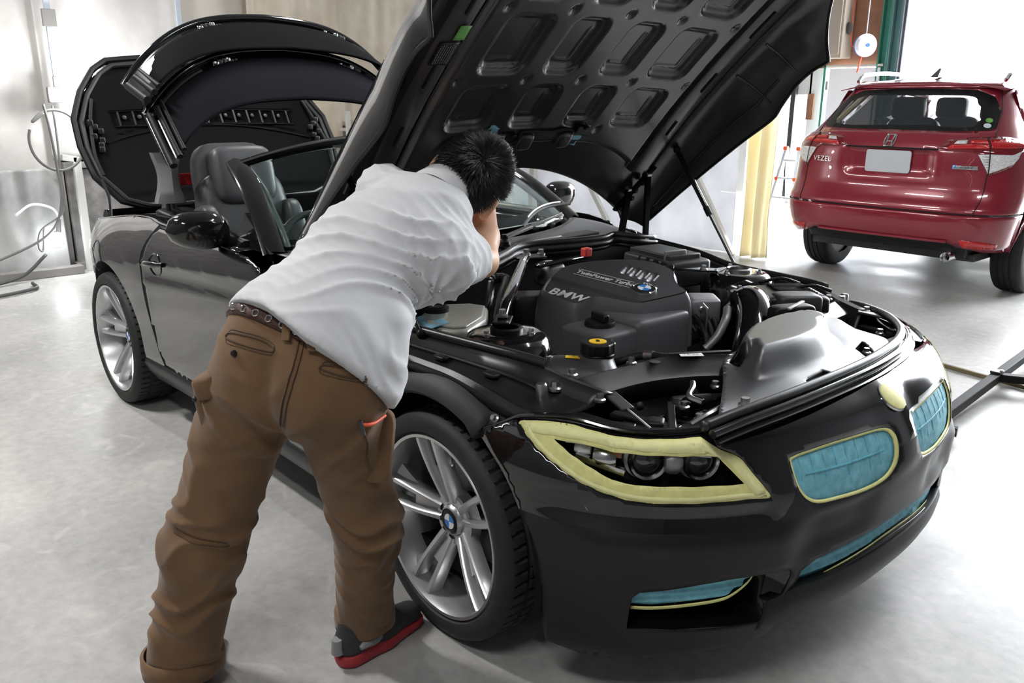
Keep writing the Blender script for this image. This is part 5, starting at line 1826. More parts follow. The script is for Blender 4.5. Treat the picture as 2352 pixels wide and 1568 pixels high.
roof_panel('rear_roof_panel', 'lower raised roof panel with charcoal headliner', -2.36, 1.635, .27, .70, .25, .26, 'charcoal_fabric', 0, 0)
roof_panel('front_roof_panel', 'upper raised roof panel stacked behind the lower one', -2.50, 1.79, .30, .73, .17, .22, 'lining_black', 0, 0)
for s in (-1, 1):
    mb = MB(); mb.bar((-2.25, s * .66, 1.22), (-2.42, s * .68, 1.52), .04, .02); mb.build('roof_arm', 'dark_metal', car, bevel=.004)
    for k in range(6):
        rng = random.Random(40 + k + s)
        v, f = superbox((-2.22 + rng.uniform(-.03, .03), s * (.64 + rng.uniform(-.04, .04)), 1.22 + rng.uniform(-.05, .05)), (.04, .04, .04), .5); mesh_object('roof_joint', v, f, 'black_plastic', car, angle=180)

# ---------------------------------------------------------------- boot lid, tipped up at the tail
def lid_pt(y, s, off=0.0):
    """s 0 bottom .. 1 top"""
    f = abs(y) / .76
    x = -3.02 - .46 * s + .10 * f ** 4 - .05 * math.sin(PI * s) - off
    z = .86 + .76 * s - .02 * f ** 2 + off * .4
    return Vector((x, y, z))
LID = [(-.52, 0), (-.62, .05), (-.72, .22), (-.745, .42), (-.735, .60), (-.66, .78), (-.56, .93), (-.48, .99), (-.2, 1.02)]
LID = LID + [(-y, s) for y, s in LID[::-1]] + [(.3, -.02), (-.3, -.02)]
lid = patch('boot_lid', LID, lambda y, s: lid_pt(y, s, .05), 'gloss_black_paint', car, step=(.04, .04), angle=60, thick=.004)
lid['label'] = 'black boot lid tipped up at the tail showing its inside'
def lid_in(y, s):
    h = 0.0
    e = min(.70 - abs(y), s - .03, .97 - s)
    h -= .03 * sstep(.12, .02, e) if False else .03 * (1 - sstep(.02, .10, e))
    h += .03 * sstep(.02, .0, abs(s - .60) - .055) if False else -.028 * (1 - sstep(.045, .06, abs(s - .60))) * (1 - sstep(.50, .56, abs(y)))
    h -= .015 * (1 - sstep(.0, .02, abs(s - (.46 + .10 * (1 - (y / .6) ** 2))))) * (1 - sstep(.5, .6, abs(y)))
    return lid_pt(y, s, -h)
LI = [(y * .955, .02 + s * .955) for y, s in LID]
patch('lid_lining', LI, lid_in, 'lining_black', lid, step=(.022, .016), angle=60)
loop = resample(LI, .03)
mb = MB(); mb.tube([lid_pt(y, s, .012) for y, s in loop], .014, 8, closed=True); mb.build('lid_seal', 'seal_rubber', lid)
mb = MB(); mb.tube([lid_pt(y, s, .035) for y, s in resample(LID, .03)], .016, 8, closed=True); mb.build('lid_rim', 'black_plastic', lid)
for k in range(13):
    y = -.50 + 1.0 * k / 12
    mb = MB(); mb.bar(lid_pt(y, .555, -.005), lid_pt(y, .65, -.005), .010, .016, up=(1, 0, 0)); mb.build('lid_rib', 'black_plastic', lid)
    if k < 12:
        mb = MB(); mb.lathe([(.0, .008), (.011, .006), (.014, 0)], lid_pt(y + .04, .60, .018), (1, 0, .4), 12); mb.build('lid_cap', 'dark_plastic', lid)
for sv in (.55, .655):
    mb = MB(); mb.tube([lid_pt(y, sv, -.004) for y in np.linspace(-.53, .53, 30)], .0055, 8); mb.build('lid_bead', 'gloss_black_paint', lid)
mb = MB(); mb.tube([lid_pt(y, .44 + .10 * (1 - (y / .62) ** 2), -.003) for y in np.linspace(-.60, .60, 30)], .006, 8); mb.build('lid_bead', 'gloss_black_paint', lid)
for s in (-1, 1):
    mb = MB(); mb.tube(spline([lid_pt(s * .68, .25, -.01), lid_pt(s * .69, .4, -.02), lid_pt(s * .66, .6, -.015), lid_pt(s * .62, .75, -.01)], 6), .009, 8); mb.build('wiring_loom', 'rubber', lid)
    rng = random.Random(9)
    for k in range(7):
        v, f = superbox(lid_pt(s * (.64 + rng.uniform(-.02, .03)), .42 + .03 * k, -.02), (.03, .03, .035), .5); mesh_object('lid_lock', v, f, 'dark_metal', lid, angle=180)
    # support rod from the deck to the lid
    mb = MB(); mb.tube(spline([lid_pt(s * .70, .24, -.03), (-2.98, s * .70, .93), (-2.95, s * .71, .86), (-2.94, s * .72, .80)], 6), .008, 8); mb.build('lid_strut', 'dark_metal', car)
# ---------------------------------------------------------------- engine bay
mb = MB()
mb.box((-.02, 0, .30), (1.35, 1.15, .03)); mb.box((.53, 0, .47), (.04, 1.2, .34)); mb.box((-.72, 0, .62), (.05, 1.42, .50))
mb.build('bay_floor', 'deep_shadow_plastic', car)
for s in (-1, 1):
    # inner wing apron: seal ridge, sloping outer shelf, inner wall
    inner = [(-.68, .795, .835), (-.40, .785, .815), (-.24, .757, .795), (-.14, .737, .79), (.02, .718, .79), (.21, .692, .788), (.30, .668, .770), (.40, .640, .755)]
    outer = [(-.68, .835, .80), (-.40, .85, .775), (-.24, .855, .762), (-.05, .845, .758), (.05, .835, .752), (.17, .83, .735), (.25, .82, .715), (.345, .80, .700)]
    I = [Vector((x, s * y, z)) for x, y, z in spline(inner, 5)]
    O = [Vector((x, s * y, z)) for x, y, z in spline(outer, 5)]
    rows = [[Vector((p.x, s * .60, .34)) for p in I], [p + Vector((0, -s * .10, -.16)) for p in I], [p + Vector((0, -s * .035, -.035)) for p in I], [p + Vector((0, -s * .02, -.004)) for p in I], I]
    for t, dz in ((.12, -.002), (.2, -.016), (.5, -.012), (.8, -.006), (.92, .008), (1.0, .002)):
        rows.append([a.lerp(b, t) + Vector((0, 0, dz)) for a, b in zip(I, O)])
    rows.append([b + Vector((0, s * .004, -.02)) for b in O])
    mb = MB(); mb.grid(rows); ap = mb.build('inner_wing', 'satin_black_paint', car, angle=35, thick=.002)
    k1 = int(len(I) * .76)
    mb = MB(); mb.tube([p + Vector((0, -s * .008, .012)) for p in I[:k1]], .0125, 10); mb.tube([p + Vector((0, -s * .012, -.012)) for p in I[:k1]], .010, 8); seal = mb.build('wing_seal', 'seal_rubber', car)
    e = I[k1 - 1] + Vector((0.0006, -s * .008, .012))
    mb = MB(); mb.lathe([(0, .0012), (.007, .0012), (.007, 0)], e, I[k1 - 1] - I[k1 - 2], 12); mb.build('seal_bore', 'deep_shadow_plastic', seal)
    mb = MB(); mb.tube([a.lerp(b, .35) + Vector((0, 0, -.008)) for a, b in zip(I, O)][8:30], .006, 8); mb.build('wing_bead', 'satin_black_paint', ap)
    for (x, y, z) in ((-.05, .79, .772), (.13, .77, .765)):
        v, f = superbox((x, s * y, z), (.05, .03, .012), .6); mesh_object('wing_boss', v, f, 'satin_black_paint', ap, angle=180)
    # wheel liner
    def LP(a, r, y):
        return Vector((r * math.cos(a), s * y, .32 + r * math.sin(a)))
    aa = np.linspace(math.radians(60), math.radians(172), 40)
    prof = [(.374, .868), (.382, .876), (.402, .872), (.424, .845), (.434, .80), (.436, .74)]
    rows = []
    for (r, y) in prof:
        rows.append([LP(a, r - .012 * (1 - sstep(60, 66, math.degrees(a))) , y) for a in aa])
    mb = MB(); mb.grid(rows)
    mb.grid([[LP(aa[0], .36, y) for _, y in prof], [LP(aa[0], r - .012, y) for r, y in prof]])
    mb.build('wheel_liner', 'liner_plastic', car, angle=45, thick=.003)
    aa = np.linspace(math.radians(-15), math.radians(195), 40)
    mb = MB(); mb.grid([[LP(a, .392, y) for a in aa] for y in (.58, .70, .86)])
    rows = [[LP(a, r, .58) for a in aa] for r in (.05, .2, .392)]
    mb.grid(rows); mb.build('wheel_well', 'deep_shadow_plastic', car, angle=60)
    # corner gusset between liner and headlamp
    P = [nose0(-s * t, z, -.004) for t, z in ((1.53, .656), (1.49, .669), (1.40, .703))]
    mb = MB(); mb.add([P[0], P[1], P[2], Vector((.24, s * .80, .715)), Vector((.17, s * .83, .70))], [(0, 1, 2, 3, 4)]); mb.build('corner_bracket', 'dark_plastic', car, thick=.003)
    bolt('corner_bolt', (.225, s * .838, .692), .011, car, (0, s, .6))
    # strut tower
    c = Vector((-.04, s * .55, 0)) if s > 0 else Vector((-.035, -.575, 0))
    zt = .828 if s > 0 else .808
    mb = MB(); mb.lathe([(.135, zt - .25), (.132, zt - .06), (.122, zt - .025), (.105, zt - .006), (.085, zt), (.045, zt), (.042, zt - .03), (.0, zt - .03)], c, (0, .0, 1), 40); tw = mb.build('strut_tower', 'gloss_black_paint', car, angle=60)
    mb = MB(); mb.lathe([(.034, 0), (.046, 0), (.046, .012), (.040, .016), (.034, .012)], c + Vector((0, 0, zt - .002)), (0, 0, 1), 32, close=True); mb.build('tower_ring', 'bare_metal' if s > 0 else 'black_plastic', tw)
    for k in range(3):
        a = 2 * PI * k / 3 + .5
        bolt('tower_nut', c + Vector((.072 * math.cos(a), .072 * math.sin(a), zt)), .011, tw)
# foil-like film on the right tower
pts = [(a, z) for a, z in ((-2.4, .735), (-.3, .70), (-.1, .74), (-.6, .775), (-1.2, .79), (-1.9, .79))]
patch('tower_film', pts, lambda a, z: Vector((-.035 + (.1365 + .002 * math.sin(a * 30 + z * 200)) * math.cos(a), -.575 + (.1365 + .002 * math.sin(a * 30 + z * 200)) * math.sin(a), z)), 'dusty_black', car, step=(.08, .01), angle=60)

# engine cover, its top plane sloping down towards the nose
COV = [(-.252, -.227), (-.288, -.165), (-.318, -.085), (-.300, .007), (-.243, .108), (-.181, .169), (-.135, .190), (-.090, .193), (-.055, .185), (-.028, .155), (-.005, .134), (.023, .116), (.050, .110), (.066, .098), (.064, .070), (.034, -.026), (.018, -.065), (.002, -.082), (-.042, -.104), (-.085, -.126), (-.105, -.145), (-.108, -.175), (-.104, -.205), (-.118, -.222), (-.165, -.232), (-.22, -.236)]
CC = Vector((-.125, -.02))
CN = Vector((.186, -.167, 1)).normalized()
def cov_z(x, y):
    return .855 - .186 * (x + .129) + .167 * (y + .007)
cov = spline(COV, 4, True)
rows = []
for (k, dz) in ((1.13, -.17), (1.10, -.07), (1.07, -.03), (1.04, -.013), (1.0, 0.0), (.985, -.002), (.975, -.004)):
    L = [(CC.x + (x - CC.x) * k, CC.y + (y - CC.y) * k) for x, y in cov]
    rows.append([Vector((x, y, cov_z(x, y) + dz)) for x, y in L])
mb = MB(); mb.grid(rows, closed_u=True); cover = mb.build('engine_cover', 'grey_plastic', car, angle=40)
cover['label'] = 'dark plastic engine cover with lettering and round badge'
SLOTS = [(-.164, .075), (-.131, .081), (-.099, .088), (-.069, .096)]
def cov_top(x, y):
    z = cov_z(x, y) - .004
    t = -.28 * (x + .17) + .96 * (y + .12)          # raised main field behind a shallow step
    z += .005 * sstep(-.006, .006, t)
    for (cx, cy) in SLOTS:
        al = -.30 * (x - cx) + .95 * (y - cy)
        ac = .95 * (x - cx) + .30 * (y - cy)
        if abs(al) < .034 and abs(ac) < .014:
            z -= .012 * (1 - sstep(.022, .034, abs(al))) * (1 - sstep(.003, .012, abs(ac)))
    return Vector((x, y, z))
patch('cover_plate', [(CC.x + (x - CC.x) * .975, CC.y + (y - CC.y) * .975) for x, y in cov], cov_top, 'dark_plastic', cover, step=(.006, .006), angle=45)
for (cx, cy) in SLOTS:
    q = cov_top(cx + .011, cy + .004) + CN * .001
    mb = MB(); mb.bar(q + Vector((.008, -.022, -.006)), q + Vector((-.006, .020, .004)), .005, .003, up=CN); mb.build('slot_edge', 'letter_silver', cover)
# roundel
rc = Vector((-.032, .010, cov_z(-.032, .010) + .002))
mb = MB(); mb.lathe([(.041, -.004), (.040, .004), (.036, .006), (.034, .003), (0, .003)], rc, CN, 40); mb.build('badge_ring', 'chrome', cover)
mb = MB(); mb.lathe([(.0335, .0032), (.032, .0045), (0, .0045)], rc, CN, 40); mb.build('badge_disc', 'black_plastic', cover)
CX_ = Vector((.95, .30, 0)); CX_ = (CX_ - CN * CX_.dot(CN)).normalized(); CY_ = CN.cross(CX_)
for q in range(4):
    pts = [rc + (CX_ * math.cos(a) + CY_ * math.sin(a)) * .0215 + CN * .0056 for a in np.linspace(q * PI / 2, (q + 1) * PI / 2, 9)] + [rc + CN * .0056]
    mb = MB(); mb.add(pts, [tuple(range(10))]); mb.build('badge_quarter', 'logo_blue' if q % 2 == 1 else 'logo_white', cover)
text_object('badge_letters', 'B M W', plane_matrix(rc + CY_ * .0268 + CN * .0052, CX_, CY_), .010, 'logo_white', cover)
def on_cover(x, y, h):
    return Vector((x, y, cov_z(x, y))) + CN * h
text_object('cover_lettering', 'BMW', plane_matrix(on_cover(-.172, -.197, -.0025), CX_, CY_) @ Matrix.Scale(1.15, 4, (0, 1, 0)), .052, 'letter_silver', cover, bold=.0012, shear=.12, space=1.06)
text_object('turbo_lettering', 'TwinPower Turbo', plane_matrix(on_cover(-.168, -.028, .0022), CX_, CY_) @ Matrix.Scale(1.2, 4, (0, 1, 0)), .0265, 'letter_silver', cover, bold=.0005, shear=.2, space=1.04)
for dy in (.021, -.021):
    mb = MB(); mb.bar(on_cover(-.268, -.060, .0015) + CY_ * dy, on_cover(-.078, .003, .0015) + CY_ * dy, .0016, .001, up=CN); mb.build('lettering_rule', 'letter_silver', cover)
# lower front step with oil filler
v, f = superbox((-.010, -.205, .705), (.19, .20, .12), .2); mesh_object('cover_step', v, f, 'grey_plastic', cover, angle=180)
v, f = superbox((.005, -.03, .675), (.18, .26, .22), .18); mesh_object('cover_nose', v, f, 'grey_plastic', cover, angle=180)
v, f = superbox((-.33, -.17, .735), (.12, .18, .14), .3, euler(0, 0, -35)); mesh_object('cover_shoulder', v, f, 'dark_plastic', cover, angle=180)
oc = Vector((-.015, -.215, .768))
mb = MB(); mb.lathe([(.046, -.02), (.047, .004), (.044, .012), (.0, .014)], oc, (0, 0, 1), 32); cap = mb.build('oil_cap', 'black_plastic', cover)
mb = MB(); mb.bar(oc + Vector((-.038, .012, .024)), oc + Vector((.038, -.012, .024)), .022, .024); mb.build('oil_cap_grip', 'black_plastic', cover, bevel=.005)

# fluid reservoir with ribbed cap, right front
fn = lambda P: smin(smin(sd_cone(P, (.10, -.50, .69), (.20, -.45, .69), .062, .062), sd_cone(P, (.15, -.40, .69), (.13, -.47, .665), .055, .06), .03), sd_cone(P, (.172, -.428, .69), (.172, -.428, .745), .048, .044), .02)
res = net_object('fluid_reservoir', fn, (0, -.62, .58), (.32, -.28, .80), .007, 'dark_plastic', car)
cp = Vector((.172, -.428, .752))
pr = [(math.cos(t) * (.045 + .0035 * (1 if (k // 4) % 2 else 0)), math.sin(t) * (.045 + .0035 * (1 if (k // 4) % 2 else 0))) for k, t in enumerate(np.linspace(0, 2 * PI, 57)[:-1])]
mb = MB(); mb.lathe([(.046, 0), (.046, .012), (.040, .014)], cp, (0, 0, 1), 32); mb.prism([(cp.x + a, cp.y + b) for a, b in pr], cp.z + .012, cp.z + .042); mb.build('reservoir_cap', 'black_plastic', res, bevel=.003, angle=30)
mb = MB(); mb.lathe([(.024, 0), (.024, .002), (0, .002)], cp + Vector((0, 0, .042)), (0, 0, 1), 28); mb.build('cap_label', 'label_yellow', res)
text_object('cap_mark', '2', plane_matrix(cp + Vector((0, 0, .0447)), (.7, .7, 0), (-.7, .7, 0)), .022, 'black_plastic', res, bold=.001)
mb = MB(); mb.box((.135, -.485, .7535), (.04, .022, .0012), euler(0, 0, 40)); mb.build('warning_tag', 'label_yellow', res)
hs = spline([(.155, -.35, .71), (.21, -.29, .735), (.29, -.277, .745), (.37, -.262, .745), (.44, -.20, .73)], 6)
mb = MB(); mb.tube(hs, .012, 10); hz = mb.build('coolant_hose', 'rubber', car)
mb = MB(); mb.cyl(hs[7], hs[9], .0145); mb.build('hose_clamp', 'bare_metal', hz)

# washer tank with taped side
tk = [(-.44, -.52), (-.38, -.42), (-.32, -.40), (-.215, -.50), (-.15, -.62), (-.165, -.66), (-.26, -.69), (-.36, -.64)]
mb = MB(); mb.prism(tk, .70, .795); tank = mb.build('washer_tank', 'milky_tank', car, bevel=.012, bseg=3)
mb = MB(); mb.prism([(x * .9 - .03, y * .9 - .055) for x, y in tk], .795, .803); mb.build('tank_top', 'milky_tank', tank, bevel=.004)
mb = MB(); mb.lathe([(.034, 0), (.034, .022), (.0, .024)], (-.30, -.62, .800), (0, 0, 1), 28); mb.build('tank_neck', 'milky_tank', tank)
mb = MB(); mb.lathe([(.040, 0), (.040, .012), (.030, .018), (.024, .013), (0, .013)], (-.30, -.62, .822), (0, 0, 1), 28); mb.build('tank_cap', 'black_plastic', tank)
mb = MB(); mb.grid([[Vector((-.345 + .13 * t, -.655 - .035 * t, z)) + Vector((0, -.008, 0)) for t in (0, .3, .7, 1)] for z in (.765, .80)] ); mb.grid([[Vector((-.345 + .13 * t, -.663 - .035 * t, .80)) for t in (0, .3, .7, 1)], [Vector((-.345 + .13 * t, -.60 - .035 * t, .806)) for t in (0, .3, .7, 1)]])
mb.build('tank_tape', 'sky_blue_tape', tank, thick=.0008)

# strut brace with end fittings
a, b = Vector((-.075, -.555, .835)), Vector((-.60, .02, .868))
d = (b - a).normalized()
mb = MB(); mb.tube([a, a + d * .05 + Vector((0, 0, .012)), a + d * .12 + Vector((0, 0, .016)), b - d * .05, b], [.014, .017, .0185, .0185, .013], 16); br = mb.build('strut_brace', 'gloss_black_paint', car)
mb = MB(); mb.box(a + Vector((0, 0, -.008)), (.09, .05, .008), euler(0, 0, -48)); mb.build('brace_foot', 'black_plastic', br, bevel=.003)
bolt('brace_bolt', a + Vector((-.0, 0, .004)), .016, br)
mb = MB(); mb.box(b + Vector((-.01, .02, -.006)), (.07, .12, .008), euler(0, 0, -20)); mb.build('brace_plate', 'dark_metal', br, bevel=.003)
bolt('brace_bolt', b + Vector((0, 0, .006)), .017, br)
bolt('brace_bolt', b + Vector((.005, .07, .0)), .016, br)
v, f = superbox((-.56, .10, .80), (.10, .10, .09), .5); mesh_object('brace_casting', v, f, 'cast_alloy', br, angle=180)
# second brace, left, black flat
mb = MB(); mb.bar((-.07, .46, .838), (-.35, .22, .848), .05, .008); lb = mb.build('strut_brace', 'gloss_black_paint', car, bevel=.003)
bolt('brace_bolt', (-.085, .40, .846), .014, lb)
# braided sleeve loop beside the brace
lp = spline([(-.40, -.36, .70), (-.44, -.30, .78), (-.49, -.24, .83), (-.45, -.21, .835), (-.37, -.30, .80), (-.28, -.40, .74), (-.24, -.46, .68)], 8)
mb = MB(); mb.tube(lp, [.016 + .002 * (k % 2) for k in range(len(lp))], 12); mb.build('braided_sleeve', 'dark_metal', car, angle=20)

# intake pipework at the left
mb = MB(); mb.tube(spline([(.07, .36, .72), (.12, .36, .765), (.17, .32, .775), (.23, .25, .745), (.27, .17, .67), (.28, .12, .58)], 6), [.052] * 6 + [.060] * 20 + [.05] * 5, 20); mb.build('intake_pipe', 'gloss_black_paint', car, angle=180)
mb = MB(); mb.lathe([(.05, 0), (.05, .012), (.03, .016), (0, .016)], (.09, .40, .785), (0, 0, 1), 24); pf = mb.build('pipe_flange', 'bare_metal', car)
bolt('flange_bolt', (.06, .41, .80), .010, pf)
R_ = euler(0, 0, -42)
v, f = superbox((.035, .235, .755), (.12, .10, .085), .22, R_); ab = mesh_object('alloy_module', v, f, 'cast_alloy', car, angle=180)
mb = MB(); mb.box((.092, .165, .745), (.10, .006, .09), R_); mb.build('module_plate', 'bare_metal', ab, bevel=.003)
for (q, w) in (((.075, .175), .77), ((.095, .15), .72)):
    bolt('module_bolt', (q[0] + .006, q[1] - .004, w), .011, ab, (.7, -.7, 0))
mb = MB(); mb.tube(spline([(.13, .24, .77), (.16, .19, .75), (.16, .15, .70), (.14, .12, .66)], 5), .014, 10); mb.build('module_pipe', 'cast_alloy', ab)
# air filter box with ribs and snorkel
v, f = superbox((.20, .47, .765), (.22, .24, .09), .28, euler(0, 0, -38)); air = mesh_object('air_box', v, f, 'black_plastic', car, angle=180)
Rz = euler(0, 0, -38)
for k in range(8):
    p = Vector((.20, .47, .812)) + Rz @ Vector((-.07 + .02 * k, .02, 0))
    mb = MB(); mb.box(p, (.006, .12, .014), Rz); mb.build('air_box_rib', 'black_plastic', air, bevel=.002)
v, f = superbox((.27, .42, .785), (.10, .15, .07), .35, Rz); mesh_object('air_box_lid', v, f, 'dark_plastic', air, angle=180)
for (dx, dy) in ((-.10, .06), (.02, .12)):
    mb = MB(); mb.tube(spline([Vector((.20, .47, .81)) + Rz @ Vector((dx - .03, dy - .10, 0)), Vector((.20, .47, .83)) + Rz @ Vector((dx, dy - .04, 0)), Vector((.20, .47, .815)) + Rz @ Vector((dx + .02, dy + .02, 0))], 5), .006, 8); mb.build('air_box_clip', 'black_plastic', air)
v, f = superbox((.335, .28, .785), (.06, .15, .06), .4, euler(0, 0, -25)); mesh_object('air_snorkel', v, f, 'black_plastic', car, angle=180)
mb = MB(); mb.bar((.36, .215, .815), (.335, .345, .815), .012, .008); mb.build('snorkel_lip', 'cast_alloy', car, bevel=.003)
mb = MB(); mb.add([(.02, .56, .80), (.16, .66, .78), (.30, .60, .76), (.12, .50, .79)], [(0, 1, 2, 3)]); mb.build('side_shield', 'grey_plastic', car, thick=.003)
# control-unit box at the left rear
v, f = superbox((-.33, .50, .805), (.30, .20, .10), .18, euler(0, 0, -12)); eb = mesh_object('control_box', v, f, 'dark_plastic', car, angle=180)
mb = MB(); mb.box((-.34, .50, .858), (.24, .15, .03), euler(0, 0, -12)); mb.build('control_box_lid', 'dark_plastic', eb, bevel=.005)
mb = MB(); mb.box((-.255, .455, .862), (.012, .10, .05), euler(0, 0, -12)); mb.build('control_box_end', 'cast_alloy', eb, bevel=.003)
for k in range(5):
    q = Vector((-.33, .50, .84)) + euler(0, 0, -12) @ Vector((.16 - .05 * k, -.11 + .005 * k, 0))
    mb = MB(); mb.lathe([(.012, -.03), (.012, 0), (.009, .012), (0, .014)], q, (0, 0, 1), 12); mb.build('box_fastener', 'black_plastic', eb)
mb = MB(); mb.box((-.50, .235, .872), (.03, .035, .034)); mb.build('jump_terminal', 'red_cap', car, bevel=.005)
mb = MB(); mb.bar((-.56, .30, .842), (-.50, -.02, .85), .03, .012); mb.build('bulkhead_pipe', 'gloss_black_paint', car, bevel=.004)
# bulkhead seal
sl = spline([(-.62, -.76, .862), (-.57, -.62, .872), (-.545, -.40, .885), (-.545, -.22, .886), (-.60, -.09, .888), (-.665, .03, .892), (-.68, .14, .892), (-.655, .30, .888), (-.645, .48, .884), (-.668, .575, .886), (-.61, .64, .878), (-.60, .76, .860)], 8)
mb = MB(); mb.tube(sl, .013, 10); mb.tube([Vector(q) + Vector((.012, 0, -.020)) for q in sl], .012, 10); mb.tube([Vector(q) + Vector((.004, 0, -.040)) for q in sl], .010, 10); mb.build('bulkhead_seal', 'seal_rubber', car, angle=180)

# radiator cover panel with hump
PAN = [(.43, -.20), (.455, -.255), (.53, -.36), (.60, -.47), (.655, -.56), (.690, -.53), (.705, -.36), (.712, -.17), (.712, .0), (.700, .14), (.672, .27), (.62, .32), (.50, .37), (.41, .46), (.34, .50), (.335, .40), (.36, .22), (.385, .05)]
HUMP = spline([(.445, -.165), (.405, -.05), (.395, .09), (.41, .20), (.46, .225), (.54, .16), (.60, .05), (.615, -.08), (.605, -.20), (.585, -.30), (.53, -.275), (.48, -.22)], 4, True)
def poly_sd(poly, x, y):
    d = 1e9
    n = len(poly)
    for i in range(n):
        ax, ay = poly[i]
        bx, by = poly[(i + 1) % n]
        t = max(0, min(1, ((x - ax) * (bx - ax) + (y - ay) * (by - ay)) / max(1e-12, (bx - ax) ** 2 + (by - ay) ** 2)))
        d = min(d, math.hypot(x - ax - t * (bx - ax), y - ay - t * (by - ay)))
    return -d if inside(poly, x, y) else d
def pan_pt(x, y):
    z = .768 - .02 * sstep(.2, .5, abs(y)) - .03 * sstep(.60, .71, x)
    d = poly_sd(HUMP, x, y)
    z += .062 * (1 - sstep(-.05 if x > .5 else -.016, .012, d))
    return Vector((x, y, z))
HOLES = [[(.655, -.19), (.648, -.09), (.684, -.05), (.702, -.11), (.700, -.19)], [(.468, -.245), (.455, -.215), (.463, -.195), (.50, -.225), (.51, -.262)], [(.60, .21), (.655, .175), (.665, .12), (.62, .13)]]
pan = patch('radiator_cover', PAN, pan_pt, 'cover_matt', car, holes=HOLES, step=(.010, .010), angle=60, thick=.004)
pan['label'] = 'matt plastic radiator cover with a broad hump catching the light'
for h_ in HOLES:
    cx, cy = sum(p[0] for p in h_) / len(h_), sum(p[1] for p in h_) / len(h_)
    mb = MB(); mb.grid([[pan_pt(x, y) for x, y in h_], [pan_pt(x, y) + Vector((0, 0, -.045)) for x, y in h_]], closed_u=True); mb.add([pan_pt(x, y) + Vector((0, 0, -.045)) for x, y in h_], [tuple(range(len(h_)))]); mb.build('cover_recess', 'deep_shadow_plastic', pan)
mb = MB(); mb.bar((.66, -.16, .742), (.685, -.075, .742), .03, .012); mb.build('latch_plate', 'dark_metal', pan, bevel=.003)
bolt('cover_bolt', (.655, -.455, .752), .016, pan)
bolt('cover_bolt', (.485, -.235, .755), .010, pan, material='dark_metal')
bolt('cover_bolt', (.64, .16, .752), .012, pan)
# front sealing lip, two beads
fs = spline([(.664, -.625, .748), (.680, -.52, .758), (.697, -.366, .764), (.703, -.172, .766), (.700, 0, .766), (.689, .13, .766), (.659, .30, .764), (.596, .465, .758), (.487, .62, .750), (.368, .712, .744), (.30, .735, .742)], 8)
mb = MB(); mb.tube(fs, .0125, 10); fsl = mb.build('front_seal', 'seal_rubber', car, angle=180)
mb = MB(); mb.tube([Vector(q) + Vector((.024, 0, -.012)) for q in fs], .011, 10); mb.build('front_seal_bead', 'gloss_black_paint', fsl)
mb = MB(); mb.grid([[Vector(q) + Vector((dx, 0, dz)) for q in fs] for dx, dz in ((.0, -.012), (.03, -.022), (.045, -.026))]); mb.build('front_seal_flange', 'gloss_black_paint', fsl)

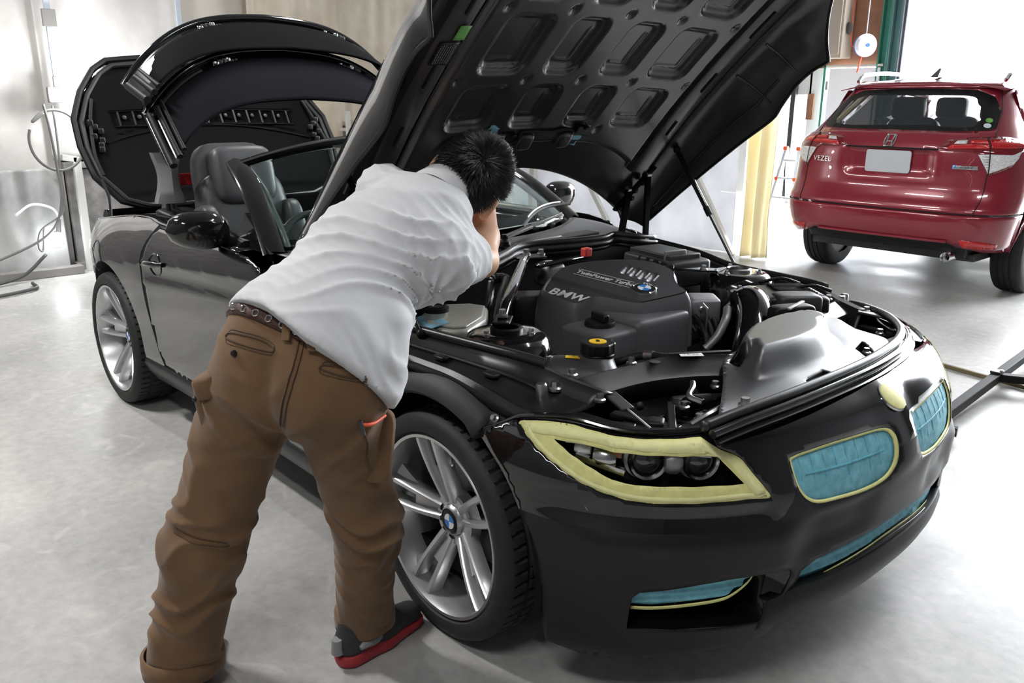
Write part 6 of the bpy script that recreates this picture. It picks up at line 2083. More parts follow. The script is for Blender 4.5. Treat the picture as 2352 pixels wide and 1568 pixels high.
# front cross rails, both sides
for s in (-1, 1):
    A_ = [(.262, .69, .758), (.298, .60, .768), (.318, .46, .772), (.33, .35, .772), (.375, .26, .772), (.43, .17, .768)]
    B_ = [(.355, .67, .738), (.362, .58, .742), (.372, .50, .744), (.392, .42, .744), (.43, .34, .744), (.48, .26, .742)]
    A_ = [Vector((x, s * y, z)) for x, y, z in spline(A_, 4)]
    B_ = [Vector((x, s * y, z)) for x, y, z in spline(B_, 4)]
    rows = [[p + Vector((0, 0, -.05)) for p in A_], [p + Vector((.0, 0, -.004)) for p in A_], [p.lerp(q, .10) for p, q in zip(A_, B_)], [p.lerp(q, .9) + Vector((0, 0, -.002)) for p, q in zip(A_, B_)], [q + Vector((0, 0, -.004)) for q in B_], [q + Vector((.004, 0, -.05)) for q in B_]]
    mb = MB(); mb.grid(rows); rl = mb.build('cross_rail', 'satin_black_paint', car, angle=35, thick=.003)
    for (x, y, z, r) in ((.315, .455, .772, .013), (.395, .66, .742, .014), (.285, .70, .750, .017), (.272, .628, .766, .014)):
        bolt('rail_bolt', (x, s * y, z), r, rl)
    mb = MB(); mb.lathe([(.0, 0), (.014, 0), (.014, .0012), (0, .0012)], (.345, s * .395, .7705), (0, 0, 1), 20); mb.build('rail_hole', 'deep_shadow_plastic', rl)
    # bright top edge strip
    mb = MB(); mb.bar((.335, s * .33, .776), (.425, s * .175, .774), .014, .006); mb.build('rail_edge', 'satin_black_paint', rl, bevel=.002)
    # diagonal stay, headlamp carrier and clutter between rail and lamp
    mb = MB(); mb.bar((.40, s * .62, .70), (.57, s * .58, .70), .03, .012); mb.bar((.58, s * .62, .705), (.45, s * .46, .70), .02, .014); mb.bar((.30, s * .78, .712), (.51, s * .665, .712), .02, .008); lc = mb.build('lamp_carrier', 'satin_black_paint', car, bevel=.003)
    mb = MB(); mb.bar((.385, s * .618, .748), (.472, s * .648, .738), .034, .008); mb.build('sensor_tab', 'dark_plastic', lc, bevel=.003)
    mb = MB(); mb.cyl((.470, s * .648, .738), (.545, s * .655, .715), .003); mb.build('bonnet_cable', 'bare_metal', lc)
    rng = random.Random(21)
    for k in range(16):
        x, y = rng.uniform(.44, .62), rng.uniform(.32, .60)
        v, f = superbox((x, s * y, rng.uniform(.62, .70)), (rng.uniform(.02, .06), rng.uniform(.015, .05), rng.uniform(.02, .05)), .4, euler(0, 0, rng.uniform(0, 90)))
        mesh_object('lamp_bracket', v, f, rng.choice(['gloss_black_paint', 'black_plastic', 'black_plastic', 'dark_metal']), lc, angle=180)
    for (x, y, z) in ((.505, .355, .735), (.52, .50, .72), (.60, .45, .715), (.585, .53, .715)):
        bolt('carrier_bolt', (x, s * y, z), .013, lc)
    mb = MB(); mb.tube(spline([(.44, s * .36, .73), (.47, s * .40, .735), (.49, s * .44, .725), (.53, s * .44, .72)], 5), .008, 8); mb.tube(spline([(.58, s * .42, .72), (.60, s * .50, .73), (.585, s * .56, .71)], 5), .009, 8); mb.build('carrier_pipe', 'bare_metal', lc)
    mb = MB(); mb.lathe([(.018, -.02), (.015, .0), (.0145, .018), (.011, .024), (0, .025)], (.275, s * .735, .748), (0, s * .15, 1), 14); mb.build('bump_stop', 'bare_metal', car)
mb = MB(); mb.box((.375, -.285, .7765), (.036, .062, .001), euler(0, 0, -38)); wl = mb.build('rail_label', 'label_white', car)
text_object('rail_label_text', '! 3/ CE', plane_matrix((.378, -.287, .7775), (.62, .78, 0), (-.78, .62, 0)), .014, 'letter_grey', wl, extrude=.0002)
# hoses, wiring and castings low in the bay
rng = random.Random(4)
for k in range(12):
    x0, y0 = rng.uniform(-.45, .30), rng.uniform(-.48, .45)
    pts = [(x0, y0, rng.uniform(.48, .62))]
    for j in range(3):
        q = pts[-1]
        pts.append((q[0] + rng.uniform(-.10, .14), q[1] + rng.uniform(-.12, .12), min(.72, q[2] + rng.uniform(-.06, .07))))
    mb = MB(); mb.tube(spline(pts, 6), rng.choice([.008, .012, .018, .026]), 10); mb.build('bay_hose', rng.choice(['rubber', 'black_plastic', 'dark_plastic']), car, angle=180)
for (p0, p1, r) in (((.16, .16, .56), (.05, .30, .64), .026), ((.22, .06, .54), (.16, -.06, .52), .024), ((.28, -.02, .58), (.35, .12, .56), .022)):
    mb = MB(); mb.cyl(p0, p1, r); mb.build('bay_pipe', 'dark_plastic', car)
for k in range(3):
    y = .14 + .035 * k
    mb = MB(); mb.tube(spline([(.06, y + .02, .745), (.11, y + .0, .72), (.14, y - .02, .66), (.10, y - .06, .58)], 6), .010, 10); mb.build('bay_hose', 'rubber', car, angle=180)
mb = MB(); mb.tube(spline([(.24, .02, .60), (.27, .03, .655), (.31, .08, .66), (.33, .11, .64)], 5), .006, 8); mb.tube(spline([(.30, .12, .64), (.36, .12, .67), (.39, .06, .655), (.36, .03, .64)], 5), .005, 8); mb.build('bay_pipe', 'bare_metal', car)
for k in range(10):
    v, f = superbox((rng.uniform(-.35, -.12), rng.uniform(-.44, -.28), rng.uniform(.55, .66)), (rng.uniform(.03, .08), rng.uniform(.03, .08), rng.uniform(.03, .07)), .45, euler(0, 0, rng.uniform(0, 90)))
    mesh_object('bay_fitting', v, f, rng.choice(['black_plastic', 'dark_metal', 'cast_alloy', 'dark_plastic']), car, angle=180)
mb = MB(); mb.cyl((-.02, -.43, .70), (.05, -.40, .71), .012); mb.build('bay_connector', 'cast_alloy', car)
# ================================================================== PERSON leaning into the engine bay
PJ = dict(hipL=(-.052, -1.298, .808), hipR=(.118, -1.195, .800), kneeL=(-.165, -1.412, .415), kneeR=(.042, -1.098, .440),
          ankL=(-.253, -1.467, .075), ankR=(-.071, -1.049, .065), pelvis=(.045, -1.240, .860), waist=(.062, -1.218, .965),
          chest=(-.005, -1.010, 1.085), shL=(-.215, -.845, 1.190), shR=(.112, -.895, 1.075), neck=(-.045, -.805, 1.180), head=(-.073, -.672, 1.222))
PJ = {k: np.array(v) for k, v in PJ.items()}
PJ['elbR'] = np.array([.000, -.690, 1.022]); PJ['wriR'] = np.array([-.195, -.520, 1.185]); PJ['hanR'] = np.array([-.275, -.430, 1.285])
PJ['elbL'] = np.array([-.385, -.64, 1.050]); PJ['wriL'] = np.array([-.335, -.475, 1.235]); PJ['hanL'] = np.array([-.325, -.390, 1.300])
SPINE = PJ['neck'] - PJ['waist']; SPINE = SPINE / np.linalg.norm(SPINE)
LAT = PJ['shR'] - PJ['shL']; LAT = LAT - SPINE * (LAT @ SPINE); LAT = LAT / np.linalg.norm(LAT)
BACK = np.cross(LAT, SPINE); BACK = BACK / np.linalg.norm(BACK)
if BACK[2] < 0:
    BACK = -BACK
HLAT = np.array([.86, .50, -.05]); HLAT = HLAT / np.linalg.norm(HLAT)      # across the hips, to the right
HBACK = np.array([.45, -.82, .35]); HBACK = HBACK / np.linalg.norm(HBACK)
# hem plane of the shirt / belt line
HEM_A = np.array([-.098, -1.313, .967]); HEM_B = np.array([.251, -1.156, .860])
_ab = (HEM_B - HEM_A) / np.linalg.norm(HEM_B - HEM_A)
HEM_N = SPINE * .75 + np.array([-.1, .15, .55]); HEM_N = HEM_N - _ab * (HEM_N @ _ab); HEM_N = HEM_N / np.linalg.norm(HEM_N)


def soft_noise(P, f, s=0.0):
    x, y, z = P[:, 0] * f, P[:, 1] * f, P[:, 2] * f
    return (np.sin(x * 1.7 + 1.3 * np.sin(y * 1.1 + s) + s) + np.sin(y * 2.1 + 1.7 * np.sin(z * 1.3 + s * 2)) + np.sin(z * 1.9 + 1.5 * np.sin(x * 1.2 + s * 3))) / 3


def ridge(t, sharp=3.0):
    return np.exp(-(np.sin(t) / (.75 / sharp ** .5)) ** 2)


def trouser_sd(P, folds=True, cut=True):
    J = PJ
    d = sd_cone(P, J['pelvis'] - HLAT * .075 + np.array([0, 0, .03]), J['pelvis'] + HLAT * .065 + np.array([0, 0, .03]), .108, .108)
    d = smin(d, sd_cone(P, J['pelvis'] - HLAT * .070 - HBACK * -.03 + np.array([0, 0, -.03]), J['pelvis'] + HLAT * .075 + HBACK * .03 + np.array([0, 0, -.035]), .112, .112), .05)
    d = smin(d, sd_cone(P, J['waist'] - HLAT * .055 + np.array([-.005, .0, -.02]), J['waist'] + HLAT * .055 + np.array([-.0, .0, -.035]), .106, .106), .06)
    for s, h, k, a in ((-1, 'hipL', 'kneeL', 'ankL'), (1, 'hipR', 'kneeR', 'ankR')):
        hip = J[h] + HBACK * .012
        rk = .093 if s < 0 else .078
        ra = .088 if s < 0 else .072
        leg = smin(sd_cone(P, hip, J[k], .103, rk), sd_cone(P, J[k], J[a] + np.array([0, 0, -.01]), rk, ra), .04)
        d = smin(d, leg, .035)
    if folds:
        for s, h, k, a in ((-1, 'hipL', 'kneeL', 'ankL'), (1, 'hipR', 'kneeR', 'ankR')):
            ax = J[k] - J[a]
            ax = ax / np.linalg.norm(ax)
            t = (P - J[k]) @ ax
            near = np.exp(-(np.linalg.norm((P - J[k]) - t[:, None] * ax, axis=1) / .16) ** 4)
            lat = (P - J[k]) @ HLAT
            w = soft_noise(P, 14, s * 1.7)
            amp = (np.exp(-((t + .02) / .17) ** 2) * .014 + np.exp(-((t + .28) / .14) ** 2) * .009 + .004) * (.35 + .65 * np.clip(soft_noise(P, 8, 3.3 + s) + .5, 0, 1))
            d = d - near * amp * ridge(t * 36 + lat * 22 * s + w * 2.6, 2.0) + near * .004
        # drag lines under the seat
        q = P - (J['pelvis'] + np.array([.0, 0, -.12]))
        w = soft_noise(P, 11, .6)
        lat = q @ HLAT
        d = d - .010 * np.exp(-(q[:, 2] / .11) ** 2) * ridge(q[:, 2] * 30 - np.abs(lat) * 22 + w * 1.6, 2.5)
        # cleft
        cl = P - (J['pelvis'] + HBACK * .12)
        lc = cl @ HLAT
        d = d + .014 * np.exp(-(lc / .022) ** 2) * np.exp(-((cl[:, 2] + .08) / .09) ** 2)
    # hem at the ankles
    if not cut:
        return d
    zc = np.where(P[:, 1] > -1.25, .072, .045)
    d = np.maximum(d, (P - HEM_A) @ HEM_N - .004)
    return np.maximum(d, zc - P[:, 2])


def shirt_core(P):
    J = PJ
    fl = (BACK, 1.45)
    d = sd_cone(P, J['waist'] - SPINE * .08 + np.array([0.012, -.006, -.005]), J['chest'], .154, .150, (BACK, 1.32))
    d = smin(d, sd_cone(P, J['chest'], J['neck'] - SPINE * .07, .152, .128, fl), .06)
    d = smin(d, sd_cone(P, J['shL'] + LAT * .02, J['shR'] - LAT * .02, .062, .064), .085)
    # sleeves
    eR = J['shR'] + (J['elbR'] - J['shR']) * .66
    d = smin(d, sd_cone(P, J['shR'], eR, .068, .066), .04)
    eL = J['shL'] + (J['elbL'] - J['shL']) * .62
    d = smin(d, sd_cone(P, J['shL'], eL, .060, .058), .06)
    # loose cloth bridging chest to right sleeve
    d = smin(d, sd_cone(P, J['chest'] + LAT * .10 - BACK * .05, J['shR'] - SPINE * .04 - BACK * .02, .065, .06), .05)
    # shirt tail at the right hip
    d = smin(d, sd_cone(P, HEM_B + np.array([-.058, .015, -.02]), HEM_B + np.array([-.075, .06, .10]), .058, .05), .06)
    return d


def shirt_sd(P, folds=True):
    d = shirt_core(P)
    J = PJ
    if folds:
        q = P - J['waist']
        a, l = q @ SPINE, q @ LAT
        w = soft_noise(P, 9, .4)
        w2 = soft_noise(P, 17, 2.1)
        t = a * 46 - l * 24 + w * 3.4 + 2.2 * np.sin(l * 9 + 1)
        m = np.exp(-((a - .20) / .24) ** 2)
        d = d - m * (.0150 * ridge(t, 2.6) * (0.25 + .75 / (1 + np.exp(-5 * w2))) - .004)
        t2 = a * 95 + l * 38 + w2 * 2.2
        d = d - .0045 * ridge(t2, 2.5) / (1 + np.exp(-5 * w))
        # creases fanning from the right armpit
        c = P - (J['shR'] - SPINE * .06 - BACK * .03)
        r = np.linalg.norm(c, axis=1)
        ang = np.arctan2(c @ BACK, c @ LAT + .6 * (c @ SPINE))
        d = d - .009 * np.exp(-(r / .13) ** 2) * ridge(ang * 5.5 + w * 1.5, 2)
    s_ = (P - HEM_A) @ _ab
    hem = -((P - HEM_A) @ HEM_N) - .002 + .003 * np.sin(s_ * 14) - .022 * np.clip((s_ - .14) / .12, 0, 1)
    d = smin(d, trouser_sd(P, False, False) - .013, .03)
    d = np.maximum(d, hem)
    # neck opening
    nk = J['neck'] + SPINE * .055 + BACK * .01
    d = np.maximum(d, (P - nk) @ (SPINE * .92 + BACK * .25))
    # sleeve ends
    for s, e, fr in (('shR', 'elbR', .60), ('shL', 'elbL', .56)):
        ax = J[e] - J[s]
        ln = np.linalg.norm(ax)
        ax = ax / ln
        t = (P - J[s]) @ ax
        rad = np.linalg.norm((P - J[s]) - t[:, None] * ax, axis=1)
        d = np.where((rad < .13), np.maximum(d, np.where(t > .05, t - ln * fr, -1)), d)
    return d


def finger_chain(P, base, dirs, lens, r):
    d = None
    p = np.array(base, float)
    for k, (v, L) in enumerate(zip(dirs, lens)):
        v = np.array(v, float)
        v = v / np.linalg.norm(v)
        q = p + v * L
        e = sd_cone(P, p, q, r * (1 - .08 * k), r * (1 - .08 * (k + 1)))
        d = e if d is None else smin(d, e, .004)
        p = q
    return d


def hand_sd(P, wrist, hand, across, palm_n, curl=.5):
    """palm plus five curled fingers; across = towards the thumb"""
    fw = hand - wrist
    L = np.linalg.norm(fw)
    fw = fw / L
    across = across - fw * (across @ fw)
    across = across / np.linalg.norm(across)
    pn = np.cross(fw, across)
    if pn @ palm_n < 0:
        pn = -pn
    knuckle = wrist + fw * .085
    d = sd_cone(P, wrist + fw * .02, knuckle, .030, .037, (pn, 1.9))
    lens = [(.040, .025, .020), (.044, .028, .021), (.041, .026, .020), (.032, .020, .017)]
    for k in range(4):
        off = (.027 - .018 * k)
        b = knuckle + across * off + fw * (-.004 * abs(k - 1))
        dirs = [fw * math.cos(c) + pn * math.sin(c) for c in (curl * .4, curl * 1.3, curl * 2.0)]
        d = smin(d, finger_chain(P, b, dirs, lens[k], .0088 - .0006 * (k == 3)), .006)
    tb = wrist + fw * .03 + across * .026
    d = smin(d, finger_chain(P, tb, [fw * .7 + across * .7 + pn * .25, fw * .9 + across * .25 + pn * .4, fw + pn * .5], (.038, .032, .026), .0105), .008)
    return d


HEAD_L = np.array([.633, .430, -.641])                                    # towards the right ear
_hu = np.array([.291, .635, .714]); _hf = np.array([-.716, .641, -.277])
HEAD_U = .966 * _hu - .259 * _hf; HEAD_F = .966 * _hf + .259 * _hu
HEAD_U = HEAD_U / np.linalg.norm(HEAD_U); HEAD_F = HEAD_F / np.linalg.norm(HEAD_F); HEAD_L = HEAD_L / np.linalg.norm(HEAD_L)
person = thing('person', 'person in pale grey shirt and brown cargo trousers bending into the engine bay', 'person', (0, 0, 0))


def head_sd(P):
    c = PJ['head']
    q = np.stack([(P - c) @ HEAD_L, (P - c) @ HEAD_U, (P - c) @ HEAD_F], 1)
    def ell(cen, rad):
        k = np.linalg.norm((q - np.array(cen)) / np.array(rad), axis=1)
        return (k - 1) * min(rad)
    d = ell((0, .012, -.012), (.079, .098, .092))
    d = smin(d, ell((0, -.055, .038), (.055, .060, .055)), .04)        # jaw
    d = smin(d, ell((0, -.035, .095), (.011, .022, .016)), .015)       # nose
    d = smin(d, ell((0, .018, .078), (.045, .012, .014)), .015)        # brow
    d = smin(d, ell((0, -.072, .083), (.022, .008, .010)), .012)       # lips
    d = smin(d, ell((0, -.105, .070), (.020, .016, .016)), .015)       # chin
    for s in (-1, 1):
        d = np.maximum(d, -ell((s * .030, -.004, .092), (.014, .009, .012)) - .001)   # eye sockets
        ear = np.maximum(ell((s * .090, -.020, -.012), (.014, .036, .024)), -ell((s * .104, -.018, -.004), (.009, .022, .013)))
        d = smin(d, ear, .006)
    return d


def body_sd(P):
    J = PJ
    fl = (BACK, 1.5)
    d = sd_cone(P, J['pelvis'], J['chest'], .10, .115, fl)
    d = smin(d, sd_cone(P, J['chest'], J['neck'] - SPINE * .08, .115, .09, fl), .05)
    d = smin(d, sd_cone(P, J['shL'], J['shR'], .045, .045), .04)
    d = smin(d, sd_cone(P, J['neck'] - SPINE * .04, J['head'] - HEAD_U * .06 - HEAD_F * .02, .056, .052), .02)
    d = smin(d, head_sd(P), .012)
    for s in ('R', 'L'):
        d = smin(d, sd_cone(P, J['sh' + s], J['elb' + s], .047, .041), .03)
        fa = J['elb' + s] + (J['wri' + s] - J['elb' + s]) * .30
        d = smin(d, sd_cone(P, J['elb' + s], fa, .041, .042), .015)
        d = smin(d, sd_cone(P, fa, J['wri' + s], .042, .027), .02)
    d = smin(d, hand_sd(P, J['wriR'], J['hanR'], np.array([-.6, -.3, .2]), np.array([-.5, .4, -.2]), .55), .012)
    d = smin(d, hand_sd(P, J['wriL'], J['hanL'], np.array([.7, .3, .1]), np.array([.3, .5, -.3]), .6), .012)
    return d


body = net_object('body', body_sd, (-.60, -1.42, .74), (.30, -.20, 1.46), .0058, 'skin', person, 1)
# legs of the same skin reach the shoes
trousers = net_object('trousers', trouser_sd, (-.42, -1.62, .02), (.34, -.90, 1.08), .0065, 'brown_trousers', person, 2)
trousers['label'] = 'brown cargo trousers with turned-up hems'
shirt = net_object('shirt', shirt_sd, (-.48, -1.45, .78), (.36, -.62, 1.36), .0055, 'white_shirt', person, 2)
shirt['label'] = 'pale grey short-sleeved polo shirt creased across the back'

# collar band round the neck
nk = PJ['neck'] + SPINE * .030 + BACK * .012
cw, cb_ = Vector(LAT), Vector(BACK)
ring = [Vector(nk) + cw * (.074 * math.cos(a)) + cb_ * (.060 * math.sin(a)) for a in np.linspace(0, 2 * PI, 41)[:-1]]
rows = []
for (k, up) in ((1.12, -.030), (1.10, -.012), (1.02, .012), (.97, .030), (.94, .030), (.98, .008)):
    rows.append([Vector(nk) + (p - Vector(nk)) * k + Vector(SPINE) * up for p in ring])
mb = MB(); mb.grid(rows, closed_u=True); mb.build('collar', 'white_shirt', shirt, angle=60)
# oily smudge on the shoulder
# belt with eyelets
belt = net_object('belt', lambda P: np.maximum(trouser_sd(P, False, False) - .006, np.abs((P - HEM_A) @ HEM_N + .010) - .013), (-.24, -1.44, .80), (.32, -.98, 1.10), .005, 'leather_brown', person, 1)
def land(p, d, fn, off=0.0):
    """first point along d from p where fn falls to off"""
    p, d = np.array(p, float), np.array(d, float)
    d = d / np.linalg.norm(d)
    T_ = np.arange(0, .30, .001)
    v = fn(p + T_[:, None] * d)
    k = int(np.argmax(v < off))
    return Vector(p + d * T_[k])
for s_ in (.05, .085, .12, .155, .19, .225):
    n_ = Vector((.40, -.82, .25))
    n_ = (n_ - Vector(HEM_N) * n_.dot(Vector(HEM_N))).normalized()
    q_ = HEM_A + _ab * s_ - HEM_N * .011
    p = land(q_ + np.array(n_) * .16, -np.array(n_), lambda P: trouser_sd(P, False, False), .0075)
    a_, b_, d_ = frame_of(n_)
    mb = MB(); mb.tube([p + (a_ * math.cos(t) + b_ * math.sin(t)) * .0068 for t in np.linspace(0, 2 * PI, 17)[:-1]], .0017, 6, closed=True); mb.build('eyelet', 'chrome', belt)
# pocket welts, seams, loops
def seam(name, pts, r, m='trouser_seam', closed=False, off=.002, n_=(.45, -.82, .25)):
    n_ = Vector(n_).normalized()
    P = [land(np.array(p) + np.array(n_) * .06, -np.array(n_), lambda P: trouser_sd(P, True, False), off * .6) for p in spline(pts, 5, closed)]
    mb = MB(); mb.tube(P, r, 6, closed=closed)
    return mb.build(name, m, trousers, angle=180)
PK_L = [(-0.006, -1.383, 0.947), (0.003, -1.379, 0.956), (0.046, -1.365, 0.957), (0.084, -1.346, 0.951), (0.112, -1.336, 0.938), (0.111, -1.340, 0.932), (0.082, -1.356, 0.934), (0.043, -1.375, 0.940), (0.003, -1.384, 0.944)]
PK_R = [(0.205, -1.283, 0.910), (0.209, -1.275, 0.914), (0.227, -1.242, 0.905), (0.233, -1.195, 0.887), (0.223, -1.157, 0.864), (0.225, -1.162, 0.860), (0.235, -1.218, 0.879), (0.223, -1.260, 0.894), (0.205, -1.283, 0.906)]
for L_ in (PK_L, PK_R):
    seam('pocket_welt', L_, .0022, closed=True)
    up = [tuple(np.array(p) + np.array([0, 0, .006])) for p in L_[1:5]]
    lo_ = [tuple(np.array(p) + np.array([0, 0, -.007])) for p in L_[5:]]
    seam('pocket_stitch', up + lo_, .0011, closed=True, off=.001)
SC = [(0.150, -1.291, 0.966), (0.157, -1.301, 0.943), (0.161, -1.315, 0.910), (0.158, -1.327, 0.875), (0.148, -1.332, 0.838), (0.130, -1.329, 0.797), (0.105, -1.318, 0.764)]
seam('seat_seam', SC, .0018, off=.004)
seam('seat_seam', [tuple(np.array(p) + np.array([.010, .005, 0])) for p in SC], .0013, off=.004)
seam('knee_seam', [(-0.140, -1.486, 0.492), (-0.087, -1.466, 0.480), (-0.060, -1.423, 0.465), (-0.068, -1.365, 0.445)], .002, off=.003)
seam('knee_seam', [(-0.140, -1.487, 0.482), (-0.087, -1.467, 0.470), (-0.060, -1.424, 0.455), (-0.068, -1.366, 0.435)], .0014, off=.003)
for (p, q) in (((.128, -1.303, .990), (.137, -1.312, .955)), ((.183, -1.276, .973), (.189, -1.285, .939))):
    n_ = Vector((.40, -.80, .30)).normalized() * .010
    mb = MB(); mb.bar(Vector(p) + n_, Vector(q) + n_, .018, .005, up=n_); mb.build('belt_loop', 'brown_trousers', trousers, bevel=.0015)
mb = MB(); mb.lathe([(0, .005), (.005, .004), (.007, 0), (.007, -.003)], (.041, -1.388, .922), (.3, -.9, .2), 14); mb.build('pocket_button', 'dark_metal', trousers)
# cargo pockets on the thighs
R1 = Matrix((Vector((.55, -.80, -.12)).normalized(), Vector((.80, .58, .0)).normalized(), Vector((.1, -.08, .99)).normalized())).transposed()
v, f = superbox((-.088, -1.362, .725), (.050, .13, .23), .35, euler(2, -9, 30)); cg = mesh_object('cargo_pocket', v, f, 'brown_trousers', trousers, angle=180)
v, f = superbox((-.078, -1.366, .835), (.062, .15, .055), .35, euler(4, -16, 30)); mesh_object('pocket_flap', v, f, 'brown_trousers', trousers, angle=180)
mb = MB(); mb.ball((-.080, -1.432, .80), .006); mb.build('flap_snap', 'dark_metal', trousers)
v, f = superbox((.160, -1.145, .69), (.10, .040, .17), .4, euler(-4, 6, 45)); mesh_object('thigh_pocket', v, f, 'brown_trousers', trousers, angle=180)
seam('thigh_zip', [(.222, -1.205, .775), (.222, -1.185, .773), (.216, -1.160, .770), (.205, -1.135, .768)], .004, 'hose_red', off=.006, n_=(.85, -.52, .05))
mb = MB(); mb.cyl((.232, -1.212, .785), (.238, -1.210, .755), .0045); mb.build('zip_pull', 'cable_dark', trousers)
seam('zip_tape', [(.226, -1.205, .765), (.220, -1.190, .72), (.205, -1.185, .67), (.190, -1.165, .64)], .0022, off=.003, n_=(.85, -.52, .05))
# turned-up hem of the right leg
for (a, r, lab) in (('ankR', .074, 0), ('ankL', .092, 1)):
    c = Vector(PJ[a])
    rows = []
    zo = .03 if lab == 0 else 0.0
    for (k, z) in ((1.0, .045 + zo), (1.07, .047 + zo), (1.09, .07 + zo), (1.07, .098 + zo), (.98, .100 + zo)):
        rows.append([(c.x + .005 + r * k * math.cos(t), c.y + r * k * math.sin(t), z + .008 * math.cos(t + .6)) for t in np.linspace(0, 2 * PI, 41)[:-1]])
    mb = MB(); mb.grid(rows, closed_u=True); mb.build('turned_hem', 'brown_trousers', trousers, angle=180)

# hair: scalp cap and strands
def hair_ok(q):
    """q in head axes (right, up, forward), unit length"""
    return q[2] < .62 and not (q[1] < -.38 + .25 * max(0, q[2] + .2)) and not (q[2] > .05 and q[1] < .30 and abs(q[0]) < .9) and not (abs(q[0]) > .80 and q[1] < .12 and q[2] > -.52)
hl, hu, hf = Vector(HEAD_L), Vector(HEAD_U), Vector(HEAD_F)
hc = Vector(PJ['head']) + hu * .012 - hf * .012
whorl = Vector((.12, .62, -.77)).normalized()
rng = random.Random(3)
mb = MB()
nn, mm = 48, 32
cap = {}
vs, fs = [], []
for i in range(mm + 1):
    a = PI * i / mm
    for k in range(nn):
        t = 2 * PI * k / nn
        q = Vector((math.sin(a) * math.cos(t), math.cos(a), math.sin(a) * math.sin(t)))
        g = 1.07
        vs.append(hc + hl * (q.x * .079 * g) + hu * (q.y * .098 * g) + hf * (q.z * .092 * g))
for i in range(mm):
    for k in range(nn):
        a, t = PI * (i + .5) / mm, 2 * PI * (k + .5) / nn
        q = (math.sin(a) * math.cos(t), math.cos(a), math.sin(a) * math.sin(t))
        if hair_ok(q):
            fs.append((i * nn + k, i * nn + nn + k, i * nn + nn + (k + 1) % nn, i * nn + (k + 1) % nn))
hair = mesh_object('hair', vs, fs, 'hair_black', person, angle=180)
hair['label'] = 'short black spiky hair'
hair['kind'] = 'stuff'
sv, sf = [], []
cnt = 0
while cnt < 9000:
    q = Vector((rng.gauss(0, 1), rng.gauss(0, 1), rng.gauss(0, 1))).normalized()
    if not hair_ok(q):
        continue
    cnt += 1
    base = hc + hl * (q.x * .079) + hu * (q.y * .098) + hf * (q.z * .092)
    nw = (hl * (q.x / .079) + hu * (q.y / .098) + hf * (q.z / .092)).normalized()
    away = (q - whorl)
    aw = hl * away.x + hu * away.y + hf * away.z
    aw = (aw - nw * aw.dot(nw))
    aw = aw.normalized() if aw.length > 1e-4 else hl
    side = nw.cross(aw)
    aw = (aw + side * (.35 + rng.gauss(0, .28))).normalized()
    L = rng.uniform(.022, .040) * (1.0 - .45 * max(0, -q.y))
    lift = rng.uniform(.4, 1.1)
    p1 = base + nw * .006
    p2 = p1 + (aw * .7 + nw * lift).normalized() * L * .55
    p3 = p2 + (aw + nw * lift * .35).normalized() * L * .55
    w = aw.cross(nw).normalized() * .0011
    k = len(sv)
    sv += [p1 - w, p1 + w, p2 + w * .8, p2 - w * .8, p3]
    sf += [(k, k + 1, k + 2, k + 3), (k + 3, k + 2, k + 4)]
st = mesh_object('hair_strands', sv, sf, 'hair_black', hair, angle=180)
st['kind'] = 'stuff'

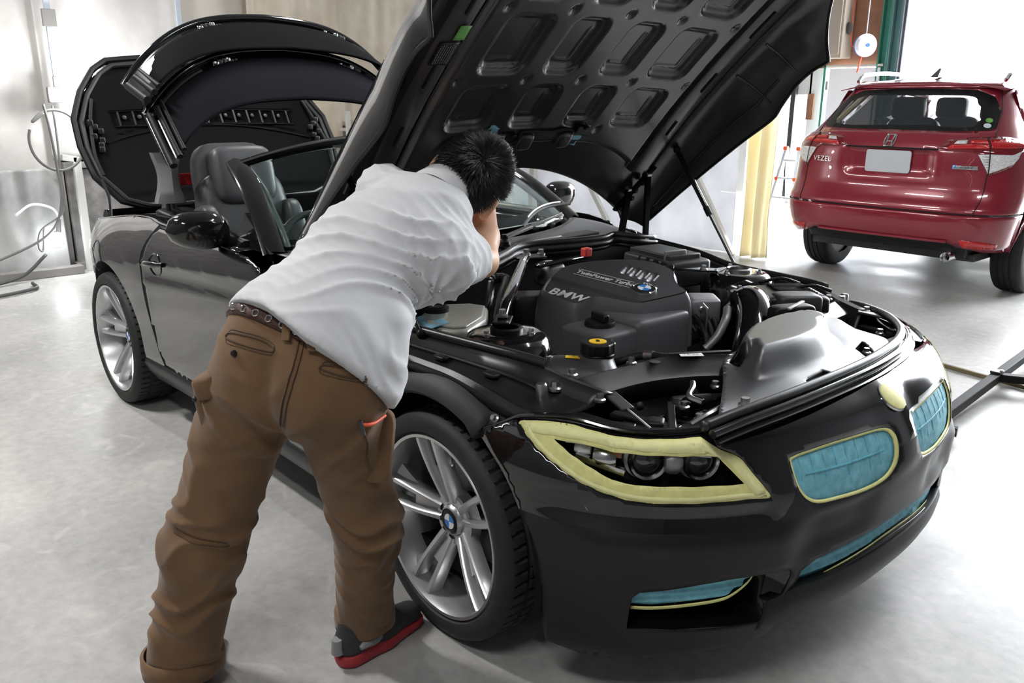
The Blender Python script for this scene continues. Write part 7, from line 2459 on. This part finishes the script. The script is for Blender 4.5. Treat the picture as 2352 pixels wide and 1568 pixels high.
# trainers
def make_shoe(ank, direction, name_label):
    d = Vector((direction[0], direction[1], 0)).normalized()
    sd = Vector((-d.y, d.x, 0))
    c = Vector((ank[0], ank[1], 0)) - d * .055
    D3, S3 = np.array(d), np.array(sd)
    C3 = np.array(c)
    Z3 = np.array([0, 0, 1.0])
    def loc(x, y, z):
        return C3 + D3 * x + S3 * y + Z3 * z
    def upper(P):
        e = sd_cone(P, loc(.035, 0, .058), loc(.13, .0, .058), .040, .043)
        e = smin(e, sd_cone(P, loc(.13, 0, .055), loc(.235, .006, .042), .043, .036, (Z3, 1.15)), .03)
        e = smin(e, sd_cone(P, loc(.035, 0, .06), loc(.045, 0, .105), .038, .040), .02)
        e = smin(e, sd_cone(P, loc(.10, 0, .085), loc(.17, 0, .065), .034, .028), .02)
        return np.maximum(e, .028 - P[:, 2])
    def sole(P):
        e = smin(sd_cone(P, loc(.032, 0, .02), loc(.13, 0, .02), .043, .044), sd_cone(P, loc(.13, 0, .02), loc(.238, .006, .02), .044, .040), .02)
        return np.maximum(np.maximum(e, P[:, 2] - .034 - .008 * np.sin((P - C3) @ D3 * 18)), .002 - P[:, 2])
    lo = np.minimum(loc(-.03, -.07, 0), loc(.31, .07, 0)); lo = np.minimum(lo, np.minimum(loc(-.03, .07, 0), loc(.31, -.07, 0))) - .01
    hi = np.maximum(loc(-.03, -.07, 0), loc(.31, .07, 0)); hi = np.maximum(hi, np.maximum(loc(-.03, .07, 0), loc(.31, -.07, 0))) + .01
    lo[2], hi[2] = -.01, .17
    sh = net_object('shoe', upper, lo, hi, .005, 'shoe_dark', person, 1)
    net_object('sole', sole, lo, hi, .005, 'shoe_red', sh, 1)
    # grey overlays on heel and flank, laces
    for s in (-1, 1):
        pts = [loc(.03 + .012 * k, s * (.046 - .0012 * k), .060 + .004 * math.sin(k)) for k in range(8)]
        mb = MB(); mb.tube([Vector(p) for p in pts], [.006, .012, .013, .013, .012, .011, .009, .005], 8); mb.build('flank_overlay', 'shoe_grey', sh)
        mb = MB(); mb.bar(Vector(loc(.055, s * .049, .05)), Vector(loc(.075, s * .043, .095)), .006, .004); mb.build('red_stripe', 'shoe_red', sh)
    mb = MB(); mb.tube([Vector(loc(-.008, .0, .045)), Vector(loc(-.008, 0, .085))], [.018, .014], 10); mb.build('heel_tab', 'shoe_grey', sh)
    for k in range(4):
        x = .115 + .022 * k
        mb = MB(); mb.tube(spline([Vector(loc(x, -.028, .092 - .010 * k)), Vector(loc(x + .004, 0, .112 - .014 * k)), Vector(loc(x, .028, .092 - .010 * k))], 4), .003, 6); mb.build('lace', 'shoe_grey', sh)
    return sh
make_shoe((-.050, -1.085), (-.10, 1.0), '')
make_shoe((-.235, -1.485), (-.75, .70), '')
# ================================================================== RED SUV parked beyond the sheet (points +y)
suv = thing('suv', 'red compact SUV seen from behind with a blanked number plate', 'car', (-1.31, 4.30, 0))
SR = ((.35, .08), (.42, .03), (.5, .005), (.6, .0), (.68, .012), (.72, .05), (.80, .085), (.92, .10), (1.02, .105), (1.08, .11), (1.14, .14), (1.30, .27), (1.45, .39), (1.53, .45), (1.58, .52))
SW = ((.35, .82), (.45, .85), (.6, .88), (.75, .885), (.95, .882), (1.05, .872), (1.12, .855), (1.18, .80), (1.3, .728), (1.45, .66), (1.53, .62), (1.58, .57))
def lin(T, x):
    return float(np.interp(x, [a for a, b in T], [b for a, b in T]))
def suv_pt(th, z, off=0.0):
    W, R = lin(SW, z) + off, lin(SR, z)
    s, c = math.sin(th), max(0, math.cos(th))
    lx = W * math.copysign(abs(s) ** (2 / 3.2), s)
    ly = R + .42 - (.42 + off) * c ** (2 / 3.2)
    # hollow around the plate
    if abs(th) < .4 and .86 < z < 1.12:
        ly += .030 * (1 - sstep(.16, .25, abs(th))) * sstep(.87, .92, z) * (1 - sstep(1.06, 1.085, z))
    return Vector((lx, ly, z))
GLASS = [(.0, 1.212), (.391, 1.212), (.80, 1.224), (.89, 1.243), (.975, 1.357), (.865, 1.449), (.566, 1.500), (.10, 1.510), (0, 1.511)]
GLASS = GLASS + [(-a, b) for a, b in GLASS[-2:0:-1]]
PI2 = PI / 2
mid = [(t, .64) for t in np.linspace(-PI2, PI2, 41)]
low = [(-PI2, .36), (-.95, .37), (-.62, .40), (-.45, .44), (-.2, .43), (.2, .43), (.45, .44), (.62, .40), (.95, .37), (PI2, .36)]
# bumper
patch('rear_bumper', low + [(t, .635) for t in np.linspace(PI2, -PI2, 31)], suv_pt, 'red_pearl_paint', suv, step=(.05, .03), angle=60, thick=.004)
# upper body with glass opening
up = [(t, .645) for t in np.linspace(-PI2, PI2, 31)] + [(PI2, 1.1), (PI2, 1.54)] + [(t, 1.54) for t in np.linspace(1.5, -1.5, 25)] + [(-PI2, 1.54), (-PI2, 1.1)]
tail = patch('tailgate', up, suv_pt, 'red_pearl_paint', suv, holes=[GLASS], step=(.04, .025), angle=60, thick=.004)
m = mat('suv_glass', (0.03, 0.035, 0.04), 0.02, trans=0.0, alpha=0.76, coat=0.4)
patch('rear_window', GLASS, lambda a, b: suv_pt(a, b, -.003), 'suv_glass', suv, step=(.06, .04), angle=180)
# black border printed on the glass
inner = [(.16, 1.250), (.27, 1.236), (.56, 1.246), (.66, 1.30), (.66, 1.365), (.60, 1.40), (.52, 1.452), (.10, 1.462), (-.5, 1.455), (-.72, 1.36), (-.66, 1.26), (-.3, 1.238)]
patch('window_border', GLASS, lambda a, b: suv_pt(a, b, .001), 'black_plastic', suv, holes=[spline(inner, 4, True)], step=(.05, .03), angle=180)
# panel gaps
for s in (-1, 1):
    mb = MB(); mb.tube([suv_pt(s * t, z, .001) for t, z in spline([(.99, 1.50), (.985, 1.36), (.92, 1.24), (.86, 1.19), (.735, 1.0), (.735, .91), (.735, .80), (.72, .70), (.70, .645)], 5)], .0035, 6); mb.build('tailgate_gap', 'deep_shadow_plastic', tail)
mb = MB(); mb.tube([suv_pt(t, .64, .0005) for t in np.linspace(-1.5, 1.5, 41)], .0045, 6); mb.build('bumper_gap', 'deep_shadow_plastic', tail)
mb = MB(); mb.tube([suv_pt(t, 1.083, .002) for t in np.linspace(-.24, .24, 15)], .006, 8); mb.build('handle_recess', 'deep_shadow_plastic', tail)
# tail lamps
TAIL = [(.226, 1.094), (.319, 1.156), (.50, 1.170), (.833, 1.184), (1.061, 1.178), (1.359, 1.157), (1.30, 1.097), (1.067, .980), (.739, .910), (.594, 1.058), (.529, 1.078), (.311, 1.079)]
REV = [(.605, 1.058), (.723, 1.062), (1.070, 1.060), (1.255, 1.088), (1.075, .996), (.738, .928)]
RED1 = [(.30, 1.090), (.50, 1.100), (.74, 1.100), (.74, 1.125), (.50, 1.128), (.34, 1.120)]
RED2 = [(.76, 1.105), (1.0, 1.105), (1.28, 1.11), (1.32, 1.150), (1.0, 1.165), (.76, 1.160)]
WHT = [(.36, 1.128), (.48, 1.132), (.50, 1.155), (.40, 1.150)]
for s in (-1, 1):
    f_ = lambda L: [(s * a, b) for a, b in L]
    tl = patch('tail_lamp', f_(TAIL), lambda a, b: suv_pt(a, b, .006), 'red_lens_dark', suv, step=(.04, .02), thick=.006, angle=50)
    patch('red_lens', f_(RED1), lambda a, b: suv_pt(a, b, .009), 'red_lens', tl, step=(.04, .02), thick=.003)
    patch('red_lens', f_(RED2), lambda a, b: suv_pt(a, b, .009), 'red_lens', tl, step=(.04, .02), thick=.003)
    patch('red_lens', f_([(.52, 1.135), (.74, 1.135), (.74, 1.16), (.54, 1.16)]), lambda a, b: suv_pt(a, b, .009), 'red_lens', tl, step=(.04, .02), thick=.003)
    patch('clear_lens', f_(REV), lambda a, b: suv_pt(a, b, .009), 'clear_lens', tl, step=(.04, .02), thick=.003)
    patch('reverse_lens', f_(WHT), lambda a, b: suv_pt(a, b, .009), 'clear_lens', tl, step=(.04, .02), thick=.003)
    mb = MB(); mb.tube([suv_pt(s * .742, z, .010) for z in np.linspace(.915, 1.175, 12)], .004, 6); mb.build('lens_gap', 'deep_shadow_plastic', tl)
    for k in range(6):
        z = .955 + .018 * k
        mb = MB(); mb.tube([suv_pt(s * t, z, .0125) for t in (.735 - .10 * (z - .93) / .13, .733)], .002, 5); mb.build('lens_flute', 'chrome', tl)
    # bumper reflector
    RF = [(.605, .456), (.9, .448), (1.208, .430), (1.187, .396), (.9, .392), (.669, .398)]
    rf = patch('bumper_reflector', f_(RF), lambda a, b: suv_pt(a, b, .004), 'red_lens', suv, step=(.05, .02), thick=.004)
# lower valance and strip
mb = MB(); mb.grid([[suv_pt(t, z, -.01) for t in np.linspace(-.62, .62, 25)] for z in (.45, .40, .36)]); mb.build('valance', 'black_plastic', suv, thick=.003)
mb = MB(); mb.tube([suv_pt(t, .437, .004) for t in np.linspace(-.40, .48, 25)], .010, 8); mb.build('bumper_strip', 'red_pearl_paint', suv)
# number plate, badge, lettering
mb = MB(); mb.prism(rrect(.345, .165, .02, 5), -.006, .006, Matrix.Translation((-.005, .118, .981)) @ Matrix.Rotation(PI / 2, 4, 'X')); pl8 = mb.build('number_plate', 'plate_grey', suv, bevel=.002)
pl8['label'] = 'blank grey number plate'
em = suv_pt(0, 1.134, .004)
def bdg(pts, r):
    mb = MB(); mb.tube(pts, r, 8); return mb
B0 = lambda x, z: Vector((x - .015, lin(SR, 1.134 + z) - .006, 1.134 + z))
loop = [B0(x, z) for x, z in ((-.036, .038), (-.040, 0), (-.034, -.036), (-.028, -.040), (.028, -.040), (.034, -.036), (.040, 0), (.036, .038), (.030, .042), (-.030, .042))]
mb = MB(); mb.tube(loop, .005, 8, closed=True); bd = mb.build('tailgate_badge', 'chrome', suv)
for s in (-1, 1):
    mb = MB(); mb.tube([B0(s * .026, .040), B0(s * .019, 0), B0(s * .024, -.038)], [.007, .006, .007], 8); mb.build('badge_bar', 'chrome', bd)
mb = MB(); mb.tube([B0(-.02, -.004), B0(.02, -.004)], .006, 8); mb.build('badge_bar', 'chrome', bd)
def on_tail(th, z, off=.004):
    p = suv_pt(th, z, off)
    dx = (suv_pt(th + .05, z, off) - suv_pt(th - .05, z, off))
    return plane_matrix(p, dx, (0, .1, 1))
text_object('model_lettering', 'VEZEL', on_tail(-.475, .973, .008), .055, 'chrome', suv, extrude=.002, bold=.0005, space=1.15)
mb = MB(); mb.box((0, 0, 0), (.16, .026, .004)); hb_ = mb.build('hybrid_badge', 'chrome', suv, bevel=.002); hb_.matrix_local = on_tail(.49, .964, .006)
mb = MB(); mb.box((0, 0, 0), (.024, .028, .006)); h2_ = mb.build('hybrid_badge_end', 'logo_blue', suv, bevel=.002); h2_.matrix_local = on_tail(.385, .966, .007)
text_object('hybrid_lettering', 'HYBRID', on_tail(.50, .964, .010), .020, 'dark_metal', suv, extrude=.0005, space=1.3)
for (t, z, m_) in ((.775, 1.290, 'label_green'), (.745, 1.254, 'reel_white')):
    pts = [(t + .055 * math.cos(a), z + .016 * math.sin(a)) for a in np.linspace(0, 2 * PI, 20)[:-1]]
    patch('window_sticker', pts, lambda a, b: suv_pt(a, b, .003), m_, suv, step=(.03, .01))
# spoiler, roof, rails, fin
ts = np.linspace(-1.05, 1.05, 31)
sp = []
for (z, dy) in ((1.520, -.025), (1.545, -.03), (1.560, .03), (1.575, .15)):
    sp.append([suv_pt(t, min(z, 1.555), .006) + Vector((0, dy * math.cos(t), z - min(z, 1.555))) for t in ts])
mb = MB(); mb.grid(sp); mb.build('roof_spoiler', 'red_pearl_paint', suv, angle=50, thick=.006)
rows = []
for ly in np.linspace(.46, 2.25, 14):
    rows.append([(lx, ly, 1.555 + .055 * sstep(.4, 1.0, ly) - .05 * sstep(1.7, 2.4, ly) - .055 * (abs(lx) / .62) ** 3) for lx in np.linspace(-.62, .62, 21)])
mb = MB(); mb.grid(rows); mb.build('roof', 'red_pearl_paint', suv, angle=60, thick=.006)
for s in (-1, 1):
    mb = MB(); mb.tube(spline([(s * .56, .62, 1.57), (s * .565, .75, 1.625), (s * .57, 1.3, 1.645), (s * .56, 2.0, 1.61), (s * .555, 2.15, 1.57)], 6), .016, 8); mb.build('roof_rail', 'chrome', suv)
mb = MB(); mb.grid([[(w * .03, .82 - .10 * (1 - h), 1.600 + .07 * h) for w in (-1 + .7 * h, 0, 1 - .7 * h)] + [(0, .98, 1.600 + .01 * h)] for h in (0, .5, 1.0)], closed_u=True); mb.build('roof_fin', 'cable_dark', suv, angle=60)
# sides, bonnet, windscreen
def side_w(z, ly):
    return lin(SW, z) * (1 - .10 * sstep(3.2, 4.3, ly) ** 2)
for s in (-1, 1):
    def SP(ly, z):
        return Vector((s * side_w(z, ly), ly, z))
    ar = lambda cx: [(cx + .37 * math.cos(a), .33 + .37 * math.sin(a)) for a in np.linspace(PI, 0, 18)]
    out = [(.46, .37)] + ar(.85) + [(1.3, .30), (3.0, .30)] + ar(3.46) + [(3.9, .35), (4.2, .40), (4.24, .7), (4.1, .93), (3.1, 1.03), (2.6, 1.05), (.52, 1.12)]
    out = [(max(.42, a), b) for a, b in out]
    patch('body_side', out, SP, 'red_pearl_paint', suv, step=(.10, .06), angle=60, thick=.004)
    win = [(.55, 1.12), (2.6, 1.05), (2.95, 1.06), (2.25, 1.50), (1.2, 1.535), (.62, 1.50)]
    patch('pillar_side', win, SP, 'red_pearl_paint', suv, holes=[[(.95, 1.15), (1.65, 1.12), (1.65, 1.47), (1.1, 1.47), (.85, 1.25)], [(1.73, 1.12), (2.65, 1.09), (2.2, 1.44), (1.73, 1.47)]], step=(.08, .06), angle=60, thick=.006)
    patch('side_window', [(.95, 1.15), (1.65, 1.12), (2.65, 1.09), (2.2, 1.44), (1.65, 1.47), (1.1, 1.47), (.85, 1.25)], lambda a, b: SP(a, b) * 1.0 - Vector((s * .01, 0, 0)), 'suv_glass', suv, step=(.1, .08), angle=180)
    # wheels
    for ly in (.85, 3.46):
        c = Vector((s * .775, ly, .335))
        R, hw, n = .335, .108, 72
        prof = [(.20, hw), (.225, hw + .004), (.30, hw), (R - .01, hw - .015), (R, hw - .04), (R, .05), (R - .008, .046), (R - .008, .036), (R, .032), (R, .012), (R - .008, .008), (R - .008, -.008), (R, -.012), (R, -.032), (R - .008, -.036), (R - .008, -.046), (R, -.05), (R, -hw + .04), (R - .01, -hw + .015), (.30, -hw), (.22, -hw)]
        mb = MB(); mb.grid([[c + Vector((s * w, r * math.cos(2 * PI * k / n), r * math.sin(2 * PI * k / n))) for k in range(n)] for r, w in prof], closed_u=True); wh = mb.build('wheel', 'tyre_rubber', suv, angle=35)
        mb = MB(); mb.lathe([(.225, -.08), (.21, .07), (.215, .10), (.06, .085), (.0, .09)], c, (s, 0, 0), 40); mb.build('rim', 'wheel_silver', wh)
        mb = MB(); mb.lathe([(.22, -hw + .02), (.10, -hw + .05), (0, -hw + .05)], c, (s, 0, 0), 32); mb.build('inner_hub', 'cable_dark', wh)
    mb = MB(); mb.ball((s * .95, 2.75, 1.10), .10, s=(1, .5, .8)); mb.build('door_mirror', 'red_pearl_paint', suv)
mb = MB(); mb.grid([[(lx, 3.05 + .08 * (1 - (lx / .8) ** 2) - t * .85, 1.05 + .50 * t) for lx in np.linspace(-.76 + .16 * t, .76 - .16 * t, 11)] for t in np.linspace(0, 1, 8)]); mb.build('front_window', 'window_glass', suv, angle=180)
mb = MB(); mb.grid([[(lx, 3.0 + t * 1.15, 1.04 - .10 * t ** 2 + .03 * (1 - (lx / .85) ** 2)) for lx in np.linspace(-.86 + .12 * t, .86 - .12 * t, 15)] for t in np.linspace(0, 1, 8)]); mb.build('front_bonnet', 'red_pearl_paint', suv, angle=60, thick=.004)
mb = MB(); mb.grid([[(lx, 4.15 + .10 * math.sin(PI * t) - .25 * (abs(lx) / .8) ** 3, .95 - .6 * t) for lx in np.linspace(-.80, .80, 15)] for t in np.linspace(0, 1, 8)]); mb.build('front_end', 'red_pearl_paint', suv, angle=60, thick=.004)
# cabin: floor, seats with headrests
mb = MB(); mb.box((0, 1.95, .40), (1.45, 3.0, .10)); mb.box((0, .42, .62), (1.3, .05, .5)); mb.box((0, .95, 1.02), (1.2, .55, .04)); mb.build('cabin_floor', 'deep_shadow_plastic', suv)
for (x, y) in ((-.36, 1.25), (.36, 1.25), (-.36, 2.15), (.36, 2.15)):
    v, f = superbox((x, y, .98), (.46, .16, .62), .4, euler(-14, 0, 0)); se = mesh_object('seat', v, f, 'black_plastic', suv, angle=180)
    roundbox('headrest', (x, y - .08, 1.36), (.27, .11, .19), 'black_plastic', se, .4)
# underside, exhaust, axle
mb = MB(); mb.box((0, 2.1, .30), (1.3, 3.6, .06)); mb.box((0, .50, .34), (1.2, .5, .10)); mb.cyl((-.7, .85, .33), (.7, .85, .33), .05); mb.build('underbody', 'cable_dark', suv, bevel=.01)
mb = MB(); mb.tube([(.50, .14, .31), (.50, .45, .30)], .036, 20, caps=False); mb.build('exhaust_tip', 'chrome', suv, thick=.003)
